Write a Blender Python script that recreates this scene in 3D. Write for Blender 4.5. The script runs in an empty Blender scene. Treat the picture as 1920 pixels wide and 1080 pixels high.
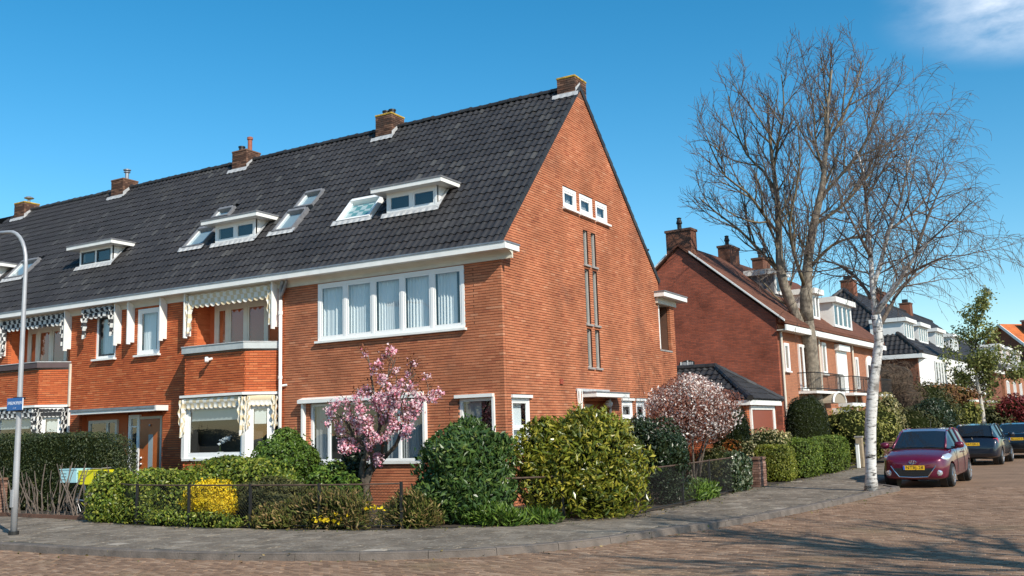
import bpy, bmesh, math, random
import numpy as np
from mathutils import Vector, Matrix

S = bpy.context.scene
COL = S.collection
R = math.radians
rnd = random.Random(7)
rng = np.random.default_rng(11)

# ------------------------------------------------------------------ camera
CAM = np.array([10.870, -18.484, 1.80])
RT = np.array([0.86486307, 0.50109593, -0.03024465])
UP = np.array([0.09970888, -0.11242017, 0.98864546])
FW = np.array([-0.49200611, 0.8580586, 0.14719177])
cd = bpy.data.cameras.new('camera'); cam = bpy.data.objects.new('camera', cd); COL.objects.link(cam)
cd.sensor_fit = 'HORIZONTAL'; cd.sensor_width = 36.0; cd.lens = 36.0 * 1785.0 / 1920.0
cd.clip_start = 0.1; cd.clip_end = 3000.0
cam.matrix_world = Matrix(((RT[0], UP[0], -FW[0], CAM[0]), (RT[1], UP[1], -FW[1], CAM[1]),
                           (RT[2], UP[2], -FW[2], CAM[2]), (0, 0, 0, 1)))
S.camera = cam
S.render.resolution_x = 1024; S.render.resolution_y = 576

# ------------------------------------------------------------------ light
SUN_EL = 36.0
SUN_AZ = math.atan2(0.895, -0.446)                 # heading towards the sun, from +Y to +X
W = bpy.data.worlds.new('World'); S.world = W; W.use_nodes = True
nt = W.node_tree; N = nt.nodes; L = nt.links; N.clear()
out = N.new('ShaderNodeOutputWorld'); bg = N.new('ShaderNodeBackground')
sky = N.new('ShaderNodeTexSky'); sky.sky_type = 'NISHITA'; sky.sun_disc = False
sky.sun_elevation = R(SUN_EL); sky.sun_rotation = SUN_AZ
sky.altitude = 0; sky.air_density = 1.0; sky.dust_density = 0.3; sky.ozone_density = 2.0
bg.inputs['Strength'].default_value = 0.15
hs = N.new('ShaderNodeHueSaturation'); hs.inputs['Saturation'].default_value = 1.42; hs.inputs['Hue'].default_value = 0.487
L.new(sky.outputs[0], hs.inputs['Color'])
# thin fair-weather clouds, the same over the whole dome
tc = N.new('ShaderNodeTexCoord'); sep = N.new('ShaderNodeSeparateXYZ'); L.new(tc.outputs['Generated'], sep.inputs[0])
az = N.new('ShaderNodeMath'); az.operation = 'ADD'; az.inputs[1].default_value = 0.12; L.new(sep.outputs['Z'], az.inputs[0])
dx = N.new('ShaderNodeMath'); dx.operation = 'DIVIDE'; L.new(sep.outputs['X'], dx.inputs[0]); L.new(az.outputs[0], dx.inputs[1])
dy = N.new('ShaderNodeMath'); dy.operation = 'DIVIDE'; L.new(sep.outputs['Y'], dy.inputs[0]); L.new(az.outputs[0], dy.inputs[1])
cmb = N.new('ShaderNodeCombineXYZ'); L.new(dx.outputs[0], cmb.inputs[0]); L.new(dy.outputs[0], cmb.inputs[1])
mp = N.new('ShaderNodeMapping'); mp.inputs['Location'].default_value = (0.30, -0.48, 0.0); L.new(cmb.outputs[0], mp.inputs[0])
blob = None                                           # a few fair-weather clouds spread round the dome
for (bx, by, br) in ((0.07, 1.90, 0.34), (2.3, 0.6, 0.5), (-2.6, -0.4, 0.6), (0.8, -1.7, 0.55), (3.4, -2.6, 0.7), (-1.4, -2.9, 0.6), (2.6, 3.4, 0.6)):
    vd = N.new('ShaderNodeVectorMath'); vd.operation = 'DISTANCE'; L.new(cmb.outputs[0], vd.inputs[0]); vd.inputs[1].default_value = (bx, by, 0)
    q = N.new('ShaderNodeMapRange'); q.interpolation_type = 'SMOOTHSTEP'; q.inputs['From Min'].default_value = 0.0; q.inputs['From Max'].default_value = br
    q.inputs['To Min'].default_value = 1.0; q.inputs['To Max'].default_value = 0.0; L.new(vd.outputs['Value'], q.inputs['Value'])
    if blob is None: blob = q.outputs[0]
    else:
        a_ = N.new('ShaderNodeMath'); a_.operation = 'MAXIMUM'; L.new(blob, a_.inputs[0]); L.new(q.outputs[0], a_.inputs[1]); blob = a_.outputs[0]
n2 = N.new('ShaderNodeTexNoise'); n2.inputs['Scale'].default_value = 3.2; n2.inputs['Detail'].default_value = 9; n2.inputs['Roughness'].default_value = 0.58
L.new(mp.outputs[0], n2.inputs['Vector'])
r2 = N.new('ShaderNodeMapRange'); r2.inputs['From Min'].default_value = 0.34; r2.inputs['From Max'].default_value = 0.56; L.new(n2.outputs[0], r2.inputs['Value'])
mm = N.new('ShaderNodeMath'); mm.operation = 'MULTIPLY'; L.new(blob, mm.inputs[0]); L.new(r2.outputs[0], mm.inputs[1])
m2 = N.new('ShaderNodeMath'); m2.operation = 'MULTIPLY'; m2.inputs[1].default_value = 0.95; m2.use_clamp = True; L.new(mm.outputs[0], m2.inputs[0])
mx = N.new('ShaderNodeMix'); mx.data_type = 'RGBA'; L.new(m2.outputs[0], mx.inputs[0])
L.new(hs.outputs[0], mx.inputs[6]); mx.inputs[7].default_value = (7.2, 7.6, 8.2, 1)
L.new(mx.outputs[2], bg.inputs['Color']); L.new(bg.outputs[0], out.inputs[0])

sd = bpy.data.lights.new('sun', 'SUN'); sd.energy = 5.0; sd.angle = R(0.53); sd.color = (1.0, 0.935, 0.82)
sun = bpy.data.objects.new('sun', sd); COL.objects.link(sun)
sun_vec = Vector((0.895 * math.cos(R(SUN_EL)), -0.446 * math.cos(R(SUN_EL)), math.sin(R(SUN_EL))))
sun.rotation_euler = sun_vec.to_track_quat('Z', 'Y').to_euler(); sun.location = (30, -20, 30)
vs = S.view_settings; vs.view_transform = 'Standard'; vs.look = 'None'; vs.exposure = 0.15; vs.gamma = 1.0; vs.use_curve_mapping = False
S.render.engine = 'CYCLES'

# ------------------------------------------------------------------ helpers
def ray_(x, y): return FW + ((x - 960) / 1785.0) * RT - ((y - 540) / 1785.0) * UP
def at_depth(x, y, d): return CAM + ray_(x, y) * d

def tag(o, label=None, cat=None, group=None, kind=None):
    if label: o['label'] = label
    if cat: o['category'] = cat
    if group: o['group'] = group
    if kind: o['kind'] = kind
    return o

def thing(name, label, cat, loc=(0, 0, 0), group=None, rotz=0.0):
    o = bpy.data.objects.new(name, None); COL.objects.link(o)
    o.location = loc; o.rotation_euler = (0, 0, rotz); o.empty_display_size = 0.2
    return tag(o, label, cat, group)

def link(name, me, mat=None, parent=None, smooth=False, loc=None):
    if mat is not None:
        for m in (mat if isinstance(mat, (list, tuple)) else [mat]):
            me.materials.append(m)
    if smooth and len(me.polygons): me.polygons.foreach_set('use_smooth', [True] * len(me.polygons))
    o = bpy.data.objects.new(name, me); COL.objects.link(o)
    if parent is not None: o.parent = parent
    if loc is not None: o.location = loc
    return o

def np_mesh(name, V, F):
    """V (n,3), F (m,k) arrays -> mesh, fast"""
    me = bpy.data.meshes.new(name)
    V = np.ascontiguousarray(V, dtype=np.float32); F = np.ascontiguousarray(F, dtype=np.int32)
    k = F.shape[1]
    me.vertices.add(len(V)); me.vertices.foreach_set('co', V.ravel())
    me.loops.add(F.size); me.loops.foreach_set('vertex_index', F.ravel())
    me.polygons.add(len(F)); me.polygons.foreach_set('loop_start', np.arange(0, F.size, k, dtype=np.int32))
    me.polygons.foreach_set('loop_total', np.full(len(F), k, dtype=np.int32))
    me.polygons.foreach_set('use_smooth', np.zeros(len(F), dtype=bool))
    me.update(calc_edges=True)
    return me

class MB:
    def __init__(s): s.v = []; s.f = []; s.m = []
    def add(s, vs, fs, mi=0):
        b = len(s.v); s.v.extend([tuple(map(float, q)) for q in vs])
        for f in fs: s.f.append([b + i for i in f]); s.m.append(mi)
        return s
    def box(s, x0, x1, y0, y1, z0, z1, mi=0):
        if x0 > x1: x0, x1 = x1, x0
        if y0 > y1: y0, y1 = y1, y0
        if z0 > z1: z0, z1 = z1, z0
        return s.add([(x0, y0, z0), (x1, y0, z0), (x1, y1, z0), (x0, y1, z0), (x0, y0, z1), (x1, y0, z1), (x1, y1, z1), (x0, y1, z1)],
              [(0, 3, 2, 1), (4, 5, 6, 7), (0, 1, 5, 4), (1, 2, 6, 5), (2, 3, 7, 6), (3, 0, 4, 7)], mi)
    def obox(s, c, ax, ay, az, mi=0):
        """oriented box: centre, three half-axis vectors"""
        c, ax, ay, az = map(np.array, (c, ax, ay, az)); q = []
        for k in (-1, 1):
            for i, j in ((-1, -1), (1, -1), (1, 1), (-1, 1)): q.append(c + i * ax + j * ay + k * az)
        return s.add(q, [(0, 3, 2, 1), (4, 5, 6, 7), (0, 1, 5, 4), (1, 2, 6, 5), (2, 3, 7, 6), (3, 0, 4, 7)], mi)
    def poly(s, pts, mi=0): return s.add(pts, [tuple(range(len(pts)))], mi)
    def prism(s, pts, d, mi=0):
        """extrude a planar polygon by vector d"""
        n = len(pts); q = [tuple(p) for p in pts] + [tuple(np.array(p) + np.array(d)) for p in pts]
        fs = [tuple(range(n))[::-1], tuple(range(n, 2 * n))] + [(i, (i + 1) % n, n + (i + 1) % n, n + i) for i in range(n)]
        return s.add(q, fs, mi)
    def tube(s, pts, rad, n=8, mi=0, cap=True):
        pts = [np.array(p, float) for p in pts]; k = len(pts)
        if not hasattr(rad, '__len__'): rad = [rad] * k
        b = len(s.v); prev = None
        for i, p in enumerate(pts):
            t = pts[min(i + 1, k - 1)] - pts[max(i - 1, 0)]; t = t / (np.linalg.norm(t) + 1e-9)
            a = np.cross(t, (0, 0, 1)) if abs(t[2]) < 0.95 else np.cross(t, (1, 0, 0))
            if prev is not None:
                a2 = prev - t * np.dot(prev, t)
                if np.linalg.norm(a2) > 1e-4: a = a2
            a = a / np.linalg.norm(a); prev = a; c = np.cross(t, a)
            for j in range(n):
                w = 2 * math.pi * j / n; s.v.append(tuple(p + rad[i] * (math.cos(w) * a + math.sin(w) * c)))
        for i in range(k - 1):
            for j in range(n):
                s.f.append([b + i * n + j, b + i * n + (j + 1) % n, b + (i + 1) * n + (j + 1) % n, b + (i + 1) * n + j]); s.m.append(mi)
        if cap:
            s.f.append([b + j for j in range(n)][::-1]); s.m.append(mi); s.f.append([b + (k - 1) * n + j for j in range(n)]); s.m.append(mi)
        return s
    def lathe(s, prof, c=(0, 0, 0), n=14, mi=0):
        b = len(s.v); c = np.array(c, float)
        for r, z in prof:
            for j in range(n):
                w = 2 * math.pi * j / n; s.v.append((c[0] + r * math.cos(w), c[1] + r * math.sin(w), c[2] + z))
        for i in range(len(prof) - 1):
            for j in range(n):
                s.f.append([b + i * n + j, b + i * n + (j + 1) % n, b + (i + 1) * n + (j + 1) % n, b + (i + 1) * n + j]); s.m.append(mi)
        s.f.append([b + j for j in range(n)][::-1]); s.m.append(mi)
        s.f.append([b + (len(prof) - 1) * n + j for j in range(n)]); s.m.append(mi)
        return s
    def build(s, name, mat, parent=None, smooth=False, bevel=0.0):
        me = bpy.data.meshes.new(name); me.from_pydata(s.v, [], s.f)
        if isinstance(mat, (list, tuple)): me.polygons.foreach_set('material_index', s.m)
        me.update()
        if bevel > 0:
            bm = bmesh.new(); bm.from_mesh(me)
            bmesh.ops.bevel(bm, geom=[e for e in bm.edges if e.is_manifold and e.calc_face_angle(0) > 0.5], offset=bevel, segments=1, affect='EDGES', profile=0.5)
            bm.to_mesh(me); bm.free()
        return link(name, me, mat, parent, smooth)

def copy_tree(o, parent=None):
    c = o.copy(); COL.objects.link(c)
    if parent is not None: c.parent = parent
    for ch in list(o.children): copy_tree(ch, c)
    return c

def text_mesh(name, body, size, mat, parent, mtx, extrude=0.001, align='CENTER', width=None):
    cu = bpy.data.curves.new(name, 'FONT'); cu.body = body; cu.size = size; cu.extrude = extrude; cu.align_x = align; cu.align_y = 'CENTER'
    cu.resolution_u = 2
    t = bpy.data.objects.new(name + '_tmp', cu); COL.objects.link(t)
    dg = bpy.context.evaluated_depsgraph_get(); me = bpy.data.meshes.new_from_object(t.evaluated_get(dg))
    COL.objects.unlink(t); bpy.data.objects.remove(t)
    me.name = name; me.materials.clear()
    if width and len(me.vertices):
        xs = [v.co.x for v in me.vertices]; k = width / max(1e-6, max(xs) - min(xs))
        for v in me.vertices: v.co.x *= k
    o = link(name, me, mat, parent); o.matrix_local = mtx
    return o
# ------------------------------------------------------------------ materials
def new_mat(name):
    m = bpy.data.materials.new(name); m.use_nodes = True
    b = m.node_tree.nodes['Principled BSDF']; return m, m.node_tree, b

def col(c): return (c[0], c[1], c[2], 1.0)

def simple(name, c, rough=0.6, metal=0.0, var=0.0, scale=6.0, bump=0.0, bscale=60.0, spec=0.5, coat=0.0):
    m, t, b = new_mat(name); N = t.nodes; L = t.links
    b.inputs['Base Color'].default_value = col(c); b.inputs['Roughness'].default_value = rough
    b.inputs['Metallic'].default_value = metal; b.inputs['Specular IOR Level'].default_value = spec
    if coat: b.inputs['Coat Weight'].default_value = coat; b.inputs['Coat Roughness'].default_value = 0.03
    tc = N.new('ShaderNodeTexCoord')
    if var > 0:
        n = N.new('ShaderNodeTexNoise'); n.inputs['Scale'].default_value = scale; n.inputs['Detail'].default_value = 6
        L.new(tc.outputs['Object'], n.inputs['Vector'])
        r = N.new('ShaderNodeMapRange'); r.inputs['From Min'].default_value = 0.3; r.inputs['From Max'].default_value = 0.7
        r.inputs['To Min'].default_value = 1 - var; r.inputs['To Max'].default_value = 1 + var; L.new(n.outputs[0], r.inputs[0])
        x = N.new('ShaderNodeMix'); x.data_type = 'RGBA'; x.blend_type = 'MULTIPLY'; x.inputs[0].default_value = 1
        x.inputs[6].default_value = col(c); L.new(r.outputs[0], x.inputs[7]); L.new(x.outputs[2], b.inputs['Base Color'])
    if bump > 0:
        n = N.new('ShaderNodeTexNoise'); n.inputs['Scale'].default_value = bscale; n.inputs['Detail'].default_value = 4
        L.new(tc.outputs['Object'], n.inputs['Vector'])
        bp = N.new('ShaderNodeBump'); bp.inputs['Strength'].default_value = bump; bp.inputs['Distance'].default_value = 0.02
        L.new(n.outputs[0], bp.inputs['Height']); L.new(bp.outputs[0], b.inputs['Normal'])
    return m

def pieces(name, ramp, rough=0.85, island=True, patch=0.18, pscale=0.6, grain=40.0, bump=0.25, spec=0.3, stain=None, space='Object'):
    """pieces that vary one from the next (bricks, tiles, slabs): colour picked from a ramp per piece, plus weather patches and grain.
    ramp: list of (pos, colour).  stain: (colour, amount, scale)"""
    m, t, b = new_mat(name); N = t.nodes; L = t.links
    b.inputs['Roughness'].default_value = rough; b.inputs['Specular IOR Level'].default_value = spec
    if island:
        g = N.new('ShaderNodeNewGeometry'); src = g.outputs['Random Per Island']
    else:
        g = N.new('ShaderNodeObjectInfo'); src = g.outputs['Random']
    cr = N.new('ShaderNodeValToRGB'); L.new(src, cr.inputs[0]); e = cr.color_ramp.elements
    e[0].position = ramp[0][0]; e[0].color = col(ramp[0][1]); e[1].position = ramp[-1][0]; e[1].color = col(ramp[-1][1])
    for p, c in ramp[1:-1]:
        k = e.new(p); k.color = col(c)
    gp = N.new('ShaderNodeNewGeometry')
    n = N.new('ShaderNodeTexNoise'); n.inputs['Scale'].default_value = pscale; n.inputs['Detail'].default_value = 5; n.inputs['Roughness'].default_value = 0.6
    L.new(gp.outputs['Position'], n.inputs['Vector'])
    r = N.new('ShaderNodeMapRange'); r.inputs['From Min'].default_value = 0.32; r.inputs['From Max'].default_value = 0.68
    r.inputs['To Min'].default_value = 1 - patch; r.inputs['To Max'].default_value = 1 + patch; L.new(n.outputs[0], r.inputs[0])
    x = N.new('ShaderNodeMix'); x.data_type = 'RGBA'; x.blend_type = 'MULTIPLY'; x.inputs[0].default_value = 1
    L.new(cr.outputs[0], x.inputs[6]); L.new(r.outputs[0], x.inputs[7])
    n3 = N.new('ShaderNodeTexNoise'); n3.inputs['Scale'].default_value = grain; n3.inputs['Detail'].default_value = 3
    L.new(gp.outputs['Position'], n3.inputs['Vector'])
    r3 = N.new('ShaderNodeMapRange'); r3.inputs['From Min'].default_value = 0.25; r3.inputs['From Max'].default_value = 0.75
    r3.inputs['To Min'].default_value = 0.86; r3.inputs['To Max'].default_value = 1.14; L.new(n3.outputs[0], r3.inputs[0])
    x3 = N.new('ShaderNodeMix'); x3.data_type = 'RGBA'; x3.blend_type = 'MULTIPLY'; x3.inputs[0].default_value = 1
    L.new(x.outputs[2], x3.inputs[6]); L.new(r3.outputs[0], x3.inputs[7])
    last = x3.outputs[2]
    if stain:
        sc, amt, ssc = stain
        n4 = N.new('ShaderNodeTexNoise'); n4.inputs['Scale'].default_value = ssc; n4.inputs['Detail'].default_value = 7; n4.inputs['Roughness'].default_value = 0.65
        L.new(gp.outputs['Position'], n4.inputs['Vector'])
        r4 = N.new('ShaderNodeMapRange'); r4.inputs['From Min'].default_value = 0.56; r4.inputs['From Max'].default_value = 0.72
        r4.inputs['To Max'].default_value = amt; L.new(n4.outputs[0], r4.inputs[0])
        x4 = N.new('ShaderNodeMix'); x4.data_type = 'RGBA'; L.new(r4.outputs[0], x4.inputs[0]); L.new(last, x4.inputs[6]); x4.inputs[7].default_value = col(sc)
        last = x4.outputs[2]
    L.new(last, b.inputs['Base Color'])
    if bump > 0:
        bp = N.new('ShaderNodeBump'); bp.inputs['Strength'].default_value = bump; bp.inputs['Distance'].default_value = 0.008
        L.new(n3.outputs[0], bp.inputs['Height']); L.new(bp.outputs[0], b.inputs['Normal'])
    return m

def brickwork(name, c1, c2, mortar, axis='x', course=0.064, length=0.22, rough=0.9, patch=0.25):
    """flat brickwork for walls too far off to tell the bricks apart. axis: horizontal world axis the wall runs along"""
    m, t, b = new_mat(name); N = t.nodes; L = t.links; b.inputs['Roughness'].default_value = rough; b.inputs['Specular IOR Level'].default_value = 0.2
    g = N.new('ShaderNodeNewGeometry'); sp = N.new('ShaderNodeSeparateXYZ'); L.new(g.outputs['Position'], sp.inputs[0])
    ad = N.new('ShaderNodeMath'); ad.operation = 'ADD'; L.new(sp.outputs[0], ad.inputs[0]); L.new(sp.outputs[1], ad.inputs[1])
    cb = N.new('ShaderNodeCombineXYZ'); L.new(ad.outputs[0], cb.inputs[0]); L.new(sp.outputs[2], cb.inputs[1])
    br = N.new('ShaderNodeTexBrick'); L.new(cb.outputs[0], br.inputs['Vector'])
    br.inputs['Scale'].default_value = 1.0; br.inputs['Brick Width'].default_value = length; br.inputs['Row Height'].default_value = course
    br.inputs['Mortar Size'].default_value = 0.0065; br.inputs['Mortar Smooth'].default_value = 0.2; br.inputs['Bias'].default_value = 0.0
    br.inputs['Color1'].default_value = col(c1); br.inputs['Color2'].default_value = col(c2); br.inputs['Mortar'].default_value = col(mortar)
    n = N.new('ShaderNodeTexNoise'); n.inputs['Scale'].default_value = 0.8; n.inputs['Detail'].default_value = 9; n.inputs['Roughness'].default_value = 0.7
    L.new(g.outputs['Position'], n.inputs['Vector'])
    r = N.new('ShaderNodeMapRange'); r.inputs['From Min'].default_value = 0.3; r.inputs['From Max'].default_value = 0.7
    r.inputs['To Min'].default_value = 1 - patch; r.inputs['To Max'].default_value = 1 + patch; L.new(n.outputs[0], r.inputs[0])
    x = N.new('ShaderNodeMix'); x.data_type = 'RGBA'; x.blend_type = 'MULTIPLY'; x.inputs[0].default_value = 1
    L.new(br.outputs['Color'], x.inputs[6]); L.new(r.outputs[0], x.inputs[7]); L.new(x.outputs[2], b.inputs['Base Color'])
    bp = N.new('ShaderNodeBump'); bp.inputs['Strength'].default_value = 0.6; bp.inputs['Distance'].default_value = 0.01; bp.invert = True
    L.new(br.outputs['Fac'], bp.inputs['Height']); L.new(bp.outputs[0], b.inputs['Normal'])
    return m

def leaf(name, ramp, rough=0.45, trans=0.25, spec=0.4, island=True):
    m = bpy.data.materials.new(name); m.use_nodes = True; t = m.node_tree; N = t.nodes; L = t.links
    b = N['Principled BSDF']; b.inputs['Roughness'].default_value = rough; b.inputs['Specular IOR Level'].default_value = spec
    g = N.new('ShaderNodeNewGeometry'); cr = N.new('ShaderNodeValToRGB'); L.new(g.outputs['Random Per Island'], cr.inputs[0]); e = cr.color_ramp.elements
    e[0].position = ramp[0][0]; e[0].color = col(ramp[0][1]); e[1].position = ramp[-1][0]; e[1].color = col(ramp[-1][1])
    for p, c in ramp[1:-1]: k = e.new(p); k.color = col(c)
    n = N.new('ShaderNodeTexNoise'); n.inputs['Scale'].default_value = 1.6; n.inputs['Detail'].default_value = 3; L.new(g.outputs['Position'], n.inputs['Vector'])
    r = N.new('ShaderNodeMapRange'); r.inputs['From Min'].default_value = 0.3; r.inputs['From Max'].default_value = 0.7
    r.inputs['To Min'].default_value = 0.75; r.inputs['To Max'].default_value = 1.25; L.new(n.outputs[0], r.inputs[0])
    x = N.new('ShaderNodeMix'); x.data_type = 'RGBA'; x.blend_type = 'MULTIPLY'; x.inputs[0].default_value = 1
    L.new(cr.outputs[0], x.inputs[6]); L.new(r.outputs[0], x.inputs[7]); L.new(x.outputs[2], b.inputs['Base Color'])
    if trans > 0:
        tr = N.new('ShaderNodeBsdfTranslucent'); L.new(x.outputs[2], tr.inputs[0])
        ms = N.new('ShaderNodeMixShader'); ms.inputs[0].default_value = trans
        L.new(b.outputs[0], ms.inputs[1]); L.new(tr.outputs[0], ms.inputs[2]); L.new(ms.outputs[0], N['Material Output'].inputs[0])
    return m

def glass(name, tint=(0.85, 0.9, 0.92), refl=1.0, rough=0.0):
    m = bpy.data.materials.new(name); m.use_nodes = True; t = m.node_tree; N = t.nodes; L = t.links; N.remove(N['Principled BSDF'])
    tr = N.new('ShaderNodeBsdfTransparent'); tr.inputs[0].default_value = col(tint)
    gl = N.new('ShaderNodeBsdfGlossy'); gl.inputs['Roughness'].default_value = rough; gl.inputs['Color'].default_value = (refl, refl, refl, 1)
    lw = N.new('ShaderNodeLayerWeight'); lw.inputs['Blend'].default_value = 0.5
    pw = N.new('ShaderNodeMath'); pw.operation = 'POWER'; pw.inputs[1].default_value = 4.0; L.new(lw.outputs['Facing'], pw.inputs[0])
    fr = N.new('ShaderNodeMapRange'); fr.inputs['To Min'].default_value = 0.10; fr.inputs['To Max'].default_value = 0.95; L.new(pw.outputs[0], fr.inputs[0])
    n = N.new('ShaderNodeTexNoise'); n.inputs['Scale'].default_value = 1.5; g = N.new('ShaderNodeNewGeometry'); L.new(g.outputs['Position'], n.inputs['Vector'])
    bp = N.new('ShaderNodeBump'); bp.inputs['Strength'].default_value = 0.02; bp.inputs['Distance'].default_value = 0.1; L.new(n.outputs[0], bp.inputs['Height']); L.new(bp.outputs[0], gl.inputs['Normal'])
    ms = N.new('ShaderNodeMixShader'); L.new(fr.outputs[0], ms.inputs[0]); L.new(tr.outputs[0], ms.inputs[1]); L.new(gl.outputs[0], ms.inputs[2])
    L.new(ms.outputs[0], N['Material Output'].inputs[0]); return m

def stripes(name, c1, c2, width, axis=0, rough=0.9):
    """woven stripes along a world axis"""
    m, t, b = new_mat(name); N = t.nodes; L = t.links; b.inputs['Roughness'].default_value = rough
    g = N.new('ShaderNodeNewGeometry'); sp = N.new('ShaderNodeSeparateXYZ'); L.new(g.outputs['Position'], sp.inputs[0])
    mu = N.new('ShaderNodeMath'); mu.operation = 'MULTIPLY'; mu.inputs[1].default_value = 1 / width; L.new(sp.outputs[axis], mu.inputs[0])
    fr = N.new('ShaderNodeMath'); fr.operation = 'FRACT'; L.new(mu.outputs[0], fr.inputs[0])
    gt = N.new('ShaderNodeMath'); gt.operation = 'GREATER_THAN'; gt.inputs[1].default_value = 0.5; L.new(fr.outputs[0], gt.inputs[0])
    x = N.new('ShaderNodeMix'); x.data_type = 'RGBA'; L.new(gt.outputs[0], x.inputs[0]); x.inputs[6].default_value = col(c1); x.inputs[7].default_value = col(c2)
    L.new(x.outputs[2], b.inputs['Base Color']); return m

BR = [(0.0, (0.36, 0.112, 0.055)), (0.1, (0.435, 0.148, 0.071)), (0.6, (0.465, 0.165, 0.080)), (0.95, (0.495, 0.185, 0.093)), (1.0, (0.54, 0.235, 0.13))]
M = {}
M['brick'] = pieces('red_brick', BR, patch=0.24, pscale=0.9, stain=((0.20, 0.090, 0.060), 0.65, 0.55))
M['brick1'] = pieces('red_brick_single', BR, island=False, patch=0.24, pscale=0.9, stain=((0.20, 0.090, 0.060), 0.65, 0.55))
BO = [(0.0, (0.40, 0.088, 0.030)), (0.3, (0.47, 0.110, 0.037)), (0.8, (0.51, 0.128, 0.043)), (1.0, (0.56, 0.175, 0.068))]
M['brick_b'] = pieces('orange_red_brick', BO, patch=0.12)
M['mortar'] = simple('dark_mortar', (0.085, 0.046, 0.033), 0.95, var=0.3, scale=3)
CHB = [(0.0, (0.055, 0.032, 0.023)), (0.5, (0.12, 0.060, 0.040)), (1.0, (0.21, 0.115, 0.075))]
M['brick_ch'] = pieces('weathered_chimney_brick', CHB, stain=((0.05, 0.045, 0.04), 0.6, 1.3))
M['lichen'] = simple('yellow_lichen_mortar', (0.42, 0.27, 0.04), 0.95, var=0.5, scale=9, bump=0.5)
TL = [(0.0, (0.027, 0.025, 0.026)), (0.5, (0.032, 0.030, 0.031)), (0.93, (0.037, 0.035, 0.036)), (1.0, (0.060, 0.058, 0.056))]
M['tile'] = pieces('anthracite_roof_tile', TL, rough=0.50, spec=0.35, patch=0.22, grain=25, bump=0.2, stain=((0.075, 0.073, 0.062), 0.35, 0.8))
M['tile1'] = pieces('anthracite_roof_tile_single', TL, rough=0.50, spec=0.35, island=False, patch=0.22, grain=25, bump=0.15, stain=((0.10, 0.10, 0.095), 0.35, 2.2))
M['under'] = simple('roof_underlay', (0.012, 0.012, 0.014), 0.9)
M['white'] = simple('white_paint', (0.80, 0.79, 0.75), 0.45, var=0.06, scale=4)
M['cream'] = simple('cream_paint', (0.62, 0.57, 0.47), 0.55, var=0.08, scale=3)
M['pvc'] = simple('white_window_frame', (0.82, 0.82, 0.80), 0.35)
M['darkframe'] = simple('dark_window_frame', (0.020, 0.020, 0.024), 0.4)
M['zinc'] = simple('zinc', (0.30, 0.31, 0.33), 0.45, metal=0.6, var=0.2, scale=5)
M['lead'] = simple('white_lead_flashing', (0.44, 0.44, 0.44), 0.6, var=0.2, scale=8)
M['greylead'] = simple('grey_lead', (0.17, 0.17, 0.18), 0.6, var=0.2, scale=8)
M['glass'] = glass('window_glass')
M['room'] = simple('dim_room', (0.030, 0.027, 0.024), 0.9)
M['curtain'] = simple('pale_net_curtain', (0.80, 0.81, 0.80), 0.9)
M['blind'] = simple('pale_blind', (0.55, 0.58, 0.56), 0.9)
M['soil'] = simple('garden_soil', (0.055, 0.042, 0.028), 0.95, var=0.4, scale=2, bump=0.6, bscale=20)
M['iron'] = simple('dark_iron', (0.016, 0.015, 0.014), 0.6, var=0.2)
M['rust'] = simple('rusty_rail', (0.085, 0.050, 0.034), 0.8, var=0.3, scale=10)
M['black'] = simple('black_plastic', (0.012, 0.012, 0.013), 0.5)
M['steel'] = simple('brushed_steel', (0.45, 0.45, 0.46), 0.35, metal=0.8)
M['lamp'] = simple('painted_lamp_post', (0.40, 0.40, 0.41), 0.4, metal=0.25, var=0.12, scale=3)
M['wood_o'] = simple('varnished_orange_door', (0.42, 0.115, 0.028), 0.35, var=0.15, scale=3)
M['wood_d'] = simple('dark_brown_door', (0.055, 0.022, 0.014), 0.4)
M['stone'] = simple('grey_stone_sill', (0.30, 0.27, 0.25), 0.8, var=0.15)
M['grey_alu'] = simple('grey_slit_frame', (0.42, 0.40, 0.37), 0.45)
# ------------------------------------------------------------------ ground, road, pavement
WP = {}
_link0 = link
def link(name, me, mat=None, parent=None, smooth=False, loc=None):
    o = _link0(name, me, mat, parent, smooth, loc)
    if parent is not None and parent in WP: o.matrix_parent_inverse = WP[parent]
    return o
def wthing(name, label, cat, loc, group=None):
    """a thing whose parts are modelled in world coordinates"""
    o = thing(name, label, cat, loc, group); WP[o] = Matrix.Translation(-Vector(loc)); return o

def project(P):
    q = np.asarray(P, float) - CAM; z = q @ FW
    zz = np.where(np.abs(z) < 1e-6, 1e-6, z)
    return 960 + 1785 * (q @ RT) / zz, 540 - 1785 * (q @ UP) / zz, z
def in_view(P, mx=350, my=200):
    x, y, z = project(P); return (z > 0.5) & (x > -mx) & (x < 1920 + mx) & (y > -my) & (y < 1080 + my)

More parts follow.
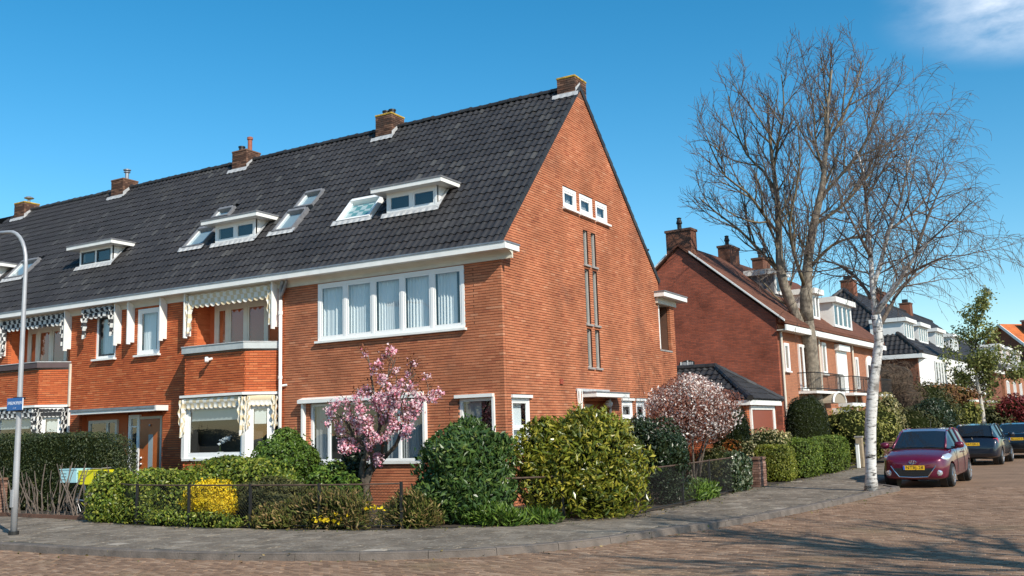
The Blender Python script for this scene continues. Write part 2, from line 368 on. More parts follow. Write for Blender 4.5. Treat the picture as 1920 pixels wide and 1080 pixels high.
def catmull(pts, step):
    pts = [np.array(p, float) for p in pts]; o = []
    for i in range(len(pts) - 1):
        p0 = pts[max(i - 1, 0)]; p1 = pts[i]; p2 = pts[i + 1]; p3 = pts[min(i + 2, len(pts) - 1)]
        n = max(2, int(np.linalg.norm(p2 - p1) / step))
        for k in range(n):
            t = k / n; o.append(0.5 * ((2 * p1) + (p2 - p0) * t + (2 * p0 - 5 * p1 + 4 * p2 - p3) * t * t + (3 * p1 - p0 - 3 * p2 + p3) * t ** 3))
    o.append(pts[-1]); return o
def resample(pts, step):
    pts = np.array(pts); d = np.r_[0, np.cumsum(np.linalg.norm(np.diff(pts, axis=0), axis=1))]
    n = max(2, int(round(d[-1] / step)) + 1); s = np.linspace(0, d[-1], n)
    return np.stack([np.interp(s, d, pts[:, i]) for i in range(pts.shape[1])], 1)
def inside(px, py, poly):
    poly = np.asarray(poly); r = np.zeros(px.shape, bool); n = len(poly); j = n - 1
    for i in range(n):
        xi, yi = poly[i]; xj, yj = poly[j]
        c = ((yi > py) != (yj > py)) & (px < (xj - xi) * (py - yi) / (yj - yi + 1e-12) + xi); r ^= c; j = i
    return r

KERB = catmull([(-46, -7.6), (-20, -8.05), (-10, -8.2), (-5.47, -8.21), (-3.94, -8.24), (-1.45, -8.15), (0.42, -7.79), (1.99, -7.26), (3.3, -6.45), (4.33, -5.03),
                (4.94, -3.26), (5.64, -1.06), (6.32, 2.38), (6.81, 5.91), (7.05, 7.35)], 0.25)
KERB = resample(KERB, 0.25)
BAYK = resample([(7.05, 7.35), (6.55, 8.15), (6.15, 8.9), (6.35, 12), (8.2, 34), (10.5, 62)], 0.5)
FENCE = resample(catmull([(-46, -3.9), (-20, -3.9), (-12.3, -3.94), (-7.73, -4.35), (-6.03, -4.95), (-2.93, -4.93), (-0.55, -4.65), (1.0, -3.9), (2.07, -3.2), (2.9, -2.0),
                          (3.4, -0.2), (3.55, 1.16), (3.5, 3.86), (3.45, 6.66), (3.75, 9), (4.0, 13), (4.15, 17), (5.2, 30), (7.5, 62)], 0.25), 0.25)

g = MB().poly([(-1500, -1500, -0.05), (1500, -1500, -0.05), (1500, 1500, -0.05), (-1500, 1500, -0.05)])
tag(g.build('ground', simple('rough_ground', (0.07, 0.075, 0.04), 0.95, var=0.3, scale=0.3)), kind='structure')

RB = [(0.0, (0.172, 0.104, 0.066)), (0.35, (0.232, 0.140, 0.087)), (0.7, (0.268, 0.166, 0.105)), (1.0, (0.35, 0.232, 0.155))]
M['road_base'] = brickwork('road_brick_far', (0.225, 0.138, 0.086), (0.268, 0.166, 0.105), (0.155, 0.115, 0.078), course=0.085, length=0.21)
# road plane: use x,y instead of x+y,z for the far pattern
t = M['road_base'].node_tree
for nd in list(t.nodes):
    if nd.type == 'COMBXYZ':
        spn = [q for q in t.nodes if q.type == 'SEPXYZ'][0]
        t.links.new(spn.outputs[0], nd.inputs[0]); t.links.new(spn.outputs[1], nd.inputs[1])
M['road'] = pieces('road_clinker', RB, rough=0.9, patch=0.18, pscale=0.5, grain=30, bump=0.4, stain=((0.225, 0.170, 0.090), 0.5, 0.35))
M['road1'] = pieces('road_clinker_single', RB, rough=0.9, island=False, patch=0.18, pscale=0.5, grain=30, bump=0.4, stain=((0.225, 0.170, 0.090), 0.5, 0.35))
road = MB().poly([(-70, -40, -0.012), (60, -40, -0.012), (60, 120, -0.012), (-70, 120, -0.012)]).build('road', M['road_base']); tag(road, kind='structure')

# clinkers laid in stretcher bond
BLx, BLy = 0.205, 0.085
ang = R(-9); ca, sa = math.cos(ang), math.sin(ang)
gu, gv = np.meshgrid(np.arange(-75, 95), np.arange(-190, 300)); gu = gu.ravel().astype(float); gv = gv.ravel().astype(float)
u0 = (gu + 0.5 * (gv % 2)) * BLx; v0 = gv * BLy
cx = u0 * ca - v0 * sa + 4.0; cy = u0 * sa + v0 * ca - 6.0
P = np.stack([cx, cy, np.zeros_like(cx)], 1); zdep = (P - CAM) @ FW
kp = np.vstack([KERB, BAYK[:40], [[-46, 30]]]) ; kp = np.vstack([KERB, BAYK, [[-46, 62]]])
keep = in_view(P, 250, 120) & (zdep < 24) & ~inside(cx, cy, kp)
cx, cy, zdep = cx[keep], cy[keep], zdep[keep]
def slab_mesh(cx, cy, lx, ly, z0, top, ca, sa, tilt=0.004, hj=0.002):
    n = len(cx); dz = rng.normal(0, hj, n); ta = rng.normal(0, tilt, n); tb = rng.normal(0, tilt, n); V = np.zeros((n, 8, 3))
    for k, (i, j, b) in enumerate(((-1, -1, 0), (1, -1, 0), (1, 1, 0), (-1, 1, 0), (-.97, -.94, 1), (.97, -.94, 1), (.97, .94, 1), (-.97, .94, 1))):
        ux = i * lx / 2; vy = j * ly / 2
        V[:, k, 0] = cx + ux * ca - vy * sa; V[:, k, 1] = cy + ux * sa + vy * ca
        V[:, k, 2] = z0 if not b else top + dz + ta * ux + tb * vy
    F = np.array([(4, 5, 6, 7), (0, 1, 5, 4), (1, 2, 6, 5), (2, 3, 7, 6), (3, 0, 4, 7)])
    return V.reshape(-1, 3), (F[None] + 8 * np.arange(n)[:, None, None]).reshape(-1, 4)
order = np.argsort(zdep); near = order[:300]; far = order[300:]
V, F = slab_mesh(cx[far], cy[far], BLx - 0.008, BLy - 0.008, -0.03, 0.0, ca, sa)
tag(link('clinker_paving', np_mesh('clinker_paving', V, F), M['road'], road), kind='stuff')
V, F = slab_mesh(np.zeros(1), np.zeros(1), BLx - 0.008, BLy - 0.008, -0.03, 0.0, 1, 0, 0, 0); cm = np_mesh('clinker', V, F); cm.materials.append(M['road1'])
for k in near:
    o = bpy.data.objects.new('clinker', cm); COL.objects.link(o); o.parent = road
    o.location = (cx[k], cy[k], rnd.gauss(0, 0.002)); o.rotation_euler = (rnd.gauss(0, 0.006), rnd.gauss(0, 0.006), ang)

# pavement block
M['slab_base'] = simple('pavement_joint', (0.075, 0.068, 0.055), 0.95, var=0.3, scale=4)
pk = [tuple(q) for q in KERB] + [tuple(q) for q in BAYK[1:]]
pv = [(x, y, 0.092) for x, y in pk] + [(x, y, 0.092) for x, y in FENCE[::-1]]
pav = MB().poly(pv).build('pavement', M['slab_base']); tag(pav, kind='structure')
SB = [(0.0, (0.140, 0.112, 0.084)), (0.4, (0.170, 0.138, 0.106)), (0.8, (0.195, 0.160, 0.124)), (0.96, (0.23, 0.19, 0.148)), (1.0, (0.34, 0.29, 0.235))]
M['slab'] = pieces('concrete_slab', SB, rough=0.9, patch=0.25, pscale=1.1, grain=26, bump=0.6, stain=((0.48, 0.41, 0.32), 0.9, 8.0))
M['slab1'] = pieces('concrete_slab_single', SB, rough=0.9, island=False, patch=0.22, pscale=0.7, grain=38, bump=0.5, stain=((0.46, 0.41, 0.335), 0.85, 11.0))
gu, gv = np.meshgrid(np.arange(-45, 60), np.arange(-60, 140)); gu = gu.ravel().astype(float); gv = gv.ravel().astype(float)
a2 = R(-4); c2, s2 = math.cos(a2), math.sin(a2)
u0 = (gu + 0.5 * (gv % 2)) * 0.3; v0 = gv * 0.3; cx = u0 * c2 - v0 * s2 + 2.0; cy = u0 * s2 + v0 * c2 - 4.0
ppoly = np.array([q[:2] for q in pv]); ok = np.ones(len(cx), bool)
kin = []
for i, j in ((-1, -1), (1, -1), (1, 1), (-1, 1)):
    ok &= inside(cx + (i * c2 - j * s2) * 0.15, cy + (i * s2 + j * c2) * 0.15, ppoly)
from_k = np.min(np.hypot(cx[:, None] - KERB[None, :, 0], cy[:, None] - KERB[None, :, 1]), 1)
Pp = np.stack([cx, cy, np.full_like(cx, 0.1)], 1); zdep = (Pp - CAM) @ FW
ok &= (from_k > 0.26) & in_view(Pp, 300, 100) & (zdep < 40)
cx, cy, zdep = cx[ok], cy[ok], zdep[ok]; order = np.argsort(zdep); near = order[:300]; far = order[300:]
V, F = slab_mesh(cx[far], cy[far], 0.294, 0.294, 0.07, 0.101, c2, s2, 0.006, 0.002)
tag(link('slab_paving', np_mesh('slab_paving', V, F), M['slab'], pav), kind='stuff')
V, F = slab_mesh(np.zeros(1), np.zeros(1), 0.294, 0.294, -0.03, 0.0, 1, 0, 0, 0); cm = np_mesh('paving_slab', V, F); cm.materials.append(M['slab1'])
for k in near:
    o = bpy.data.objects.new('paving_slab', cm); COL.objects.link(o); o.parent = pav
    o.location = (cx[k], cy[k], 0.101 + rnd.gauss(0, 0.002)); o.rotation_euler = (rnd.gauss(0, 0.006), rnd.gauss(0, 0.006), a2)

# kerb stones, one metre each
M['kerb'] = simple('kerb_concrete', (0.135, 0.110, 0.092), 0.9, var=0.25, scale=5, bump=0.5, bscale=40)
kerb = bpy.data.objects.new('kerb', None); COL.objects.link(kerb); tag(kerb, kind='structure')
def kerb_line(pts, n0, n1, step):
    i = n0
    while i < n1:
        j = min(i + step, len(pts) - 1); seg = pts[i:j + 1]
        if len(seg) < 2: break
        if in_view(np.r_[seg[len(seg) // 2], 0.1][None], 500, 300)[0]:
            m = MB(); Q = []
            dz = rnd.gauss(0, 0.003)
            for k, p in enumerate(seg):
                a = pts[max(i + k - 1, 0)]; b = pts[min(i + k + 1, len(pts) - 1)]; d = (b - a) / np.linalg.norm(b - a); nn = np.array([-d[1], d[0]])
                pp = p + d * (0.004 if k == 0 else (-0.004 if k == len(seg) - 1 else 0))
                Q.append([(*(pp - nn * 0.02), -0.05), (*pp, 0.085 + dz), (*(pp + nn * 0.02), 0.108 + dz), (*(pp + nn * 0.15), 0.110 + dz), (*(pp + nn * 0.15), 0.0)])
            vs = [q for row in Q for q in row]; fs = []
            for k in range(len(Q) - 1):
                for w in range(4): fs.append((k * 5 + w, (k + 1) * 5 + w, (k + 1) * 5 + w + 1, k * 5 + w + 1))
            fs.append((0, 1, 2, 3, 4)); e = (len(Q) - 1) * 5; fs.append((e + 4, e + 3, e + 2, e + 1, e))
            m.add(vs, fs).build('kerb_stone', M['kerb'], kerb)
        i = j
kerb_line(KERB, 0, len(KERB) - 1, 4); kerb_line(BAYK, 0, len(BAYK) - 1, 2)

# garden soil inside the fence
gv_ = [(x, y, 0.10) for x, y in FENCE] + [(-46, 62, 0.10)]
tag(MB().poly(gv_).build('garden_ground', M['soil']), kind='structure')
# ------------------------------------------------------------------ brick walls made of bricks
def runs(a0, a1, z, openings):
    iv = [(a0, a1)]
    for (o0, o1, zz0, zz1) in openings:
        if zz0 < z < zz1:
            nv = []
            for p, q in iv:
                if o1 <= p or o0 >= q: nv.append((p, q)); continue
                if o0 > p: nv.append((p, o0))
                if o1 < q: nv.append((o1, q))
            iv = nv
    return [(p, q) for p, q in iv if q - p > 0.02]

def brick_wall(parent, O, U, Nn, z0, z1, lim, openings, mat, single_mat=None, n_single=0, course=0.0625, depth=0.10, tooth=None, nm='brickwork'):
    O = np.array(O, float); U = np.array(U, float); Nn = np.array(Nn, float)
    bl = []; mv = MB(); nc = int((z1 - z0) / course)
    for i in range(nc):
        zb = z0 + i * course; zm = zb + course / 2
        l = lim(zm)
        if l is None: continue
        for (p, q) in runs(l[0], l[1], zm, openings):
            e0 = e1 = 0.0
            if tooth and i % 2: e0, e1 = tooth
            def pt(a, d, z): return O + U * a + Nn * d + np.array((0, 0, z))
            mv.add([pt(p + 0.006, -0.011, zb), pt(q - 0.006, -0.011, zb), pt(q - 0.006, -0.011, zb + course), pt(p + 0.006, -0.011, zb + course),
                    pt(p + 0.006, -depth, zb), pt(q - 0.006, -depth, zb), pt(q - 0.006, -depth, zb + course), pt(p + 0.006, -depth, zb + course)],
                   [(0, 1, 2, 3), (0, 4, 5, 1), (3, 2, 6, 7), (0, 3, 7, 4), (1, 5, 6, 2)])
            x = math.floor(p / 0.215) * 0.215 + (0.1075 if i % 2 else 0.0)
            if x > p: x -= 0.215
            cuts = [p] + [c for c in np.arange(x + 0.215, q, 0.215) if p + 0.055 < c < q - 0.055] + [q]
            for ci in range(len(cuts) - 1):
                s, e = cuts[ci], cuts[ci + 1] - (0.004 if ci < len(cuts) - 2 else 0)
                if e - s > 0.01:
                    bl.append((s - (e0 if s == p else 0), e + (e1 if e == q else 0), zb + rnd.gauss(0, 0.0008), zb + course - 0.0145 + rnd.gauss(0, 0.0012), rnd.gauss(0, 0.0016)))
    tag(mv.build('mortar_bed', M['mortar'], parent), kind='stuff')
    B = np.array(bl)
    C = O[None] + U[None] * ((B[:, 0] + B[:, 1]) / 2)[:, None]; C[:, 2] += (B[:, 2] + B[:, 3]) / 2
    sel = np.zeros(len(B), bool)
    if n_single:
        dist = np.linalg.norm(C - CAM, axis=1); full = (B[:, 1] - B[:, 0]) > 0.205
        px, py, _ = project(C); full &= (py < 800) & (px > 0) & (px < 1920)
        idx = np.where(full)[0]; idx = idx[np.argsort(dist[idx])][:n_single]; sel[idx] = True
    b = B[~sel]; n = len(b); V = np.zeros((n, 8, 3))
    for k, (ia, iz, dd) in enumerate(((0, 2, 0), (1, 2, 0), (1, 3, 0), (0, 3, 0), (0, 2, 1), (1, 2, 1), (1, 3, 1), (0, 3, 1))):
        dpt = np.where(dd == 0, b[:, 4], -depth)
        V[:, k] = O + U * b[:, ia][:, None] + Nn * dpt[:, None]; V[:, k, 2] += b[:, iz]
    F = np.array([(0, 1, 2, 3), (0, 4, 5, 1), (3, 2, 6, 7), (0, 3, 7, 4), (1, 5, 6, 2)])
    tag(link(nm, np_mesh(nm, V.reshape(-1, 3), (F[None] + 8 * np.arange(n)[:, None, None]).reshape(-1, 4)), mat, parent), kind='stuff')
    if n_single:
        m = MB(); hw = 0.1055; h = 0.025
        q = [(-1, -h, 0), (1, -h, 0), (1, h, 0), (-1, h, 0), (-1, -h, 1), (1, -h, 1), (1, h, 1), (-1, h, 1)]
        m.add([U * (a * hw) + Nn * (-depth * d) + np.array((0, 0, z)) for a, z, d in q], [tuple(f) for f in F.tolist()])
        me = bpy.data.meshes.new('brick'); me.from_pydata(m.v, [], m.f); me.materials.append(single_mat)
        for k in np.where(sel)[0]:
            o = bpy.data.objects.new('brick', me); COL.objects.link(o); o.parent = parent
            if parent in WP: o.matrix_parent_inverse = WP[parent]
            o.location = C[k] + Nn * B[k, 4]

# ------------------------------------------------------------------ windows
class Frame:
    """wall frame: a along the wall, d outwards, z up"""
    def __init__(s, O, U, Nn): s.O = np.array(O, float); s.U = np.array(U, float); s.N = np.array(Nn, float)
    def p(s, a, d, z): return s.O + s.U * a + s.N * d + np.array((0, 0, z))
    def box(s, m, a0, a1, d0, d1, z0, z1, mi=0):
        q = [s.p(a, d, z) for z in (z0, z1) for a, d in ((a0, d0), (a1, d0), (a1, d1), (a0, d1))]
        m.add(q, [(0, 3, 2, 1), (4, 5, 6, 7), (0, 1, 5, 4), (1, 2, 6, 5), (2, 3, 7, 6), (3, 0, 4, 7)], mi); return m
FRONT = Frame((0, 0, 0), (1, 0, 0), (0, -1, 0)); GABLE = Frame((0, 0, 0), (0, 1, 0), (1, 0, 0))

def curtain_mesh(fr, a0, a1, z0, z1, d, amp=0.025, waves=0.085, mat='curtain', parent=None, nm='curtain'):
    waves = waves * rnd.uniform(0.8, 1.7); amp = amp * rnd.uniform(0.8, 1.5); n = max(8, int((a1 - a0) / waves * 8)); v = []; f = []; ph = rnd.random() * 6
    for i in range(n + 1):
        a = a0 + (a1 - a0) * i / n; o = amp * math.sin((a - a0) / waves * 2 * math.pi + ph + 1.6 * math.sin(a * 5.3 + ph)) * (0.6 + 0.5 * math.sin(a * 11 + ph)) 
        v.append(fr.p(a, d + o, z0)); v.append(fr.p(a, d + o * 0.7, z1))
    for i in range(n): f.append((2 * i, 2 * i + 2, 2 * i + 3, 2 * i + 1))
    return MB().add(v, f).build(nm, M[mat], parent, smooth=True)

def window(parent, fr, a0, a1, z0, z1, splits=(), recess=0.05, fw=0.07, sash=0.045, mat='pvc', sashmat=None, curtains=None, sill=True, sill_mat='white', head=False,
           hsplit=None, label=None, name='window', back=0.30, glassmat='glass', sillw=0.07):
    """frame mesh with panes, curtain, sill and a dim room as its sub-parts"""
    d = -recess; m = MB(); B = fr.box
    B(m, a0, a0 + fw, d - 0.07, d, z0, z1); B(m, a1 - fw, a1, d - 0.07, d, z0, z1)
    B(m, a0 + fw, a1 - fw, d - 0.07, d, z1 - fw, z1); B(m, a0 + fw, a1 - fw, d - 0.07, d, z0, z0 + fw)
    xs = [a0 + fw] + list(splits) + [a1 - fw]
    for s in splits: B(m, s - fw / 2, s + fw / 2, d - 0.07, d, z0 + fw, z1 - fw)
    w = m.build(name, M[mat], parent)
    if label: w['label'] = label
    ms = MB(); cells = []
    for i in range(len(xs) - 1):
        p = xs[i] + (fw / 2 if i > 0 else 0); q = xs[i + 1] - (fw / 2 if i < len(xs) - 2 else 0)
        zs = [z0 + fw] + ([hsplit] if hsplit else []) + [z1 - fw]
        for j in range(len(zs) - 1):
            za, zb = zs[j] + (0.02 if j else 0), zs[j + 1] - (0.02 if j < len(zs) - 2 else 0)
            if sash > 0:
                B(ms, p, p + sash, d - 0.05, d - 0.012, za, zb); B(ms, q - sash, q, d - 0.05, d - 0.012, za, zb)
                B(ms, p + sash, q - sash, d - 0.05, d - 0.012, zb - sash, zb); B(ms, p + sash, q - sash, d - 0.05, d - 0.012, za, za + sash)
            cells.append((p + sash, q - sash, za + sash, zb - sash))
        if hsplit: B(ms, p, q, d - 0.055, d - 0.006, hsplit - 0.02, hsplit + 0.02)
    if sash > 0 or hsplit: ms.build('sash', M[sashmat or mat], w)
    for (p, q, za, zb) in cells:
        MB().poly([fr.p(p, d - 0.032, za), fr.p(q, d - 0.032, za), fr.p(q, d - 0.032, zb), fr.p(p, d - 0.032, zb)]).build('pane', M[glassmat], w)
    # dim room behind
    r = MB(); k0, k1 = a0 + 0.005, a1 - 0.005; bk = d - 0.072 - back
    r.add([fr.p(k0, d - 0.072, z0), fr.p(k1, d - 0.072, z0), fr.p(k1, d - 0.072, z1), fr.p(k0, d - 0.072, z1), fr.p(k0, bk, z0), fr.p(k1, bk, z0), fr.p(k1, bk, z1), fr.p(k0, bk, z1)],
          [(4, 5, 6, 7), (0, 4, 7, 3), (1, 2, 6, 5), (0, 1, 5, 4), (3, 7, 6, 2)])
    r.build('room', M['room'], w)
    if curtains:
        for c in curtains:
            curtain_mesh(fr, c[0], c[1], z0 + 0.03 if len(c) < 5 else c[4], z1 - 0.03, d - 0.15, c[2] if len(c) > 2 else 0.025, 0.085, c[3] if len(c) > 3 else 'curtain', w)
    if sill:
        s = MB(); B(s, a0 - 0.05, a1 + 0.05, -0.02, sillw, z0 - 0.055, z0 - 0.002); s.build('sill', M[sill_mat], w)
    if head:
        s = MB(); B(s, a0 - 0.03, a1 + 0.03, -0.02, 0.05, z1 + 0.002, z1 + 0.07); s.build('head_board', M['white'], w)
    return w

# ------------------------------------------------------------------ the terrace roof
YE, ZE, SL = -0.10, 6.005, 1.105                       # tile eave line and pitch
YR = 4.60; ZR = ZE + SL * (YR - YE)                    # ridge
cosr = 1 / math.hypot(1, SL); sinr = SL * cosr
ROWS = 22; GA = (YR - YE) / cosr / ROWS; TW = 0.20
def roof_pt(x, s, h=0.0): return np.array((x, YE + s * cosr - h * sinr, ZE + s * sinr + h * cosr))
def roof_z(y): return ZE + SL * (y - YE)
TU = np.array([0.0, 0.028, 0.058, 0.088, 0.118, 0.160, 0.207]); TZ = np.array([0.020, 0.040, 0.046, 0.036, 0.016, 0.006, 0.019])
def tile_template(gauge=GA):
    v = []
    for (s, h) in ((-0.01, 0.026), (gauge + 0.01, 0.0)):
        for u, z in zip(TU, TZ): v.append((u, s, z + h))
    for u, z in zip(TU, TZ): v.append((u, -0.006, z - 0.006))
    f = [(i, i + 1, 7 + i + 1, 7 + i) for i in range(6)] + [(14 + i, 14 + i + 1, i + 1, i) for i in range(6)]
    return np.array(v), np.array(f)
TV, TF = tile_template()
def tile_world(base):
    """template in roof frame -> offsets in world axes"""
    return np.stack([base[:, 0], base[:, 1] * cosr - base[:, 2] * sinr, base[:, 1] * sinr + base[:, 2] * cosr], 1)
HOLES = []                                             # (x0,x1,s0,s1) roof areas without tiles
def s_of_y(y): return (y - YE) / cosr

def roof_tiles(parent, x0, x1, n_single=0):
    n0 = int(math.floor((x0) / TW + 0.5)); n1 = int(math.floor((x1) / TW + 0.5)); pos = []
    for c in range(n0, n1):
        for r_ in range(ROWS):
            x = c * TW + 0.0; s = r_ * GA
            if any(hx0 < x + 0.1 < hx1 and hs0 < s + GA / 2 < hs1 for hx0, hx1, hs0, hs1 in HOLES): continue
            if x < -25.6 - (YR - (YE + s * cosr)): continue
            pos.append((x, s))
    pos = np.array(pos); P = np.stack([pos[:, 0], YE + pos[:, 1] * cosr, ZE + pos[:, 1] * sinr], 1)
    sel = np.zeros(len(P), bool)
    if n_single: sel[np.argsort(np.linalg.norm(P - CAM, axis=1))[:n_single]] = True
    Q = P[~sel]; n = len(Q); tv = np.repeat(TV[None], n, 0).copy()
    tv[:, :, 2] += rng.normal(0, 0.003, (n, 1)) + tv[:, :, 0] * rng.normal(0, 0.02, (n, 1)); tv[:, :, 1] += rng.normal(0, 0.004, (n, 1))
    W_ = np.stack([tv[:, :, 0], tv[:, :, 1] * cosr - tv[:, :, 2] * sinr, tv[:, :, 1] * sinr + tv[:, :, 2] * cosr], 2) + Q[:, None, :]
    tag(link('roof_tiling', np_mesh('roof_tiling', W_.reshape(-1, 3), (TF[None] + 21 * np.arange(n)[:, None, None]).reshape(-1, 4)), M['tile'], parent, smooth=False), kind='stuff')
    if n_single:
        me = np_mesh('roof_tile', tile_world(TV), TF); me.materials.append(M['tile1'])
        for q in P[sel]:
            o = bpy.data.objects.new('roof_tile', me); COL.objects.link(o); o.parent = parent
            if parent in WP: o.matrix_parent_inverse = WP[parent]
            o.location = q + np.array((0, 0, rnd.gauss(0, 0.003)))
    u = MB(); xa = x0 if x0 > -25.5 else -30.5
    if x0 > -25.5: u.poly([roof_pt(x0, -0.02, -0.02), roof_pt(x1, -0.02, -0.02), roof_pt(x1, s_of_y(YR), -0.02), roof_pt(x0, s_of_y(YR), -0.02)])
    else: u.poly([roof_pt(-30.3, -0.02, -0.02), roof_pt(x1, -0.02, -0.02), roof_pt(x1, s_of_y(YR), -0.02), roof_pt(-25.6, s_of_y(YR), -0.02)])
    # rear slope, plain
    u.poly([(x1, YR, ZR - 0.03), (x1, 9.95, ZR - 0.03 - 0.92 * (9.95 - YR)), (x0, 9.95, ZR - 0.03 - 0.92 * (9.95 - YR)), (x0, YR, ZR - 0.03)])
    u.build('roof_underlay', M['under'], parent)
    # ridge tiles
    k = int((x1 - x0) / 0.34); me = None
    rm = MB(); prof = [(math.cos(a) * 0.125, math.sin(a) * 0.10) for a in np.linspace(math.radians(-15), math.radians(195), 9)]
    rings = [(0.0, 1.0), (0.30, 1.0), (0.30, 1.10), (0.36, 1.12)]
    vs = []; fs = []
    for xx, sc in rings:
        for (py, pz) in prof: vs.append((xx, py * sc, pz * sc))
    for a in range(3):
        for b_ in range(8): fs.append((a * 9 + b_, (a + 1) * 9 + b_, (a + 1) * 9 + b_ + 1, a * 9 + b_ + 1))
    fs.append(tuple(range(27, 36))); fs.append(tuple(range(0, 9))[::-1])
    me = bpy.data.meshes.new('ridge_tile'); me.from_pydata(vs, [], fs); me.materials.append(M['tile1'])
    xx = max(x0, -25.7)
    while xx < x1 - 0.36:
        o = bpy.data.objects.new('ridge_tile', me); COL.objects.link(o); o.parent = parent
        if parent in WP: o.matrix_parent_inverse = WP[parent]
        o.location = (xx, YR, ZR + 0.0 + rnd.gauss(0, 0.006)); o.rotation_euler = (0, rnd.gauss(0, 0.008), 0); xx += 0.34

def gutter(parent, x0, x1):
    m = MB(); m.box(x0, x1, -0.40, -0.375, 5.83, 5.965); m.box(x0, x1, -0.375, 0.0, 5.83, 5.845); m.build('gutter_board', M['white'], parent)
    m = MB(); m.box(x0, x1, -0.418, -0.36, 5.966, 6.005); m.box(x0, x1, -0.36, -0.05, 5.90, 5.915); m.build('gutter_lip', M['zinc'], parent)
    m = MB(); prof = [(-0.012, 5.655), (-0.06, 5.655), (-0.06, 5.73), (-0.10, 5.78), (-0.22, 5.828), (-0.012, 5.828)]
    m.prism([(x0, y, z) for y, z in prof], (x1 - x0, 0, 0)).build('eaves_cove', M['cream'], parent)

def chimney(parent, x0, x1, y0, y1, z0, z1, pot=None, lichen=True, flash=True, bm='brick_ch'):
    c = MB(); c.box(x0 + 0.012, x1 - 0.012, y0 + 0.012, y1 - 0.012, z0, z1 - 0.03); ch = c.build('chimney', M['mortar'], parent)
    for fr, a0, a1 in ((Frame((0, y0, 0), (1, 0, 0), (0, -1, 0)), x0, x1), (Frame((x1, 0, 0), (0, 1, 0), (1, 0, 0)), y0 + 0.1, y1)):
        chim_bricks(ch, fr, a0, a1, z0, z1 - 0.03, bm)
    cap = MB(); cap.box(x0 - 0.018, x1 + 0.018, y0 - 0.018, y1 + 0.018, z1 - 0.035, z1 + 0.025)
    cap.build('cap', M['lichen' if lichen else 'brick_ch'], ch, bevel=0.012)
    if pot:
        for (px, py, kind) in pot:
            m = MB()
            if kind == 'cowl': m.lathe([(0.07, 0), (0.07, 0.28), (0.12, 0.29), (0.12, 0.31), (0.075, 0.32), (0.075, 0.36), (0.14, 0.37), (0.14, 0.40), (0.03, 0.44)], (px, py, z1 + 0.03)); mm = 'zinc'
            elif kind == 'mush': m.lathe([(0.055, 0), (0.055, 0.14), (0.11, 0.16), (0.19, 0.19), (0.19, 0.21), (0.10, 0.26), (0.02, 0.28)], (px, py, z1 + 0.03)); mm = 'zinc'
            elif kind == 'tall': m.lathe([(0.075, 0), (0.075, 0.38), (0.10, 0.39), (0.10, 0.47), (0.06, 0.49)], (px, py, z1 + 0.03)); mm = 'clay'
            else: m.lathe([(0.10, 0), (0.10, 0.12), (0.12, 0.13), (0.12, 0.17), (0.08, 0.18)], (px, py, z1 + 0.03)); mm = 'black'
            m.build('chimney_pot', M[mm], ch)
    if flash:
        m = MB(); sN = s_of_y(y0)
        # scalloped lead along the front foot, lead up the right side
        xs = np.arange(x0 - 0.12, x1 + 0.14, 0.05); vs = []; fs = []
        for i, x in enumerate(xs):
            dip = 0.03 * (0.5 + 0.5 * math.sin(x / 0.2 * 2 * math.pi)); hh = 0.085
            vs += [tuple(roof_pt(x, sN - 0.10 - dip, hh - 0.02)), tuple(roof_pt(x, sN + 0.02, hh + 0.02))]
        for i in range(len(xs) - 1): fs.append((2 * i, 2 * i + 2, 2 * i + 3, 2 * i + 1))
        m.add(vs, fs); m.box(x0 - 0.01, x1 + 0.01, y0 - 0.012, y0 + 0.0, roof_z(y0) - 0.02, roof_z(y0) + 0.12)
        yt = min(y1, YR)
        m.prism([(x1 + 0.004, y0, roof_z(y0) - 0.05), (x1 + 0.004, yt, roof_z(yt) - 0.05), (x1 + 0.004, yt, min(z1 - 0.08, roof_z(yt) + 0.12)), (x1 + 0.004, y0, min(z1 - 0.1, roof_z(y0) + 0.22))], (0.012, 0, 0))
        m.build('lead_flashing', M['lead'], ch)
    return ch
M['clay'] = simple('red_clay_pot', (0.30, 0.10, 0.06), 0.8, var=0.2)
def chim_bricks(ch, fr, a0, a1, z0, z1, bm):
    bl = []
    n = int((z1 - z0) / 0.0625)
    for i in range(n):
        zb = z1 - (i + 1) * 0.0625; x = a0 - (0.1075 if i % 2 else 0)
        while x < a1 - 0.01:
            s, e = max(x, a0), min(x + 0.205, a1)
            if e - s > 0.02: bl.append((s, e, zb, zb + 0.051))
            x += 0.215
    m = MB()
    for s, e, p, q in bl: fr.box(m, s, e, -0.09, rnd.gauss(0, 0.002), p, q)
    tag(m.build('chimney_bricks', M[bm], ch), kind='stuff')

def lead_apron(parent, x0, x1, s, w=0.16, mat='lead', nm='lead_apron'):
    xs = np.arange(x0, x1 + 0.01, 0.04); vs = []; fs = []
    for x in xs:
        dip = 0.045 * (0.5 + 0.5 * math.sin(x / 0.2 * 2 * math.pi)); bz = 0.012 * math.sin(x / 0.2 * 2 * math.pi)
        vs += [tuple(roof_pt(x, s - w - dip, 0.075 + bz)), tuple(roof_pt(x, s + 0.03, 0.10))]
    for i in range(len(xs) - 1): fs.append((2 * i, 2 * i + 2, 2 * i + 3, 2 * i + 1))
    MB().add(vs, fs).build(nm, M[mat], parent)

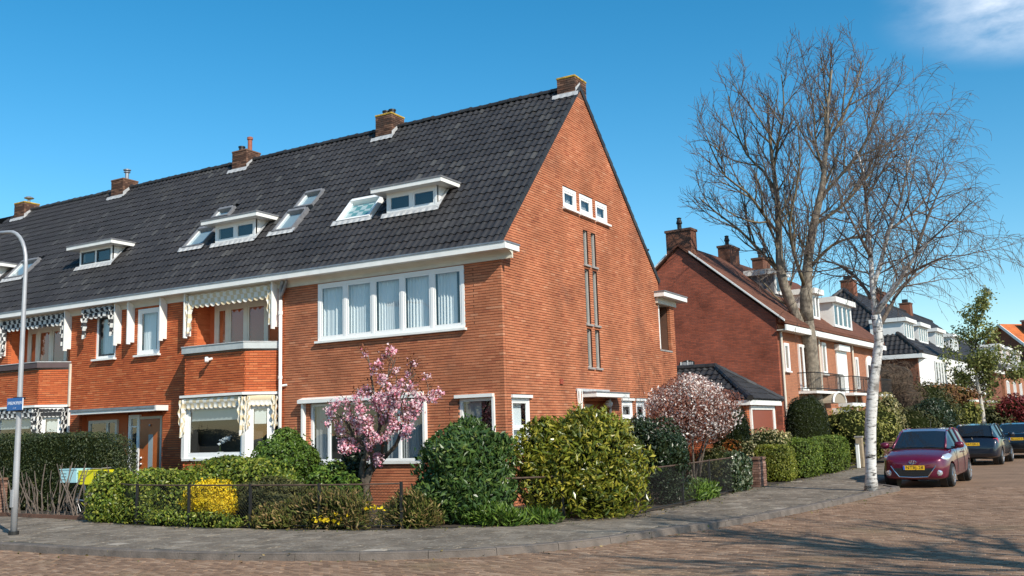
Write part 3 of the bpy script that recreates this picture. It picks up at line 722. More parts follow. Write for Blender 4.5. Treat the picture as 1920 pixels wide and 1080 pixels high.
def dormer(parent, x0, x1, frame='pvc', dark=False):
    yd = 1.20; zb = roof_z(yd) + 0.06; zt = zb + 0.56
    fr = Frame((0, yd, 0), (1, 0, 0), (0, -1, 0))
    yb = YE + (zt - ZE) / SL
    d = MB().box(x0 + 0.031, x1 - 0.031, yb - 0.02, yb + 0.08, zb + 0.3, zt).build('dormer', M['white'], parent)
    for xs in (x0, x1 - 0.03):
        MB().prism([(xs, yd + 0.002, zb - 0.1), (xs, yb + 0.1, zt), (xs, yd + 0.002, zt)], (0.03, 0, 0)).build('dormer_cheek', M['white'], d)
    window(d, fr, x0 + 0.0, x1 - 0.0, zb, zt, splits=[(x0 + x1) / 2], recess=-0.012, fw=0.075, sash=0.05, mat='pvc', sashmat='darkframe' if dark else 'pvc', sill=False, back=0.12, name='dormer_window')
    m = MB(); ov = 0.30
    for (a, b, z0, z1, mm) in ((0, 0, zt, zt + 0.12, 0),):
        m.box(x0 - 0.30, x1 + 0.32, yd - ov, yb + 0.25, zt + 0.002, zt + 0.105)
    m.build('dormer_fascia', M['white'], d)
    MB().box(x0 - 0.315, x1 + 0.335, yd - ov - 0.015, yb + 0.36, zt + 0.107, zt + 0.15).build('dormer_roof', M['greylead'], d)
    MB().box(x1 + 0.30, x1 + 0.42, yb + 0.12, yb + 0.26, zt + 0.03, zt + 0.10).build('dormer_spout', M['zinc'], d)
    lead_apron(d, x0 - 0.12, x1 + 0.1, s_of_y(yd) - 0.0, 0.12)
    m = MB()
    m.prism([tuple(roof_pt(x1 + 0.005, s_of_y(yd) - 0.06, 0.09)), tuple(roof_pt(x1 + 0.005, s_of_y(yb) + 0.05, 0.09)), tuple(roof_pt(x1 + 0.09, s_of_y(yb) + 0.05, 0.085)), tuple(roof_pt(x1 + 0.10, s_of_y(yd) - 0.06, 0.085))], (0, -0.008, 0.008))
    m.build('side_flashing', M['lead'], d)
    return d

def skylight(parent, x0, x1, y0, y1, frame='greylead', apron=True, blind=None, white=False):
    s0, s1 = s_of_y(y0), s_of_y(y1); HOLES.append((x0 - 0.02, x1 + 0.02, s0 - 0.05, s1 + 0.05))
    fr_h0, fr_h1 = -0.02, 0.12; w = 0.065
    m = MB()
    def sb(xa, xb, sa, sb_, h0, h1):
        q = [roof_pt(x, s, h) for h in (h0, h1) for x, s in ((xa, sa), (xb, sa), (xb, sb_), (xa, sb_))]
        m.add(q, [(0, 3, 2, 1), (4, 5, 6, 7), (0, 1, 5, 4), (1, 2, 6, 5), (2, 3, 7, 6), (3, 0, 4, 7)])
    sb(x0, x0 + w, s0, s1, fr_h0, fr_h1); sb(x1 - w, x1, s0, s1, fr_h0, fr_h1); sb(x0 + w, x1 - w, s0, s0 + w, fr_h0, fr_h1); sb(x0 + w, x1 - w, s1 - 0.11, s1, fr_h0, fr_h1 + 0.03)
    k = m.build('skylight', M['pvc' if white else frame], parent)
    m = MB(); m.poly([roof_pt(x0 + w, s0 + w, 0.07), roof_pt(x1 - w, s0 + w, 0.07), roof_pt(x1 - w, s1 - w, 0.07), roof_pt(x0 + w, s1 - w, 0.07)]).build('pane', M['glass'], k)
    bm_ = MB(); bm_.poly([roof_pt(x0 + w, s0 + w, 0.0), roof_pt(x1 - w, s0 + w, 0.0), roof_pt(x1 - w, s1 - w, 0.0), roof_pt(x0 + w, s1 - w, 0.0)]).build('blind', M[blind or 'skyblind'], k)
    m = MB()
    def sb2(xa, xb, sa, sb_, h0, h1):
        q = [roof_pt(x, s, h) for h in (h0, h1) for x, s in ((xa, sa), (xb, sa), (xb, sb_), (xa, sb_))]
        m.add(q, [(0, 3, 2, 1), (4, 5, 6, 7), (0, 1, 5, 4), (1, 2, 6, 5), (2, 3, 7, 6), (3, 0, 4, 7)])
    sb2(x0 + w, x0 + w + 0.05, s0 + w, s1 - w, 0.0, 0.075); sb2(x1 - w - 0.05, x1 - w, s0 + w, s1 - w, 0.0, 0.075); sb2(x0 + w + .05, x1 - w - .05, s0 + w, s0 + w + 0.07, 0.0, 0.074)
    m.build('inner_frame', M['pvc'], k)
    if apron: lead_apron(k, x0 - 0.12, x1 + 0.1, s0 - 0.0, 0.13)
    return k
M['skyblind'] = simple('skylight_blind', (0.30, 0.36, 0.38), 0.8)
# patchwork blind of pale squares
m_, t_, b_ = new_mat('chequered_blind'); gN = t_.nodes.new('ShaderNodeNewGeometry'); ck = t_.nodes.new('ShaderNodeTexChecker'); ck.inputs['Scale'].default_value = 5.2
ck.inputs['Color1'].default_value = (0.62, 0.68, 0.64, 1); ck.inputs['Color2'].default_value = (0.16, 0.36, 0.34, 1); t_.links.new(gN.outputs['Position'], ck.inputs[0]); t_.links.new(ck.outputs[0], b_.inputs['Base Color']); M['checkblind'] = m_

def fin(parent, x, z0=4.62, z1=5.825, dep=0.25):
    m = MB(); m.box(x - 0.02, x + 0.02, -dep, -0.004, z0 + 0.03, z1); m.box(x - 0.02, x + 0.02, -dep, -dep + 0.11, z0 - 0.03, z0 + 0.029)
    m.build('awning_side_board', M['white'], parent)

def awning(parent, p0, p1, ztop, drop, out, mat, n_sc=10, sides=(True, True), side_len=0.75, fold=0.12):
    """folded awning: bunched cloth with a scalloped valance between p0 and p1 (x,y), side curtains hanging at both ends"""
    p0 = np.array((*p0, 0.0)); p1 = np.array((*p1, 0.0)); d = (p1 - p0); Ln = np.linalg.norm(d); d /= Ln; nn = np.array((d[1], -d[0], 0))
    nx = n_sc * 8; v = []; f = []; rows = 9
    for i in range(nx + 1):
        a = i / nx; sc = abs(math.sin(a * n_sc * math.pi))
        for j in range(rows):
            t = j / (rows - 1)
            if t < 0.6:
                tt = t / 0.6; z = ztop - tt * fold * 1.4; o = 0.03 + out * math.sin(tt * math.pi) * (1 + 0.18 * math.sin(a * 37 + j)) * (0.85 + 0.3 * (0.5 + 0.5 * math.sin(tt * 9)))
            else:
                tt = (t - 0.6) / 0.4; z = ztop - fold * 1.4 - tt * drop * (0.62 + 0.38 * sc); o = 0.035 + 0.02 * math.sin(a * n_sc * 2 * math.pi + 0.6) * tt
            v.append(p0 + d * (a * Ln) + nn * o + np.array((0, 0, z)))
    for i in range(nx):
        for j in range(rows - 1): f.append((i * rows + j, i * rows + j + 1, (i + 1) * rows + j + 1, (i + 1) * rows + j))
    aw = MB().add(v, f).build('awning', M[mat], parent, smooth=True)
    for e, on in ((0.0, sides[0]), (1.0, sides[1])):
        if not on: continue
        c = p0 + d * (e * Ln); v = []; f = []; n = 11; kz = 18
        for k in range(kz + 1):
            z = ztop - 0.03 - side_len * k / kz; wd = 0.14 + 0.05 * math.sin(k * 1.25)
            for i in range(n):
                a = i / (n - 1); o = 0.05 + 0.06 * math.sin(a * 3 * math.pi + k * 0.22)
                v.append(c + d * ((a - 0.5) * wd) + nn * o + np.array((0, 0, z + (0.05 * math.cos(a * 7) if k == kz else 0))))
        for k in range(kz):
            for i in range(n - 1): f.append((k * n + i, k * n + i + 1, (k + 1) * n + i + 1, (k + 1) * n + i))
        MB().add(v, f).build('side_curtain', M[mat], aw, smooth=True)
    return aw
def checker_cloth(name, c1, c2, sc):
    m, t, b = new_mat(name); b.inputs['Roughness'].default_value = 0.95; g = t.nodes.new('ShaderNodeNewGeometry'); sp = t.nodes.new('ShaderNodeSeparateXYZ'); t.links.new(g.outputs['Position'], sp.inputs[0])
    ad = t.nodes.new('ShaderNodeMath'); ad.operation = 'SUBTRACT'; t.links.new(sp.outputs[0], ad.inputs[0]); t.links.new(sp.outputs[1], ad.inputs[1])
    cb = t.nodes.new('ShaderNodeCombineXYZ'); t.links.new(ad.outputs[0], cb.inputs[0]); t.links.new(sp.outputs[2], cb.inputs[1]); cb.inputs[2].default_value = 0.031
    ck = t.nodes.new('ShaderNodeTexChecker'); ck.inputs['Scale'].default_value = sc; ck.inputs['Color1'].default_value = col(c1); ck.inputs['Color2'].default_value = col(c2)
    t.links.new(cb.outputs[0], ck.inputs[0]); t.links.new(ck.outputs[0], b.inputs['Base Color']); return m
M['aw_y'] = checker_cloth('yellow_white_awning_cloth', (0.70, 0.68, 0.62), (0.60, 0.50, 0.33), 8.0)
M['aw_k'] = checker_cloth('black_white_awning_cloth', (0.56, 0.56, 0.54), (0.030, 0.031, 0.035), 8.0)
# ------------------------------------------------------------------ corner house (A)
XA, XB, XC, XD = -6.62, -12.97, -19.3, -30.3
HA = wthing('corner_house', 'red brick corner house with tall gable end and black tiled roof', 'house', (-3.3, 4.6, 0.1))
HB = wthing('terraced_house', 'terraced brick house with yellow awnings on its bay, next to the corner house', 'house', (-9.8, 4.6, 0.1))
HC = wthing('terraced_house', 'terraced brick house with black and white awnings, behind the lamp post', 'house', (-16.1, 4.6, 0.1))
HD = wthing('terraced_house', 'terraced house at the left edge, mostly its black roof and end chimney', 'house', (-23.0, 4.6, 0.1))

front_lim = lambda a0, a1: (lambda z: (a0, a1))
WU = (-5.46, -1.01, 4.17, 5.64); WL = (-5.76, -2.24, 1.14, 2.60); WS = (-1.25, -0.32, 1.30, 2.545)
brick_wall(HA, FRONT.O, FRONT.U, FRONT.N, 0.05, 5.80, front_lim(XA, 0.0), [WU, WL, WS], M['brick'], M['brick1'], 300)
def gable_lim(z):
    a0 = max(0.108, (z + 0.03 - 6.03) / SL)
    a1 = 11.1 if z < 5.78 else min(9.8, YR + (ZR - 0.06 - z) / 0.92)
    return (a0, a1) if a1 - a0 > 0.1 else None
TRI = [(3.30, 4.13), (4.29, 5.14), (5.31, 6.12)]
SLIT = [(a, a + 0.29, z0, z1) for (z0, z1) in ((6.16, 7.14), (4.54, 6.03), (3.38, 4.40)) for a in (4.42, 4.92)]
G_OPEN = [(a, b, 7.52, 8.09) for a, b in TRI] + SLIT + [(0.31, 1.19, 1.30, 2.59), (4.12, 5.75, 0.05, 2.56), (6.50, 7.32, 1.97, 2.59), (7.54, 8.3, 1.97, 2.59), (9.72, 10.72, 4.16, 5.79)]
brick_wall(HA, GABLE.O, GABLE.U, GABLE.N, 0.05, 11.2, gable_lim, G_OPEN, M['brick'])
# rear pier of the loggia and rear wall
m = MB(); m.box(-3.0, -0.12, 11.0, 11.1, 0.05, 5.8); m.box(-1.2, -0.12, 10.72, 11.0, 4.1, 5.8); m.build('rear_wall', M['brick_ch'], HA)
# solid core added to block light so the rooms stay dark
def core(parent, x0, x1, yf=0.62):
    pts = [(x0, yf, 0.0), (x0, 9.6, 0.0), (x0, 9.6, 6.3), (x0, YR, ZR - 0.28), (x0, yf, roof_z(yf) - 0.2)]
    MB().prism(pts, (x1 - x0, 0, 0)).build('light_block_core', M['room'], parent)
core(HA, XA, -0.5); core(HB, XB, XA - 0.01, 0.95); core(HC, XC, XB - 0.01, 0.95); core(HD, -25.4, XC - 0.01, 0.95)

window(HA, FRONT, *WU[:2], WU[2], WU[3], splits=(-4.57, -3.69, -2.80, -1.92), recess=-0.015, fw=0.075, sash=0.05,
       curtains=[(-5.40, -4.62, 0.03), (-4.55, -3.75, 0.03), (-3.64, -2.85, 0.03), (-2.75, -2.08, 0.035), (-1.85, -1.30, 0.035)], label='wide five-light upper window with net curtains', name='window', sillw=0.10)
M['greycurt'] = simple('grey_curtain', (0.38, 0.38, 0.38), 0.9)
wl = window(HA, FRONT, *WL[:2], WL[2], WL[3], splits=(-5.17, -2.98), recess=0.06, fw=0.07, sash=0.0, curtains=[(-5.70, -5.22, 0.02, 'greycurt'), (-2.95, -2.3, 0.025, 'greycurt'), (-3.45, -3.05, 0.025, 'greycurt')],
            label='wide ground floor window behind the pink tree', back=0.42)
m = MB(); m.box(-5.99, -2.21, -0.20, 0.0, 2.615, 2.70); m.prism([(-5.99, -0.20, 2.702), (-5.99, 0.0, 2.702), (-5.99, 0.0, 2.76)], (3.78, 0, 0)); m.build('awning_case', M['zincw'] if 'zincw' in M else M['white'], wl)
for q in (-5.93, -2.18): MB().box(q, q + 0.06, -0.12, -0.003, 1.2, 2.61).build('guide_rail', M['white'], wl)
ws = window(HA, FRONT, *WS, recess=0.06, fw=0.075, sash=0.0, curtains=[(-1.17, -0.75, 0.02, 'greycurt')], label='small front window near the corner', back=0.3)
MB().box(-1.30, -0.27, -0.10, 0.0, 2.55, 2.625).build('awning_case', M['white'], ws)
MB().box(-0.315, -0.26, -0.06, 0.0, 1.30, 2.545).build('guide_rail', M['white'], ws)
# gable windows
for k, (a, b) in enumerate(TRI):
    window(HA, GABLE, a, b, 7.52, 8.09, recess=0.02, fw=0.10, sash=0.055, curtains=[(a + 0.45, b - 0.1, 0.02, 'greycurt')], name='attic_window', back=0.25, sillw=0.09)
for (a, b, z0, z1) in SLIT:
    w_s = window(HA, GABLE, a, b, z0, z1, recess=0.045, fw=0.034, sash=0.0, mat='grey_alu', sill_mat='stone', name='slit_window', back=0.2, sillw=0.05, curtains=[(a + 0.04, b - 0.04, 0.0, 'greycurt')])
    m = MB(); GABLE.box(m, b - 0.006, b - 0.001, -0.044, -0.001, z0, z1); GABLE.box(m, a + 0.001, b - 0.007, -0.044, -0.001, z1 - 0.006, z1 - 0.001); m.build('dark_reveal', M['wood_d'], w_s)
window(HA, GABLE, 0.31, 1.19, 1.30, 2.52, recess=0.035, fw=0.085, sash=0.035, head=True, curtains=[(0.42, 1.05, 0.004, 'lace')] if False else [(0.42, 1.05, 0.01, 'curtain')], label='narrow gable window beside the yellow-green bush', hsplit=1.85)
for (a, b) in ((6.50, 7.32), (7.54, 8.3)):
    w = window(HA, GABLE, a, b, 1.97, 2.52, recess=0.03, fw=0.13, sash=0.03, head=True, curtains=[(a + 0.15, b - 0.15, 0.01, 'greycurt')], name='small_window')
    g = MB()
    for q in np.linspace(a + 0.2, b - 0.2, 5): GABLE.box(g, q - 0.006, q + 0.006, -0.05, -0.04, 2.1, 2.42)
    g.build('lattice', M['iron'], w)
# rear loggia: white door frame inside the notch, brick return lit from the street side
m = MB(); GABLE.box(m, 9.73, 9.95, -0.14, -0.06, 4.18, 5.78); GABLE.box(m, 9.81, 10.70, -0.72, -0.70, 4.16, 5.78, 1); m.build('loggia_frame', [M['white'], M['room']], HA)
m = MB(); GABLE.box(m, 9.70, 10.75, -0.7, 0.02, 4.11, 4.158); m.build('loggia_sill', M['stone'], HA)
m = MB(); m.box(-0.7, 0.33, 9.42, 9.45, 5.79, 5.93); m.box(0.31, 0.34, 9.45, 11.5, 5.79, 5.93); m.box(-1.2, 0.31, 11.47, 11.5, 5.79, 5.93); m.box(-1.2, 0.31, 9.45, 11.47, 5.80, 5.83)
m.build('rear_gutter_board', M['white'], HA)
MB().box(-1.2, 0.36, 9.40, 11.52, 5.932, 5.97).build('rear_gutter_lip', M['greylead'], HA)
m = MB(); m.box(-0.7, 0.08, 9.5, 11.15, 5.60, 5.798); m.build('rear_beam', M['cream'], HA)
m = MB(); m.lathe([(0.055, 0), (0.055, 0.62), (0.075, 0.63), (0.075, 0.66), (0.06, 0.67), (0.06, 1.30), (0.10, 1.32), (0.055, 1.46), (0.05, 1.56), (0.09, 1.58), (0.09, 1.62), (0.02, 1.63)], (-0.70, 10.75, 5.97)); fl = m.build('flue_pipe', M['iron'], HA)
m = MB(); m.lathe([(0.075, 0), (0.062, 0.60)], (-0.70, 10.75, 5.975)); m.build('flue_sleeve', M['lead'], fl)
# porch: canopy, door, lattice post, globe lamp
m = MB(); m.box(-0.02, 0.42, 3.95, 6.10, 2.58, 2.69); cn = m.build('porch_canopy', M['white'], HA)
MB().box(-0.03, 0.44, 3.93, 6.12, 2.692, 2.72).build('canopy_cover', M['zinc'], cn)
m = MB(); GABLE.box(m, 3.6, 5.6, 0.001, 0.05, 2.73, 2.80); m.build('canopy_upstand', M['lead'], cn)
m = MB(); GABLE.box(m, 4.12, 5.75, -0.36, -0.34, 0.1, 2.56); GABLE.box(m, 4.12, 4.14, -0.34, -0.1, 0.1, 2.56); GABLE.box(m, 5.73, 5.75, -0.34, -0.1, 0.1, 2.56); GABLE.box(m, 4.14, 5.73, -0.34, -0.1, 2.5, 2.56); m.build('porch_wall', M['brick'], HA)
m = MB(); GABLE.box(m, 4.36, 5.16, -0.335, -0.30, 0.1, 2.22); dr = m.build('front_door', M['wood_d'], HA)
m = MB(); GABLE.box(m, 4.28, 4.355, -0.335, -0.28, 0.1, 2.30); GABLE.box(m, 5.165, 5.30, -0.335, -0.27, 0.1, 2.30); GABLE.box(m, 4.36, 5.16, -0.335, -0.28, 2.225, 2.42); m.build('door_frame', M['cream'], dr)
m = MB(); GABLE.box(m, 4.2, 4.24, -0.2, -0.17, 1.95, 2.2); m.build('house_number_plate', M['white'], HA)
m = MB(); m.lathe([(0.02, -0.10), (0.07, -0.085), (0.10, -0.04), (0.11, 0), (0.10, 0.04), (0.07, 0.085), (0.02, 0.10)], (0.05, 5.5, 2.42)); m.build('globe_lamp', simple('opal_glass', (0.75, 0.73, 0.68), 0.3), HA, smooth=True)
m = MB(); GABLE.box(m, 5.62, 5.66, 0.0, 0.05, 0.1, 2.56); m.build('thin_downpipe', M['zinc'], HA)
m = MB()
for k in range(4):
    yy = 3.60 + 0.075 * k; pts = [(0.06, yy + 0.018 * math.sin(z * 9 + k * math.pi), z) for z in np.linspace(0.1, 2.78, 40)]
    m.tube(pts, 0.016, 5)
m.build('lattice_post', M['white'], HA)
MB().box(-0.01, 0.03, 2.71, 2.86, 2.89, 3.02).build('meter_box', simple('red_box', (0.30, 0.06, 0.03), 0.6), HA)
gutter(HA, XA, 0.333)
m = MB(); m.box(0.335, 0.36, -0.40, 0.24, 5.832, 5.967); m.box(0.0, 0.334, 0.215, 0.24, 5.832, 5.967); m.box(0.001, 0.334, -0.37, 0.214, 5.833, 5.846); m.build('gutter_return', M['white'], HA)
MB().box(0.0, 0.378, -0.36, 0.258, 5.968, 6.0).build('return_lip', M['zinc'], HA)
skylight(HA, -5.86, -4.72, 1.24, 1.88, blind='checkblind', white=True)
dA = dormer(HA, -4.15, -2.54); HOLES.append((-4.1, -2.6, s_of_y(1.25), s_of_y(1.75)))
skylight(HB, -8.26, -7.48, 1.27, 1.93); skylight(HB, -8.12, -7.38, 2.0, 2.52, apron=False)
skylight(HB, -11.93, -11.05, 1.25, 1.9); skylight(HB, -11.76, -11.03, 2.22, 2.54, apron=False)
dormer(HB, -10.51, -8.88); HOLES.append((-10.45, -8.95, s_of_y(1.25), s_of_y(1.75)))
dormer(HC, -16.79, -15.17, dark=True); HOLES.append((-16.7, -15.2, s_of_y(1.25), s_of_y(1.75)))
dormer(HD, -23.0, -21.45); skylight(HD, -20.9, -19.85, 1.24, 1.9)
roof_tiles(HA, XA, 0.0, 300); roof_tiles(HB, XB, XA, 300); roof_tiles(HC, XC, XB, 0); roof_tiles(HD, XD, XC, 0)
# verge tiles on both slopes of the gable
for i in range(ROWS):
    s0 = i * GA; m = MB()
    q = [roof_pt(x, s, h) for h in (-0.06, 0.055) for x, s in ((-0.03, s0 - 0.012), (0.035, s0 - 0.012), (0.035, s0 + GA), (-0.03, s0 + GA))]
    for k in (4, 5): q[k] = q[k] + np.array((0, -sinr, cosr)) * 0.022
    m.add(q, [(0, 3, 2, 1), (4, 5, 6, 7), (0, 1, 5, 4), (1, 2, 6, 5), (2, 3, 7, 6), (3, 0, 4, 7)]).build('verge_tile', M['tile1'], HA)
sr = 0.92; cr_ = 1 / math.hypot(1, sr); sn_ = sr * cr_
def rear_pt(x, s, h): return np.array((x, YR + s * cr_ + h * sn_, ZR - 0.02 - s * sn_ + h * cr_))
for i in range(22):
    s0 = 0.05 + i * 0.325; m = MB(); q = [rear_pt(x, s, h) for h in (-0.08, 0.05) for x, s in ((-0.28, s0), (0.035, s0), (0.035, s0 + 0.33), (-0.28, s0 + 0.33))]
    for k in (6, 7): q[k] = q[k] + np.array((0, sn_, cr_)) * 0.028
    m.add(q, [(0, 3, 2, 1), (4, 5, 6, 7), (0, 1, 5, 4), (1, 2, 6, 5), (2, 3, 7, 6), (3, 0, 4, 7)]).build('verge_tile', M['tile1'], HA)
chimney(HA, -0.55, 0.004, 4.30, 5.02, 10.80, 11.44, flash=True)
chimney(HB, -6.86, -6.24, 4.22, 4.88, 10.45, 11.58, pot=[(-6.66, 4.5, 'box'), (-6.42, 4.5, 'box')])
chimney(HC, -13.05, -12.38, 4.22, 4.88, 10.45, 11.50, pot=[(-12.5, 4.5, 'tall'), (-12.78, 4.4, 'box')], lichen=False)
chimney(HC, -19.36, -18.68, 4.22, 4.88, 10.45, 11.50, pot=[(-18.9, 4.55, 'cowl')], lichen=False)
chimney(HD, -25.35, -24.68, 4.22, 4.88, 10.45, 11.50, pot=[(-24.9, 4.55, 'mush')])

# ------------------------------------------------------------------ terraced houses B and C
def terraced(H, x0, x1, bay, win, darkwin, recess, aw, fins):
    """bay: (left wall end, left corner, right corner, right wall end); win: upper window x0,x1; recess: door recess x0,x1 or None"""
    bl, c0, c1, br = bay; D = 0.62
    ops = [(bl, br, 0.05, 4.06), (bl + 0.25, br - 0.03, 4.05, 5.85), (win[0], win[1], 4.26, 5.60)]
    if recess: ops.append((max(recess[0], x0 - 0.01), min(recess[1], x1 + 0.01), 0.05, 2.60))
    brick_wall(H, FRONT.O, FRONT.U, FRONT.N, 0.05, 5.80, front_lim(x0, x1), ops, M['brick_b'])
    # canted bay: three faces of brick parapet and base
    dl = math.hypot(c0 - bl, D); ul = np.array(((c0 - bl) / dl, -D / dl, 0)); nl = np.array((ul[1], -ul[0], 0))
    dr_ = math.hypot(br - c1, D); ur = np.array(((br - c1) / dr_, D / dr_, 0)); nr = np.array((ur[1], -ur[0], 0))
    F0 = Frame((bl, 0, 0), ul, nl); F1 = Frame((c0, -D, 0), (1, 0, 0), (0, -1, 0)); F2 = Frame((c1, -D, 0), ur, nr)
    for fr, ln, th in ((F0, dl, (0, 0.018)), (F1, c1 - c0, (0.022, 0.022)), (F2, dr_, (0.018, 0))):
        brick_wall(H, fr.O, fr.U, fr.N, 2.98, 4.07, front_lim(0, ln), [], M['brick_b'], tooth=th)
        brick_wall(H, fr.O, fr.U, fr.N, 0.05, 1.24, front_lim(0, ln), [], M['brick_b'], tooth=th)
    plan = lambda o: [(bl - o * 0.4, 0.12), (bl - o * 0.4, 0.0), (c0 - o * 0.4, -D - o), (c1 + o * 0.4, -D - o), (br + o * 0.4, 0.0), (br + o * 0.4, 0.12)]
    def slab(o, z0, z1, nm, mat, par=H): return MB().prism([(x, y, z0) for x, y in plan(o)], (0, 0, z1 - z0)).build(nm, M[mat], par)
    slab(0.10, 4.085, 4.25, 'parapet_cap', 'parap_w' if aw == 'aw_y' else 'parap_d'); slab(0.12, 4.252, 4.275, 'cap_flashing', 'lead')
    slab(-0.06, 4.02, 4.08, 'balcony_floor', 'stone')
    slab(0.13, 2.90, 2.965, 'bay_ledge', 'white'); slab(0.02, 2.72, 2.898, 'bay_beam', 'darkframe')
    slab(0.05, 1.245, 1.30, 'bay_sill', 'white')
    cw = 0.16
    window(H, F1, 0.02, c1 - c0 - 0.02, 1.30, 2.72, recess=0.03, fw=0.10, sash=0.05, sill=False, curtains=None, name='bay_window', back=0.42)
    window(H, F2, 0.05, dr_ - 0.12, 1.30, 2.72, recess=0.03, fw=0.12, sash=0.06, sill=False, name='bay_window', back=0.25)
    window(H, F0, 0.12, dl - 0.05, 1.30, 2.72, recess=0.03, fw=0.12, sash=0.06, sill=False, name='bay_window', back=0.25)
    bd = MB(); F1.box(bd, 0.18, c1 - c0 - 0.18, -0.115, -0.11, 2.28, 2.60); F2.box(bd, 0.25, dr_ - 0.3, -0.115, -0.11, 2.15, 2.60); bd.build('roller_blind', M['blind'], H)
    for (x, y) in ((c0, -D), (c1, -D)): MB().box(x - 0.06, x + 0.06, y - 0.03, y + 0.09, 1.302, 2.718).build('bay_post', M['white'], H)
    # loggia behind the parapet
    yb = 0.55
    m = MB(); m.box(bl + 0.25, br - 0.03, yb, yb + 0.05, 4.0, 5.9); m.box(bl + 0.15, bl + 0.25, 0.1, yb, 4.0, 5.66); m.box(br - 0.03, br + 0.07, 0.1, yb, 4.0, 5.66); m.build('loggia_wall', M['brick_b'], H)
    brick_wall(H, (bl + 0.25, 0.11, 0), (0, 1, 0), (1, 0, 0), 4.08, 5.66, front_lim(0.0, 0.44), [], M['brick_b'], depth=0.05)
    MB().box(bl + 0.2, br, 0.0, yb, 5.665, 5.70).build('loggia_ceiling', M['cream'], H)
    fl = Frame((0, yb, 0), (1, 0, 0), (0, -1, 0)); w0, w1 = bl + 0.50, br - 0.9
    window(H, fl, w0, w1, 4.10, 5.52, splits=(w0 + 0.52, w0 + 1.22), recess=-0.06, fw=0.10, sash=0.06, sill=False, name='loggia_window', back=0.0, mat='cream')
    m = MB(); fl.box(m, w0 - 0.02, w1 + 0.02, 0.001, 0.07, 5.525, 5.66); m.build('loggia_head', M['cream'], H)
    # upper awning and boards
    awning(H, (bl + 0.22, -0.13), (br - 0.17, -0.13), 5.78, 0.22, 0.04, aw, n_sc=15, side_len=1.0)
    for x in fins: fin(H, x)
    # lower awnings
    awning(H, (c0 + 0.0, -D - 0.03), (c1 - 0.05, -D - 0.01), 2.88, 0.12, 0.035, aw, n_sc=13, side_len=0.95)
    e0 = np.array((c1, -D)) + nr[:2] * 0.03 + ur[:2] * 0.06; e1 = np.array((br, 0)) + nr[:2] * 0.03 - ur[:2] * 0.12
    awning(H, tuple(e0), tuple(e1), 2.88, 0.12, 0.035, aw, n_sc=6, side_len=0.8)
    window(H, FRONT, win[0], win[1], 4.26, 5.60, recess=0.0 if not darkwin else 0.03, fw=0.085, sash=0.05 if not darkwin else 0.055, sashmat='darkframe' if darkwin else 'pvc',
           curtains=[(win[0] + 0.1, win[1] - 0.1, 0.02, 'curtain')] if darkwin else [(win[0] + 0.1, win[0] + 0.62, 0.012, 'curtain', 4.3)], label='dark framed upper window with vertical blind' if darkwin else 'white framed upper window', sillw=0.11, back=0.3)
    gutter(H, x0, x1)
M['parap_w'] = simple('grey_parapet_board', (0.42, 0.45, 0.45), 0.5, var=0.1); M['parap_d'] = simple('brown_parapet_board', (0.075, 0.045, 0.045), 0.5, var=0.1)
terraced(HB, XB, XA, (-10.23, -9.61, -7.39, -6.78), (-12.34, -11.39), False, (-14.86, -11.2), 'aw_y', (-10.13, -6.84, -11.12, -12.50))
terraced(HC, XC, XB, (-18.82, -18.2, -15.98, -15.38), (-14.22, -13.30), True, (-14.86, -11.2), 'aw_k', (-15.40, -13.08, -18.72))
awning(HC, (-14.45, -0.20), (-13.2, -0.20), 5.80, 0.18, 0.07, 'aw_k', n_sc=6, side_len=0.85)
# house D front, mostly out of the picture
brick_wall(HD, FRONT.O, FRONT.U, FRONT.N, 2.4, 5.80, front_lim(-24.0, XC), [], M['brick_b']); gutter(HD, -30.0, XC)
# shared door recess and canopy of B and C
m = MB(); m.box(-14.86, -12.99, 0.25, 0.30, 0.05, 2.62); m.box(-14.90, -14.86, 0.1, 0.25, 0.05, 2.62); m.build('recess_wall', M['brick_b'], HC)
m = MB(); m.box(-12.98, -11.16, 0.30, 0.34, 0.05, 2.62); m.box(-11.2, -11.16, 0.1, 0.30, 0.05, 2.62); m.build('recess_wall', M['brick_b'], HB)
rf = Frame((0, 0.25, 0), (1, 0, 0), (0, -1, 0))
window(HC, rf, -14.66, -13.36, 0.9, 2.45, splits=(-13.80,), recess=-0.075, fw=0.09, sash=0.0, sill=False, mat='cream', name='hall_window', back=0.0)
rf2 = Frame((0, 0.30, 0), (1, 0, 0), (0, -1, 0))
window(HB, rf2, -12.92, -12.44, 0.15, 2.56, recess=-0.075, fw=0.11, sash=0.0, sill=False, hsplit=2.22, name='side_light', back=0.0, curtains=None, label='tall narrow white side light of the orange door')
m = MB(); rf2.box(m, -12.42, -11.58, 0.005, 0.06, 0.1, 2.42); dB = m.build('front_door', M['wood_o'], HB); dB['label'] = 'varnished orange-brown front door'
m = MB(); rf2.box(m, -12.05, -11.86, 0.062, 0.066, 0.5, 1.98); m.build('door_glass', simple('frosted_glass', (0.30, 0.36, 0.38), 0.25), dB)
m = MB(); rf2.box(m, -11.57, -11.50, 0.005, 0.07, 0.1, 2.5); rf2.box(m, -12.42, -11.58, 0.005, 0.07, 2.425, 2.5); m.build('door_frame', M['cream'], dB)
for nm, a, z in (('door_knob', -12.32, 1.15), ('door_bell', -12.32, 1.32), ('peephole', -11.98, 2.24)):
    MB().lathe([(0.028, -0.028), (0.036, 0), (0.028, 0.028)], tuple(rf2.p(a, 0.085, z))).build(nm, M['steel'], dB)
m = MB(); m.box(-14.72, -11.0, -0.40, 0.02, 2.625, 2.70); cnB = m.build('door_canopy', M['white'], HB)
m = MB(); m.box(-14.75, -11.03, -0.43, 0.0, 2.703, 2.77); m.build('canopy_cover', M['zinc'], cnB)
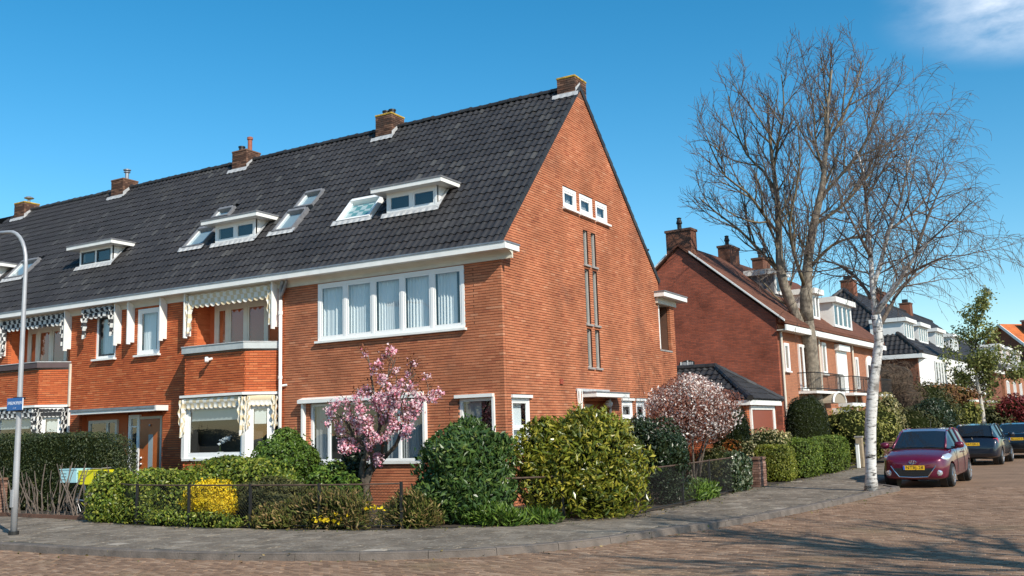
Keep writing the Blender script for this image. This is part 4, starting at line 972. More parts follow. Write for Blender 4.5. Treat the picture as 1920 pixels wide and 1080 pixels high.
m = MB(); m.box(-11.03, -10.97, -0.41, 0.0, 2.63, 2.775); m.build('canopy_end', M['white'], cnB)
# downpipe between A and B
m = MB(); m.tube([(-6.66, -0.10, 0.1), (-6.66, -0.10, 5.35)], 0.045, 10); dp = m.build('downpipe', M['white'], HB, smooth=True)
m = MB(); m.tube([(-6.66, -0.10, 5.34), (-6.66, -0.10, 5.58), (-6.60, -0.13, 5.70), (-6.5, -0.2, 5.84)], 0.05, 10); m.tube([(-6.66, -0.10, 5.4), (-6.56, -0.12, 5.55), (-6.38, -0.18, 5.78), (-6.36, -0.2, 5.84)], 0.042, 8); m.build('downpipe_branch', M['zinc'], dp, smooth=True)
m = MB(); m.tube([(-6.66, -0.10, 3.10), (-6.50, -0.02, 3.12)], 0.03, 6); m.tube([(-6.66, -0.1, 4.95), (-6.66, -0.1, 5.05)], 0.06, 10); m.tube([(-6.66, -0.1, 3.28), (-6.66, -0.1, 3.36)], 0.058, 10); m.build('pipe_bracket', M['white'], dp)
m = MB(); m.tube([(-8.6, -0.62, 3.9), (-8.58, -0.80, 3.86)], 0.035, 8); m.tube([(-8.6, -0.80, 3.92), (-8.56, -0.83, 3.80)], 0.05, 8); m.build('security_lamp', M['white'], HB)
MB().box(-15.36, -15.31, -0.06, 0.0, 2.9, 4.2).build('downpipe', M['cream'], HC)
MB().box(-15.36, -15.30, -0.05, 0.0, 0.1, 2.85).build('downpipe', M['white'], HC)
# ------------------------------------------------------------------ foliage helpers
def nrm(a): return a / (np.linalg.norm(a, axis=-1, keepdims=True) + 1e-9)
def leaf_arrays(P, Nn, Ln, Wd, jit=0.6, out=0.35, up=0.15, fold=0.18, svar=0.3):
    n = len(P); r1 = rng.normal(size=(n, 3)); t = nrm(np.cross(Nn, r1)); t = nrm(t + Nn * out + np.array((0, 0, up)) + rng.normal(size=(n, 3)) * 0.25)
    m = nrm(Nn + rng.normal(size=(n, 3)) * jit); m = nrm(m - t * np.sum(m * t, 1, keepdims=True)); s = np.cross(t, m)
    k = (1 + rng.normal(size=(n, 1)) * svar).clip(0.5, 1.7); l = Ln * k; w = Wd * k
    b = P - t * l * 0.5; e = P + t * l * 0.5; c = P + t * l * 0.05
    a = c + s * w * 0.5 - m * w * fold; d = c - s * w * 0.5 - m * w * fold
    V = np.stack([b, a, e, d], 1).reshape(-1, 3); F = (np.array([[0, 1, 2], [0, 2, 3]])[None] + 4 * np.arange(n)[:, None, None]).reshape(-1, 3)
    return V, F
def lump_fn(seed, k=9, amp=0.14):
    g = np.random.default_rng(seed); A = g.normal(size=(k, 3)) * 3.2; ph = g.uniform(0, 6.28, k)
    def f(d): return 1 + amp * np.mean(np.cos(d @ A.T + ph), 1) * 2.0
    return f
def blob(n, c, r, p=2.0, seed=1, amp=0.14, shell=0.22, rot=0.0, zmin=0.12, top_bias=0.0):
    d = nrm(rng.normal(size=(n, 3)))
    if top_bias: d[:, 2] += top_bias; d = nrm(d)
    sup = (np.abs(d) ** p).sum(1) ** (-1.0 / p); q = d * sup[:, None] * lump_fn(seed, amp=amp)(d)[:, None]
    q = q * (1 - shell * rng.random((n, 1)) ** 1.6); nn = nrm(np.sign(d) * np.abs(d) ** max(1.0, p - 1) / np.array(r)); q = q * np.array(r)
    cr, sr_ = math.cos(rot), math.sin(rot); Rm = np.array(((cr, sr_, 0), (-sr_, cr, 0), (0, 0, 1)))
    q = q @ Rm + np.array(c); nn = nn @ Rm; ok = q[:, 2] > zmin
    return q[ok], nn[ok]
def core_mesh(c, r, p=2.0, seed=1, amp=0.14, rot=0.0, sc=0.80, nu=26, nv=14, zmin=0.1):
    th = np.linspace(0, 2 * math.pi, nu, endpoint=False); ph = np.linspace(-math.pi / 2, math.pi / 2, nv)
    d = np.array([(math.cos(b) * math.cos(a), math.cos(b) * math.sin(a), math.sin(b)) for b in ph for a in th])
    sup = (np.abs(d) ** p).sum(1) ** (-1.0 / p); q = d * (sup * lump_fn(seed, amp=amp)(d) * sc)[:, None] * np.array(r)
    cr, sr_ = math.cos(rot), math.sin(rot); q = q @ np.array(((cr, sr_, 0), (-sr_, cr, 0), (0, 0, 1))) + np.array(c); q[:, 2] = np.maximum(q[:, 2], zmin)
    F = [(i * nu + j, i * nu + (j + 1) % nu, (i + 1) * nu + (j + 1) % nu, (i + 1) * nu + j) for i in range(nv - 1) for j in range(nu)]
    return q, np.array(F)
def shrub(name, label, cat, blobs, n, Ln, Wd, mat, core='twigs', group=None, p=2.0, amp=0.14, shell=0.22, jit=0.6, out=0.35, up=0.15, sc=0.80, rot=0.0, zmin=0.12, extra=None, fname='foliage', sub=0, stray=0.05):
    """blobs: list of (centre, radii). n leaves shared by surface"""
    if sub:
        g = np.random.default_rng(int(abs(blobs[0][0][0]) * 1000) % 7919); more = []
        for (c, r) in blobs:
            for _ in range(sub):
                d = nrm(g.normal(size=3) + np.array((0, 0, 0.35))); q = g.uniform(0.26, 0.46); more.append((tuple(np.array(c) + d * np.array(r) * g.uniform(0.66, 0.90)), tuple(np.array(r) * q)))
        blobs = list(blobs) + more
    c0 = np.mean([b[0] for b in blobs], 0); t = wthing(name, label, cat, (float(c0[0]), float(c0[1]), 0.1), group)
    ar = np.array([b[1][0] * b[1][2] + b[1][1] * b[1][2] + b[1][0] * b[1][1] for b in blobs]); ar = ar / ar.sum(); VV = []; FF = []; o = 0; CV = []; CF = []; co = 0
    for k, (c, r) in enumerate(blobs):
        sd = int(abs(c[0] * 137 + c[1] * 911) * 100) % 9999
        P, Nn = blob(int(n * ar[k]), c, r, p, sd, amp, shell, rot, zmin); P = P + Nn * (rng.random((len(P), 1)) < stray) * rng.random((len(P), 1)) * min(r) * 0.22; V, F = leaf_arrays(P, Nn, Ln, Wd, jit, out, up); VV.append(V); FF.append(F + o); o += len(V)
        if core:
            q, f = core_mesh(c, r, p, sd, amp, rot, sc, zmin=zmin - 0.02); CV.append(q); CF.append(f + co); co += len(q)
    tag(link(fname, np_mesh(fname, np.vstack(VV), np.vstack(FF)), M[mat], t), kind='stuff')
    if core: link('branches', np_mesh('branches', np.vstack(CV), np.vstack(CF)), M[core], t)  # closed hull added against see-through, no modelled branches
    if extra: extra(t)
    return t
def G(px, py, d):
    q = at_depth(px, py, d); return float(q[0]), float(q[1])

M['twigs'] = simple('shaded_core', (0.014, 0.018, 0.006), 1.0, spec=0.0, var=0.5, scale=14, bump=0.8, bscale=40)  # near-black colour puts the shade between leaves into the core hull
M['twigs_b'] = simple('brown_twigs', (0.060, 0.042, 0.028), 0.95, var=0.4, scale=14, bump=0.8, bscale=40)
M['l_yew'] = leaf('yew_needles', [(0, (0.016, 0.027, 0.010)), (0.5, (0.033, 0.050, 0.016)), (0.85, (0.060, 0.077, 0.022)), (1, (0.106, 0.106, 0.033))], 0.5, 0.12)
M['l_hedge'] = leaf('privet_leaves', [(0, (0.051, 0.087, 0.012)), (0.4, (0.123, 0.181, 0.020)), (0.8, (0.239, 0.275, 0.032)), (1, (0.377, 0.362, 0.065))], 0.4, 0.25)
M['l_green'] = leaf('mid_green_leaves', [(0, (0.031, 0.070, 0.011)), (0.5, (0.084, 0.154, 0.020)), (1, (0.168, 0.245, 0.036))], 0.4, 0.25)
M['l_laurel'] = leaf('laurel_leaves', [(0, (0.024, 0.054, 0.014)), (0.5, (0.046, 0.092, 0.020)), (0.85, (0.078, 0.132, 0.027)), (1, (0.149, 0.189, 0.041))], 0.36, 0.12, 0.40)
M['l_rhodo'] = leaf('rhododendron_leaves', [(0, (0.058, 0.085, 0.010)), (0.35, (0.137, 0.163, 0.016)), (0.7, (0.240, 0.234, 0.023)), (1, (0.390, 0.325, 0.046))], 0.30, 0.18, 0.5)
M['l_dark'] = leaf('holly_leaves', [(0, (0.010, 0.022, 0.008)), (0.6, (0.022, 0.040, 0.014)), (1, (0.055, 0.075, 0.035))], 0.36, 0.08, 0.4)
M['l_dark2'] = leaf('cypress_scales', [(0, (0.008, 0.015, 0.006)), (0.7, (0.018, 0.030, 0.010)), (1, (0.05, 0.065, 0.016))], 0.55, 0.08)
M['l_yel'] = leaf('forsythia_flowers', [(0, (0.60, 0.40, 0.005)), (0.6, (0.80, 0.58, 0.010)), (1, (0.85, 0.68, 0.04))], 0.6, 0.25)
M['l_pink'] = leaf('pink_blossom', [(0, (0.56, 0.15, 0.22)), (0.25, (0.70, 0.30, 0.38)), (0.6, (0.82, 0.52, 0.58)), (1, (0.88, 0.76, 0.78))], 0.7, 0.25)
M['l_bronze'] = leaf('bronze_young_leaves', [(0, (0.13, 0.035, 0.018)), (0.6, (0.22, 0.07, 0.03)), (1, (0.30, 0.13, 0.05))], 0.5, 0.3)
M['l_white'] = leaf('white_blossom', [(0, (0.42, 0.24, 0.20)), (0.25, (0.60, 0.47, 0.43)), (0.6, (0.76, 0.69, 0.65)), (1, (0.84, 0.80, 0.77))], 0.7, 0.25)
M['l_copper'] = leaf('copper_leaflets', [(0, (0.16, 0.055, 0.035)), (0.6, (0.26, 0.10, 0.07)), (1, (0.34, 0.17, 0.12))], 0.6, 0.3)
M['l_var'] = leaf('variegated_leaves', [(0, (0.07, 0.085, 0.020)), (0.35, (0.13, 0.13, 0.035)), (0.6, (0.36, 0.31, 0.12)), (1, (0.60, 0.50, 0.27))], 0.4, 0.2)
M['l_dry'] = leaf('dry_perennials', [(0, (0.045, 0.060, 0.010)), (0.4, (0.10, 0.115, 0.018)), (0.62, (0.17, 0.145, 0.03)), (0.8, (0.20, 0.115, 0.045)), (1, (0.40, 0.29, 0.12))], 0.7, 0.2)
M['l_olive'] = leaf('olive_juniper', [(0, (0.030, 0.036, 0.010)), (0.6, (0.065, 0.070, 0.018)), (1, (0.13, 0.115, 0.03))], 0.6, 0.15)
M['l_ylwgrn'] = leaf('spring_leaves', [(0, (0.110, 0.132, 0.022)), (0.5, (0.220, 0.220, 0.039)), (1, (0.396, 0.352, 0.088))], 0.5, 0.3)
M['l_red'] = leaf('red_shrub_leaves', [(0, (0.09, 0.008, 0.010)), (0.6, (0.18, 0.018, 0.020)), (1, (0.30, 0.05, 0.04))], 0.5, 0.25)
M['l_ivy'] = leaf('ivy_leaves', [(0, (0.016, 0.032, 0.010)), (0.5, (0.040, 0.065, 0.022)), (0.85, (0.10, 0.12, 0.06)), (1, (0.26, 0.27, 0.19))], 0.3, 0.1)
M['l_brownvine'] = leaf('bare_vine', [(0, (0.045, 0.026, 0.016)), (0.6, (0.085, 0.052, 0.034)), (1, (0.15, 0.10, 0.06))], 0.8, 0.0)
M['bark'] = simple('grey_brown_bark', (0.115, 0.092, 0.070), 0.95, var=0.45, scale=7, bump=1.0, bscale=18)
M['bark_m'] = simple('maple_bark', (0.205, 0.172, 0.132), 0.95, var=0.5, scale=6, bump=1.0, bscale=14)
M['twig_m'] = simple('maple_twigs', (0.120, 0.092, 0.082), 0.9, var=0.25, scale=2)
M['twig_b'] = simple('birch_twigs', (0.135, 0.105, 0.086), 0.9, var=0.25, scale=2)
# lichen-tinged limbs
M['limb_m'] = simple('lichened_limbs', (0.145, 0.112, 0.066), 0.95, var=0.5, scale=3, bump=0.8, bscale=20)
def birch_bark():
    m, t, b = new_mat('birch_bark'); N = t.nodes; L = t.links; b.inputs['Roughness'].default_value = 0.8
    g = N.new('ShaderNodeNewGeometry'); mp = N.new('ShaderNodeMapping'); mp.inputs['Scale'].default_value = (5, 5, 17); L.new(g.outputs['Position'], mp.inputs[0])
    n = N.new('ShaderNodeTexNoise'); n.inputs['Scale'].default_value = 1.0; n.inputs['Detail'].default_value = 5; n.inputs['Roughness'].default_value = 0.7; L.new(mp.outputs[0], n.inputs[0])
    r = N.new('ShaderNodeValToRGB'); L.new(n.outputs[0], r.inputs[0]); e = r.color_ramp.elements
    e[0].position = 0.375; e[0].color = (0.030, 0.026, 0.024, 1); e[1].position = 0.475; e[1].color = (0.60, 0.58, 0.55, 1); k = e.new(0.66); k.color = (0.72, 0.71, 0.69, 1)
    n2 = N.new('ShaderNodeTexNoise'); n2.inputs['Scale'].default_value = 1.7; n2.inputs['Detail'].default_value = 4; L.new(g.outputs['Position'], n2.inputs[0])
    r2 = N.new('ShaderNodeMapRange'); r2.inputs['From Min'].default_value = 0.56; r2.inputs['From Max'].default_value = 0.64; r2.inputs['To Max'].default_value = 0.9; L.new(n2.outputs[0], r2.inputs[0])
    x = N.new('ShaderNodeMix'); x.data_type = 'RGBA'; L.new(r2.outputs[0], x.inputs[0]); L.new(r.outputs[0], x.inputs[6]); x.inputs[7].default_value = (0.16, 0.14, 0.12, 1)
    L.new(x.outputs[2], b.inputs['Base Color']); bp = N.new('ShaderNodeBump'); bp.inputs['Strength'].default_value = 0.5; bp.inputs['Distance'].default_value = 0.02; L.new(n.outputs[0], bp.inputs['Height']); L.new(bp.outputs[0], b.inputs['Normal'])
    return m
M['birch'] = birch_bark()

# ------------------------------------------------------------------ bare branches
class Branches:
    def __init__(s): s.g = {}
    def add(s, pts, rad, lvl):
        k = len(pts); s.g.setdefault((lvl, k), []).append((np.array(pts), np.array(rad)))
    def mesh(s, name, lvls, sides):
        VV = []; FF = []; o = 0
        for (lvl, k), lst in s.g.items():
            if lvl not in lvls: continue
            n = sides[lvl]; P = np.stack([a for a, _ in lst]); Rr = np.stack([b for _, b in lst]); m = len(P)
            T = np.empty_like(P); T[:, 1:-1] = P[:, 2:] - P[:, :-2]; T[:, 0] = P[:, 1] - P[:, 0]; T[:, -1] = P[:, -1] - P[:, -2]; T = nrm(T)
            ref = np.where(np.abs(T[:, :1, 2:3]) < 0.9, np.array((0, 0, 1.0)), np.array((1.0, 0, 0))); ref = np.broadcast_to(ref, P.shape)
            A = nrm(np.cross(T, ref)); B = np.cross(T, A); w = 2 * math.pi * np.arange(n) / n
            ring = P[:, :, None] + Rr[:, :, None, None] * (np.cos(w)[None, None, :, None] * A[:, :, None] + np.sin(w)[None, None, :, None] * B[:, :, None])
            VV.append(ring.reshape(-1, 3)); f = []
            for i in range(k - 1):
                for j in range(n): f.append((i * n + j, i * n + (j + 1) % n, (i + 1) * n + (j + 1) % n, (i + 1) * n + j))
            f = np.array(f); FF.append((f[None] + (k * n) * np.arange(m)[:, None, None]).reshape(-1, 4) + o); o += m * k * n
        if not VV: return None
        return np_mesh(name, np.vstack(VV), np.vstack(FF))
def path(p, d, ln, n, wob, grav, g):
    pts = [np.array(p, float)]; d = np.array(d, float)
    for i in range(n):
        d = d + g.normal(size=3) * wob + np.array((0, 0, grav)); d = d / np.linalg.norm(d); pts.append(pts[-1] + d * ln / n)
    return pts, d
def interp_path(pts, t):
    pts = np.array(pts); d = np.r_[0, np.cumsum(np.linalg.norm(np.diff(pts, axis=0), axis=1))]; s = t * d[-1]; i = min(np.searchsorted(d, s) , len(pts) - 1); i = max(i, 1)
    k = (s - d[i - 1]) / (d[i] - d[i - 1] + 1e-9); return pts[i - 1] + (pts[i] - pts[i - 1]) * k, (pts[i] - pts[i - 1]) / (np.linalg.norm(pts[i] - pts[i - 1]) + 1e-9)
def grow(br, pts, r0, r1, lvl, spec, g, ends=None):
    """spec[lvl] = (children, length range, angle range, upward pull, wobble, points, start fraction)"""
    if lvl + 1 not in spec: return
    nch, (l0, l1), (a0, a1), grav, wob, npt, st = spec[lvl + 1]
    ln_par = np.sum(np.linalg.norm(np.diff(np.array(pts), axis=0), axis=1))
    nn = max(1, int(round(nch * (ln_par if spec.get('per_m') else 1))))
    for i in range(nn):
        t = st + (1 - st) * (i + g.random()) / nn; p, d = interp_path(pts, min(t, 0.995)); a = math.radians(g.uniform(a0, a1))
        ref = nrm(np.cross(d, g.normal(size=3))); dd = d * math.cos(a) + ref * math.sin(a)
        rp = r0 + (r1 - r0) * t; ln = g.uniform(l0, l1) * (1.15 - 0.55 * t); rc = max(min(rp * 0.72, spec['rmax'][lvl + 1]), spec['rmin'])
        q, de = path(p, dd, ln, npt, wob, grav, g); re = max(spec['rmin'] * 0.8, rc * 0.35); br.add(q, np.linspace(rc, re, len(q)), lvl + 1)
        if ends is not None and lvl + 1 == spec['last']: ends.extend(q[1:])
        grow(br, q, rc, re, lvl + 1, spec, g, ends)
# ------------------------------------------------------------------ trees
def px_path(lst):
    """(px, py, depth) corner points of a limb -> world"""
    return [at_depth(x, y, d) for x, y, d in lst]
def tree_build(name, label, cat, base, limbs, spec, mats, seed, group=None, after=None, limb_r=0.085, sides={0: 10, 1: 6, 2: 5, 3: 3, 4: 3}):
    g = np.random.default_rng(seed); t = wthing(name, label, cat, tuple(float(q) for q in base), group); br = Branches(); ends = []
    for k, (pts, r0, r1, grows) in enumerate(limbs):
        pts = catmull(pts, np.linalg.norm(np.array(pts[0]) - np.array(pts[-1])) / 9.0); rr = np.linspace(r0, r1, len(pts)) * (1 + 0.05 * g.normal(size=len(pts)))
        if k == 0: rr[0] *= 1.25
        m = MB(); m.tube(pts, list(rr), 12 if r0 > 0.1 else 7); m.build('trunk' if k == 0 else 'limb', mats[0] if k == 0 or r0 > limb_r else mats[1], t, smooth=True)
        if grows: grow(br, pts, r0, r1, 0, spec, g, ends)
    for lv, nm, mi in (((1,), 'branches', 1), ((2, 3, 4), 'twigs', 2)):
        me = br.mesh(nm, lv, sides)
        if me: tag(link(nm, me, mats[mi], t, smooth=True), kind='stuff')
    if after: after(t, np.array(ends) if ends else None, g)
    return t
# maple-like bare street garden tree
D = 38.8
mb = at_depth(1532, 872, D)
mbase = np.array((mb[0], mb[1], 0.1))
mp_spec = {'per_m': True, 'last': 3, 'rmax': {1: 0.042, 2: 0.018, 3: 0.010}, 'rmin': 0.0078,
           1: (1.9, (1.5, 3.2), (22, 52), 0.13, 0.12, 6, 0.12), 2: (3.3, (0.7, 1.6), (20, 50), 0.14, 0.15, 5, 0.12), 3: (6.2, (0.25, 0.75), (20, 50), 0.08, 0.18, 3, 0.1)}
mlimbs = [
    (px_path([(1532, 874, D), (1528, 760, D), (1519, 640, D), (1512, 590, D), (1512, 540, D)]), 0.35, 0.235, False),
    (px_path([(1515, 640, D), (1492, 590, D - .1), (1470, 535, D - .2), (1462, 490, D - .3), (1460, 430, D - .3), (1456, 360, D - .4), (1448, 300, D - .6), (1440, 220, D - .8)]), 0.24, 0.05, True),
    (px_path([(1513, 600, D), (1512, 550, D), (1516, 480, D + .1), (1526, 420, D + .2), (1542, 350, D + .2), (1548, 280, D + .2), (1552, 200, D + .3), (1560, 130, D + .4)]), 0.262, 0.03, True),
    (px_path([(1456, 505, D - .3), (1420, 465, D + .2), (1385, 430, D + .4), (1345, 400, D + .8), (1310, 370, D + 1.0)]), 0.075, 0.022, True),
    (px_path([(1460, 440, D - .3), (1430, 400, D - .9), (1400, 360, D - 1.4), (1360, 330, D - 1.8), (1330, 270, D - 2.0)]), 0.07, 0.022, True),
    (px_path([(1456, 360, D - .4), (1430, 320, D - .2), (1400, 290, D), (1375, 230, D + .3), (1365, 180, D + .5)]), 0.065, 0.018, True),
    (px_path([(1450, 320, D - .5), (1460, 260, D - .9), (1470, 200, D - 1.2), (1465, 140, D - 1.4)]), 0.07, 0.02, True),
    (px_path([(1510, 540, D), (1490, 480, D - .8), (1480, 420, D - 1.2), (1492, 360, D - 1.5), (1500, 300, D - 1.7), (1495, 230, D - 2)]), 0.08, 0.018, True),
    (px_path([(1520, 500, D), (1560, 460, D - .4), (1600, 445, D - .8), (1640, 440, D - 1.2)]), 0.085, 0.025, True),
    (px_path([(1540, 370, D + .2), (1575, 330, D - .3), (1610, 290, D - .7), (1640, 230, D - 1.1), (1660, 180, D - 1.4)]), 0.08, 0.018, True),
    (px_path([(1545, 330, D + .2), (1530, 270, D + .9), (1525, 200, D + 1.3), (1515, 140, D + 1.6)]), 0.065, 0.018, True),
    (px_path([(1548, 270, D + .2), (1580, 220, D + .8), (1605, 160, D + 1.2), (1615, 115, D + 1.5)]), 0.08, 0.02, True),
    (px_path([(1528, 420, D + .2), (1575, 390, D + 1), (1620, 340, D + 1.6), (1670, 270, D + 2)]), 0.08, 0.02, True),
]
tree_build('bare_tree', 'tall bare grey-brown tree with forked trunk behind the clipped hedge', 'tree', mbase, mlimbs, mp_spec, (M['bark_m'], M['limb_m'], M['twig_m']), 21)

# white birch on the pavement
D = 22.76
bbase = np.array((6.63, 5.9, 0.1))
b_spec = {'per_m': True, 'last': 3, 'rmax': {1: 0.020, 2: 0.008, 3: 0.0052}, 'rmin': 0.0042,
          1: (3.4, (0.9, 2.5), (25, 65), 0.05, 0.12, 6, 0.06), 2: (4.8, (0.5, 1.3), (20, 60), -0.09, 0.14, 5, 0.10), 3: (4.8, (0.25, 0.75), (20, 50), -0.30, 0.14, 4, 0.1)}
blimbs = [
    (px_path([(1634, 921, D), (1632, 800, D), (1640, 700, D), (1648, 640, D), (1642, 590, D)]), 0.142, 0.105, False),
    (px_path([(1644, 610, D), (1638, 560, D), (1634, 500, D), (1630, 440, D + .1), (1624, 380, D + .1), (1618, 320, D + .2), (1604, 280, D + .3)]), 0.08, 0.018, True),
    (px_path([(1640, 590, D), (1662, 560, D - .2), (1690, 520, D - .4), (1712, 485, D - .6), (1740, 455, D - .8), (1768, 430, D - 1.0), (1800, 415, D - 1.2)]), 0.085, 0.005, True),
    (px_path([(1650, 610, D), (1672, 570, D + .3), (1690, 540, D + .4), (1740, 500, D + .6), (1790, 470, D + .9)]), 0.055, 0.005, True),
    (px_path([(1636, 540, D), (1652, 490, D - .1), (1668, 430, D - .2), (1690, 370, D - .3), (1705, 300, D - .4), (1722, 240, D - .4)]), 0.062, 0.005, True),
    (px_path([(1634, 560, D), (1610, 525, D + .3), (1580, 500, D + .6), (1545, 490, D + .9), (1510, 500, D + 1.1)]), 0.05, 0.005, True),
    (px_path([(1632, 480, D), (1600, 420, D - .3), (1575, 370, D - .5), (1560, 320, D - .6)]), 0.045, 0.005, True),
    (px_path([(1715, 482, D - .6), (1735, 420, D - .6), (1760, 360, D - .7), (1785, 310, D - .8)]), 0.045, 0.005, True),
    (px_path([(1690, 520, D - .4), (1730, 500, D - 1.0), (1775, 480, D - 1.4), (1815, 480, D - 1.7)]), 0.04, 0.005, True),
    (px_path([(1668, 430, D - .2), (1710, 400, D + .4), (1750, 350, D + .8), (1770, 290, D + 1.0)]), 0.04, 0.005, True),
    (px_path([(1622, 370, D + .1), (1655, 320, D + .5), (1680, 260, D + .8), (1700, 215, D + .9)]), 0.035, 0.005, True),
]
def catkins(t, ends, g):
    k = ends[g.random(len(ends)) < 0.12]; n = len(k); k = k - np.array((0, 0, 0.03)); V = []; w = 0.0045
    a = g.uniform(0, 6.28, n); dx = np.stack([np.cos(a), np.sin(a), 0 * a], 1) * w; dy = np.stack([-np.sin(a), np.cos(a), 0 * a], 1) * w; z = np.array((0, 0, 1.0)) * 0.045
    V = np.stack([k + z * 0.4 + dx * .4, k + z * 0.4 - dx * .4, k + dx, k + dy, k - dx, k - dy, k - z], 1).reshape(-1, 3)
    F = np.array([(0, 2, 3), (1, 4, 5), (2, 6, 3), (3, 6, 4), (4, 6, 5), (5, 6, 2), (0, 3, 1), (1, 3, 4), (0, 1, 5), (0, 5, 2)]); F = (F[None] + 7 * np.arange(n)[:, None, None]).reshape(-1, 3)
    tag(link('catkins', np_mesh('catkins', V, F), simple('catkin', (0.28, 0.21, 0.12), 0.9), t), kind='stuff')
tree_build('birch_tree', 'white-trunked birch with drooping twigs on the pavement before the red car', 'tree', bbase, blimbs, b_spec, (M['birch'], M['twig_b'], M['twig_b']), 5, after=catkins, limb_r=0.058)

# pink flowering cherry in the front garden
D = 20.6
cb = at_depth(692, 935, D); cbase = np.array((cb[0], cb[1], 0.1))
c_spec = {'per_m': True, 'last': 2, 'rmax': {1: 0.016, 2: 0.008}, 'rmin': 0.004, 1: (4.2, (0.35, 0.8), (25, 65), 0.04, 0.2, 4, 0.30), 2: (4.6, (0.15, 0.36), (25, 60), 0.05, 0.2, 3, 0.1)}
climbs = [
    (px_path([(690, 940, D), (686, 915, D), (692, 885, D), (712, 866, D), (724, 852, D)]), 0.10, 0.06, False),
    (px_path([(686, 915, D), (678, 885, D), (682, 862, D), (690, 845, D), (676, 828, D - .1), (662, 815, D - .2), (648, 790, D - .3), (632, 775, D - .35)]), 0.075, 0.015, True),
    (px_path([(690, 845, D), (702, 830, D), (712, 800, D + .1), (708, 770, D + .1), (700, 730, D + .2), (694, 690, D + .2), (690, 668, D + .2)]), 0.05, 0.010, True),
    (px_path([(720, 858, D), (742, 835, D - .1), (752, 810, D - .2), (762, 785, D - .2), (784, 765, D - .3), (802, 740, D - .3)]), 0.05, 0.012, True),
    (px_path([(700, 880, D), (696, 850, D - .3), (690, 820, D - .5), (680, 780, D - .6), (664, 760, D - .7)]), 0.05, 0.012, True),
    (px_path([(712, 800, D + .1), (735, 770, D), (752, 740, D), (768, 712, D), (780, 700, D)]), 0.035, 0.01, True),
    (px_path([(715, 862, D), (718, 830, D - .4), (724, 795, D - .6), (730, 760, D - .7), (722, 720, D - .8)]), 0.04, 0.01, True),
    (px_path([(750, 820, D - .2), (758, 790, D - .5), (752, 762, D - .7), (760, 735, D - .8)]), 0.03, 0.01, True),
    (px_path([(706, 740, D + .2), (722, 715, D + .1), (736, 690, D), (742, 672, D)]), 0.025, 0.008, True),
]
def cherry_bloom(t, ends, g):
    x, y, _ = project(ends); low = (y > 690)
    k = ends[g.random(len(ends)) < np.where(y > 735, 0.88, 0.22)]
    cl = np.repeat(k, 26, 0) + g.normal(size=(len(k) * 26, 3)) * 0.05
    n = nrm(g.normal(size=cl.shape) + np.array((0.4, -0.4, 0.5))); V, F = leaf_arrays(cl, n, 0.052, 0.050, 0.8, 0.2, 0)
    tag(link('blossom', np_mesh('blossom', V, F), M['l_pink'], t), kind='stuff')
    k = ends[g.random(len(ends)) < 0.9]; cl = np.repeat(k, 6, 0) + g.normal(size=(len(k) * 6, 3)) * 0.06; n = nrm(g.normal(size=cl.shape)); V, F = leaf_arrays(cl, n, 0.075, 0.028, 0.8, 0.2, 0)
    tag(link('young_leaves', np_mesh('young_leaves', V, F), M['l_bronze'], t), kind='stuff')
tree_build('cherry_tree', 'small gnarled cherry tree covered in pink blossom before the ground floor window', 'tree', cbase, climbs, c_spec, (M['bark'], M['bark'], M['bark']), 9, after=cherry_bloom)

# slim street tree coming into leaf by the far cars
D = 60.0
sb = at_depth(1846, 805, D); s0 = np.array((sb[0], sb[1], 0.1))
s_spec = {'per_m': True, 'last': 2, 'rmax': {1: 0.05, 2: 0.02}, 'rmin': 0.012, 1: (2.6, (1.0, 2.2), (30, 70), 0.06, 0.15, 4, 0.15), 2: (2.4, (0.5, 1.0), (25, 60), 0.05, 0.2, 3, 0.1)}
slimbs = [(px_path([(1846, 808, D), (1842, 770, D), (1836, 735, D), (1830, 700, D), (1828, 640, D), (1832, 570, D)]), 0.16, 0.04, True),
          (px_path([(1838, 742, D), (1860, 715, D), (1885, 690, D)]), 0.06, 0.02, True), (px_path([(1836, 735, D), (1812, 710, D), (1800, 685, D)]), 0.06, 0.02, True)]
def spring_leaf(t, ends, g):
    k = ends[g.random(len(ends)) < 0.9]; cl = np.repeat(k, 26, 0) + g.normal(size=(len(k) * 26, 3)) * 0.22; n = nrm(g.normal(size=cl.shape)); V, F = leaf_arrays(cl, n, 0.17, 0.10, 0.8, 0.2, 0)
    tag(link('crown', np_mesh('crown', V, F), M['l_ylwgrn2'], t), kind='stuff')
M['l_ylwgrn2'] = leaf('opening_leaves', [(0, (0.10, 0.13, 0.03)), (0.6, (0.19, 0.21, 0.05)), (1, (0.34, 0.33, 0.11))], 0.5, 0.3)
tree_build('street_tree', 'slim pale-trunked tree with fresh yellow-green leaves beyond the parked cars', 'tree', s0, slimbs, s_spec, (simple('pale_bark', (0.50, 0.46, 0.40), 0.8, var=0.3), M['bark'], M['bark']), 14, after=spring_leaf)

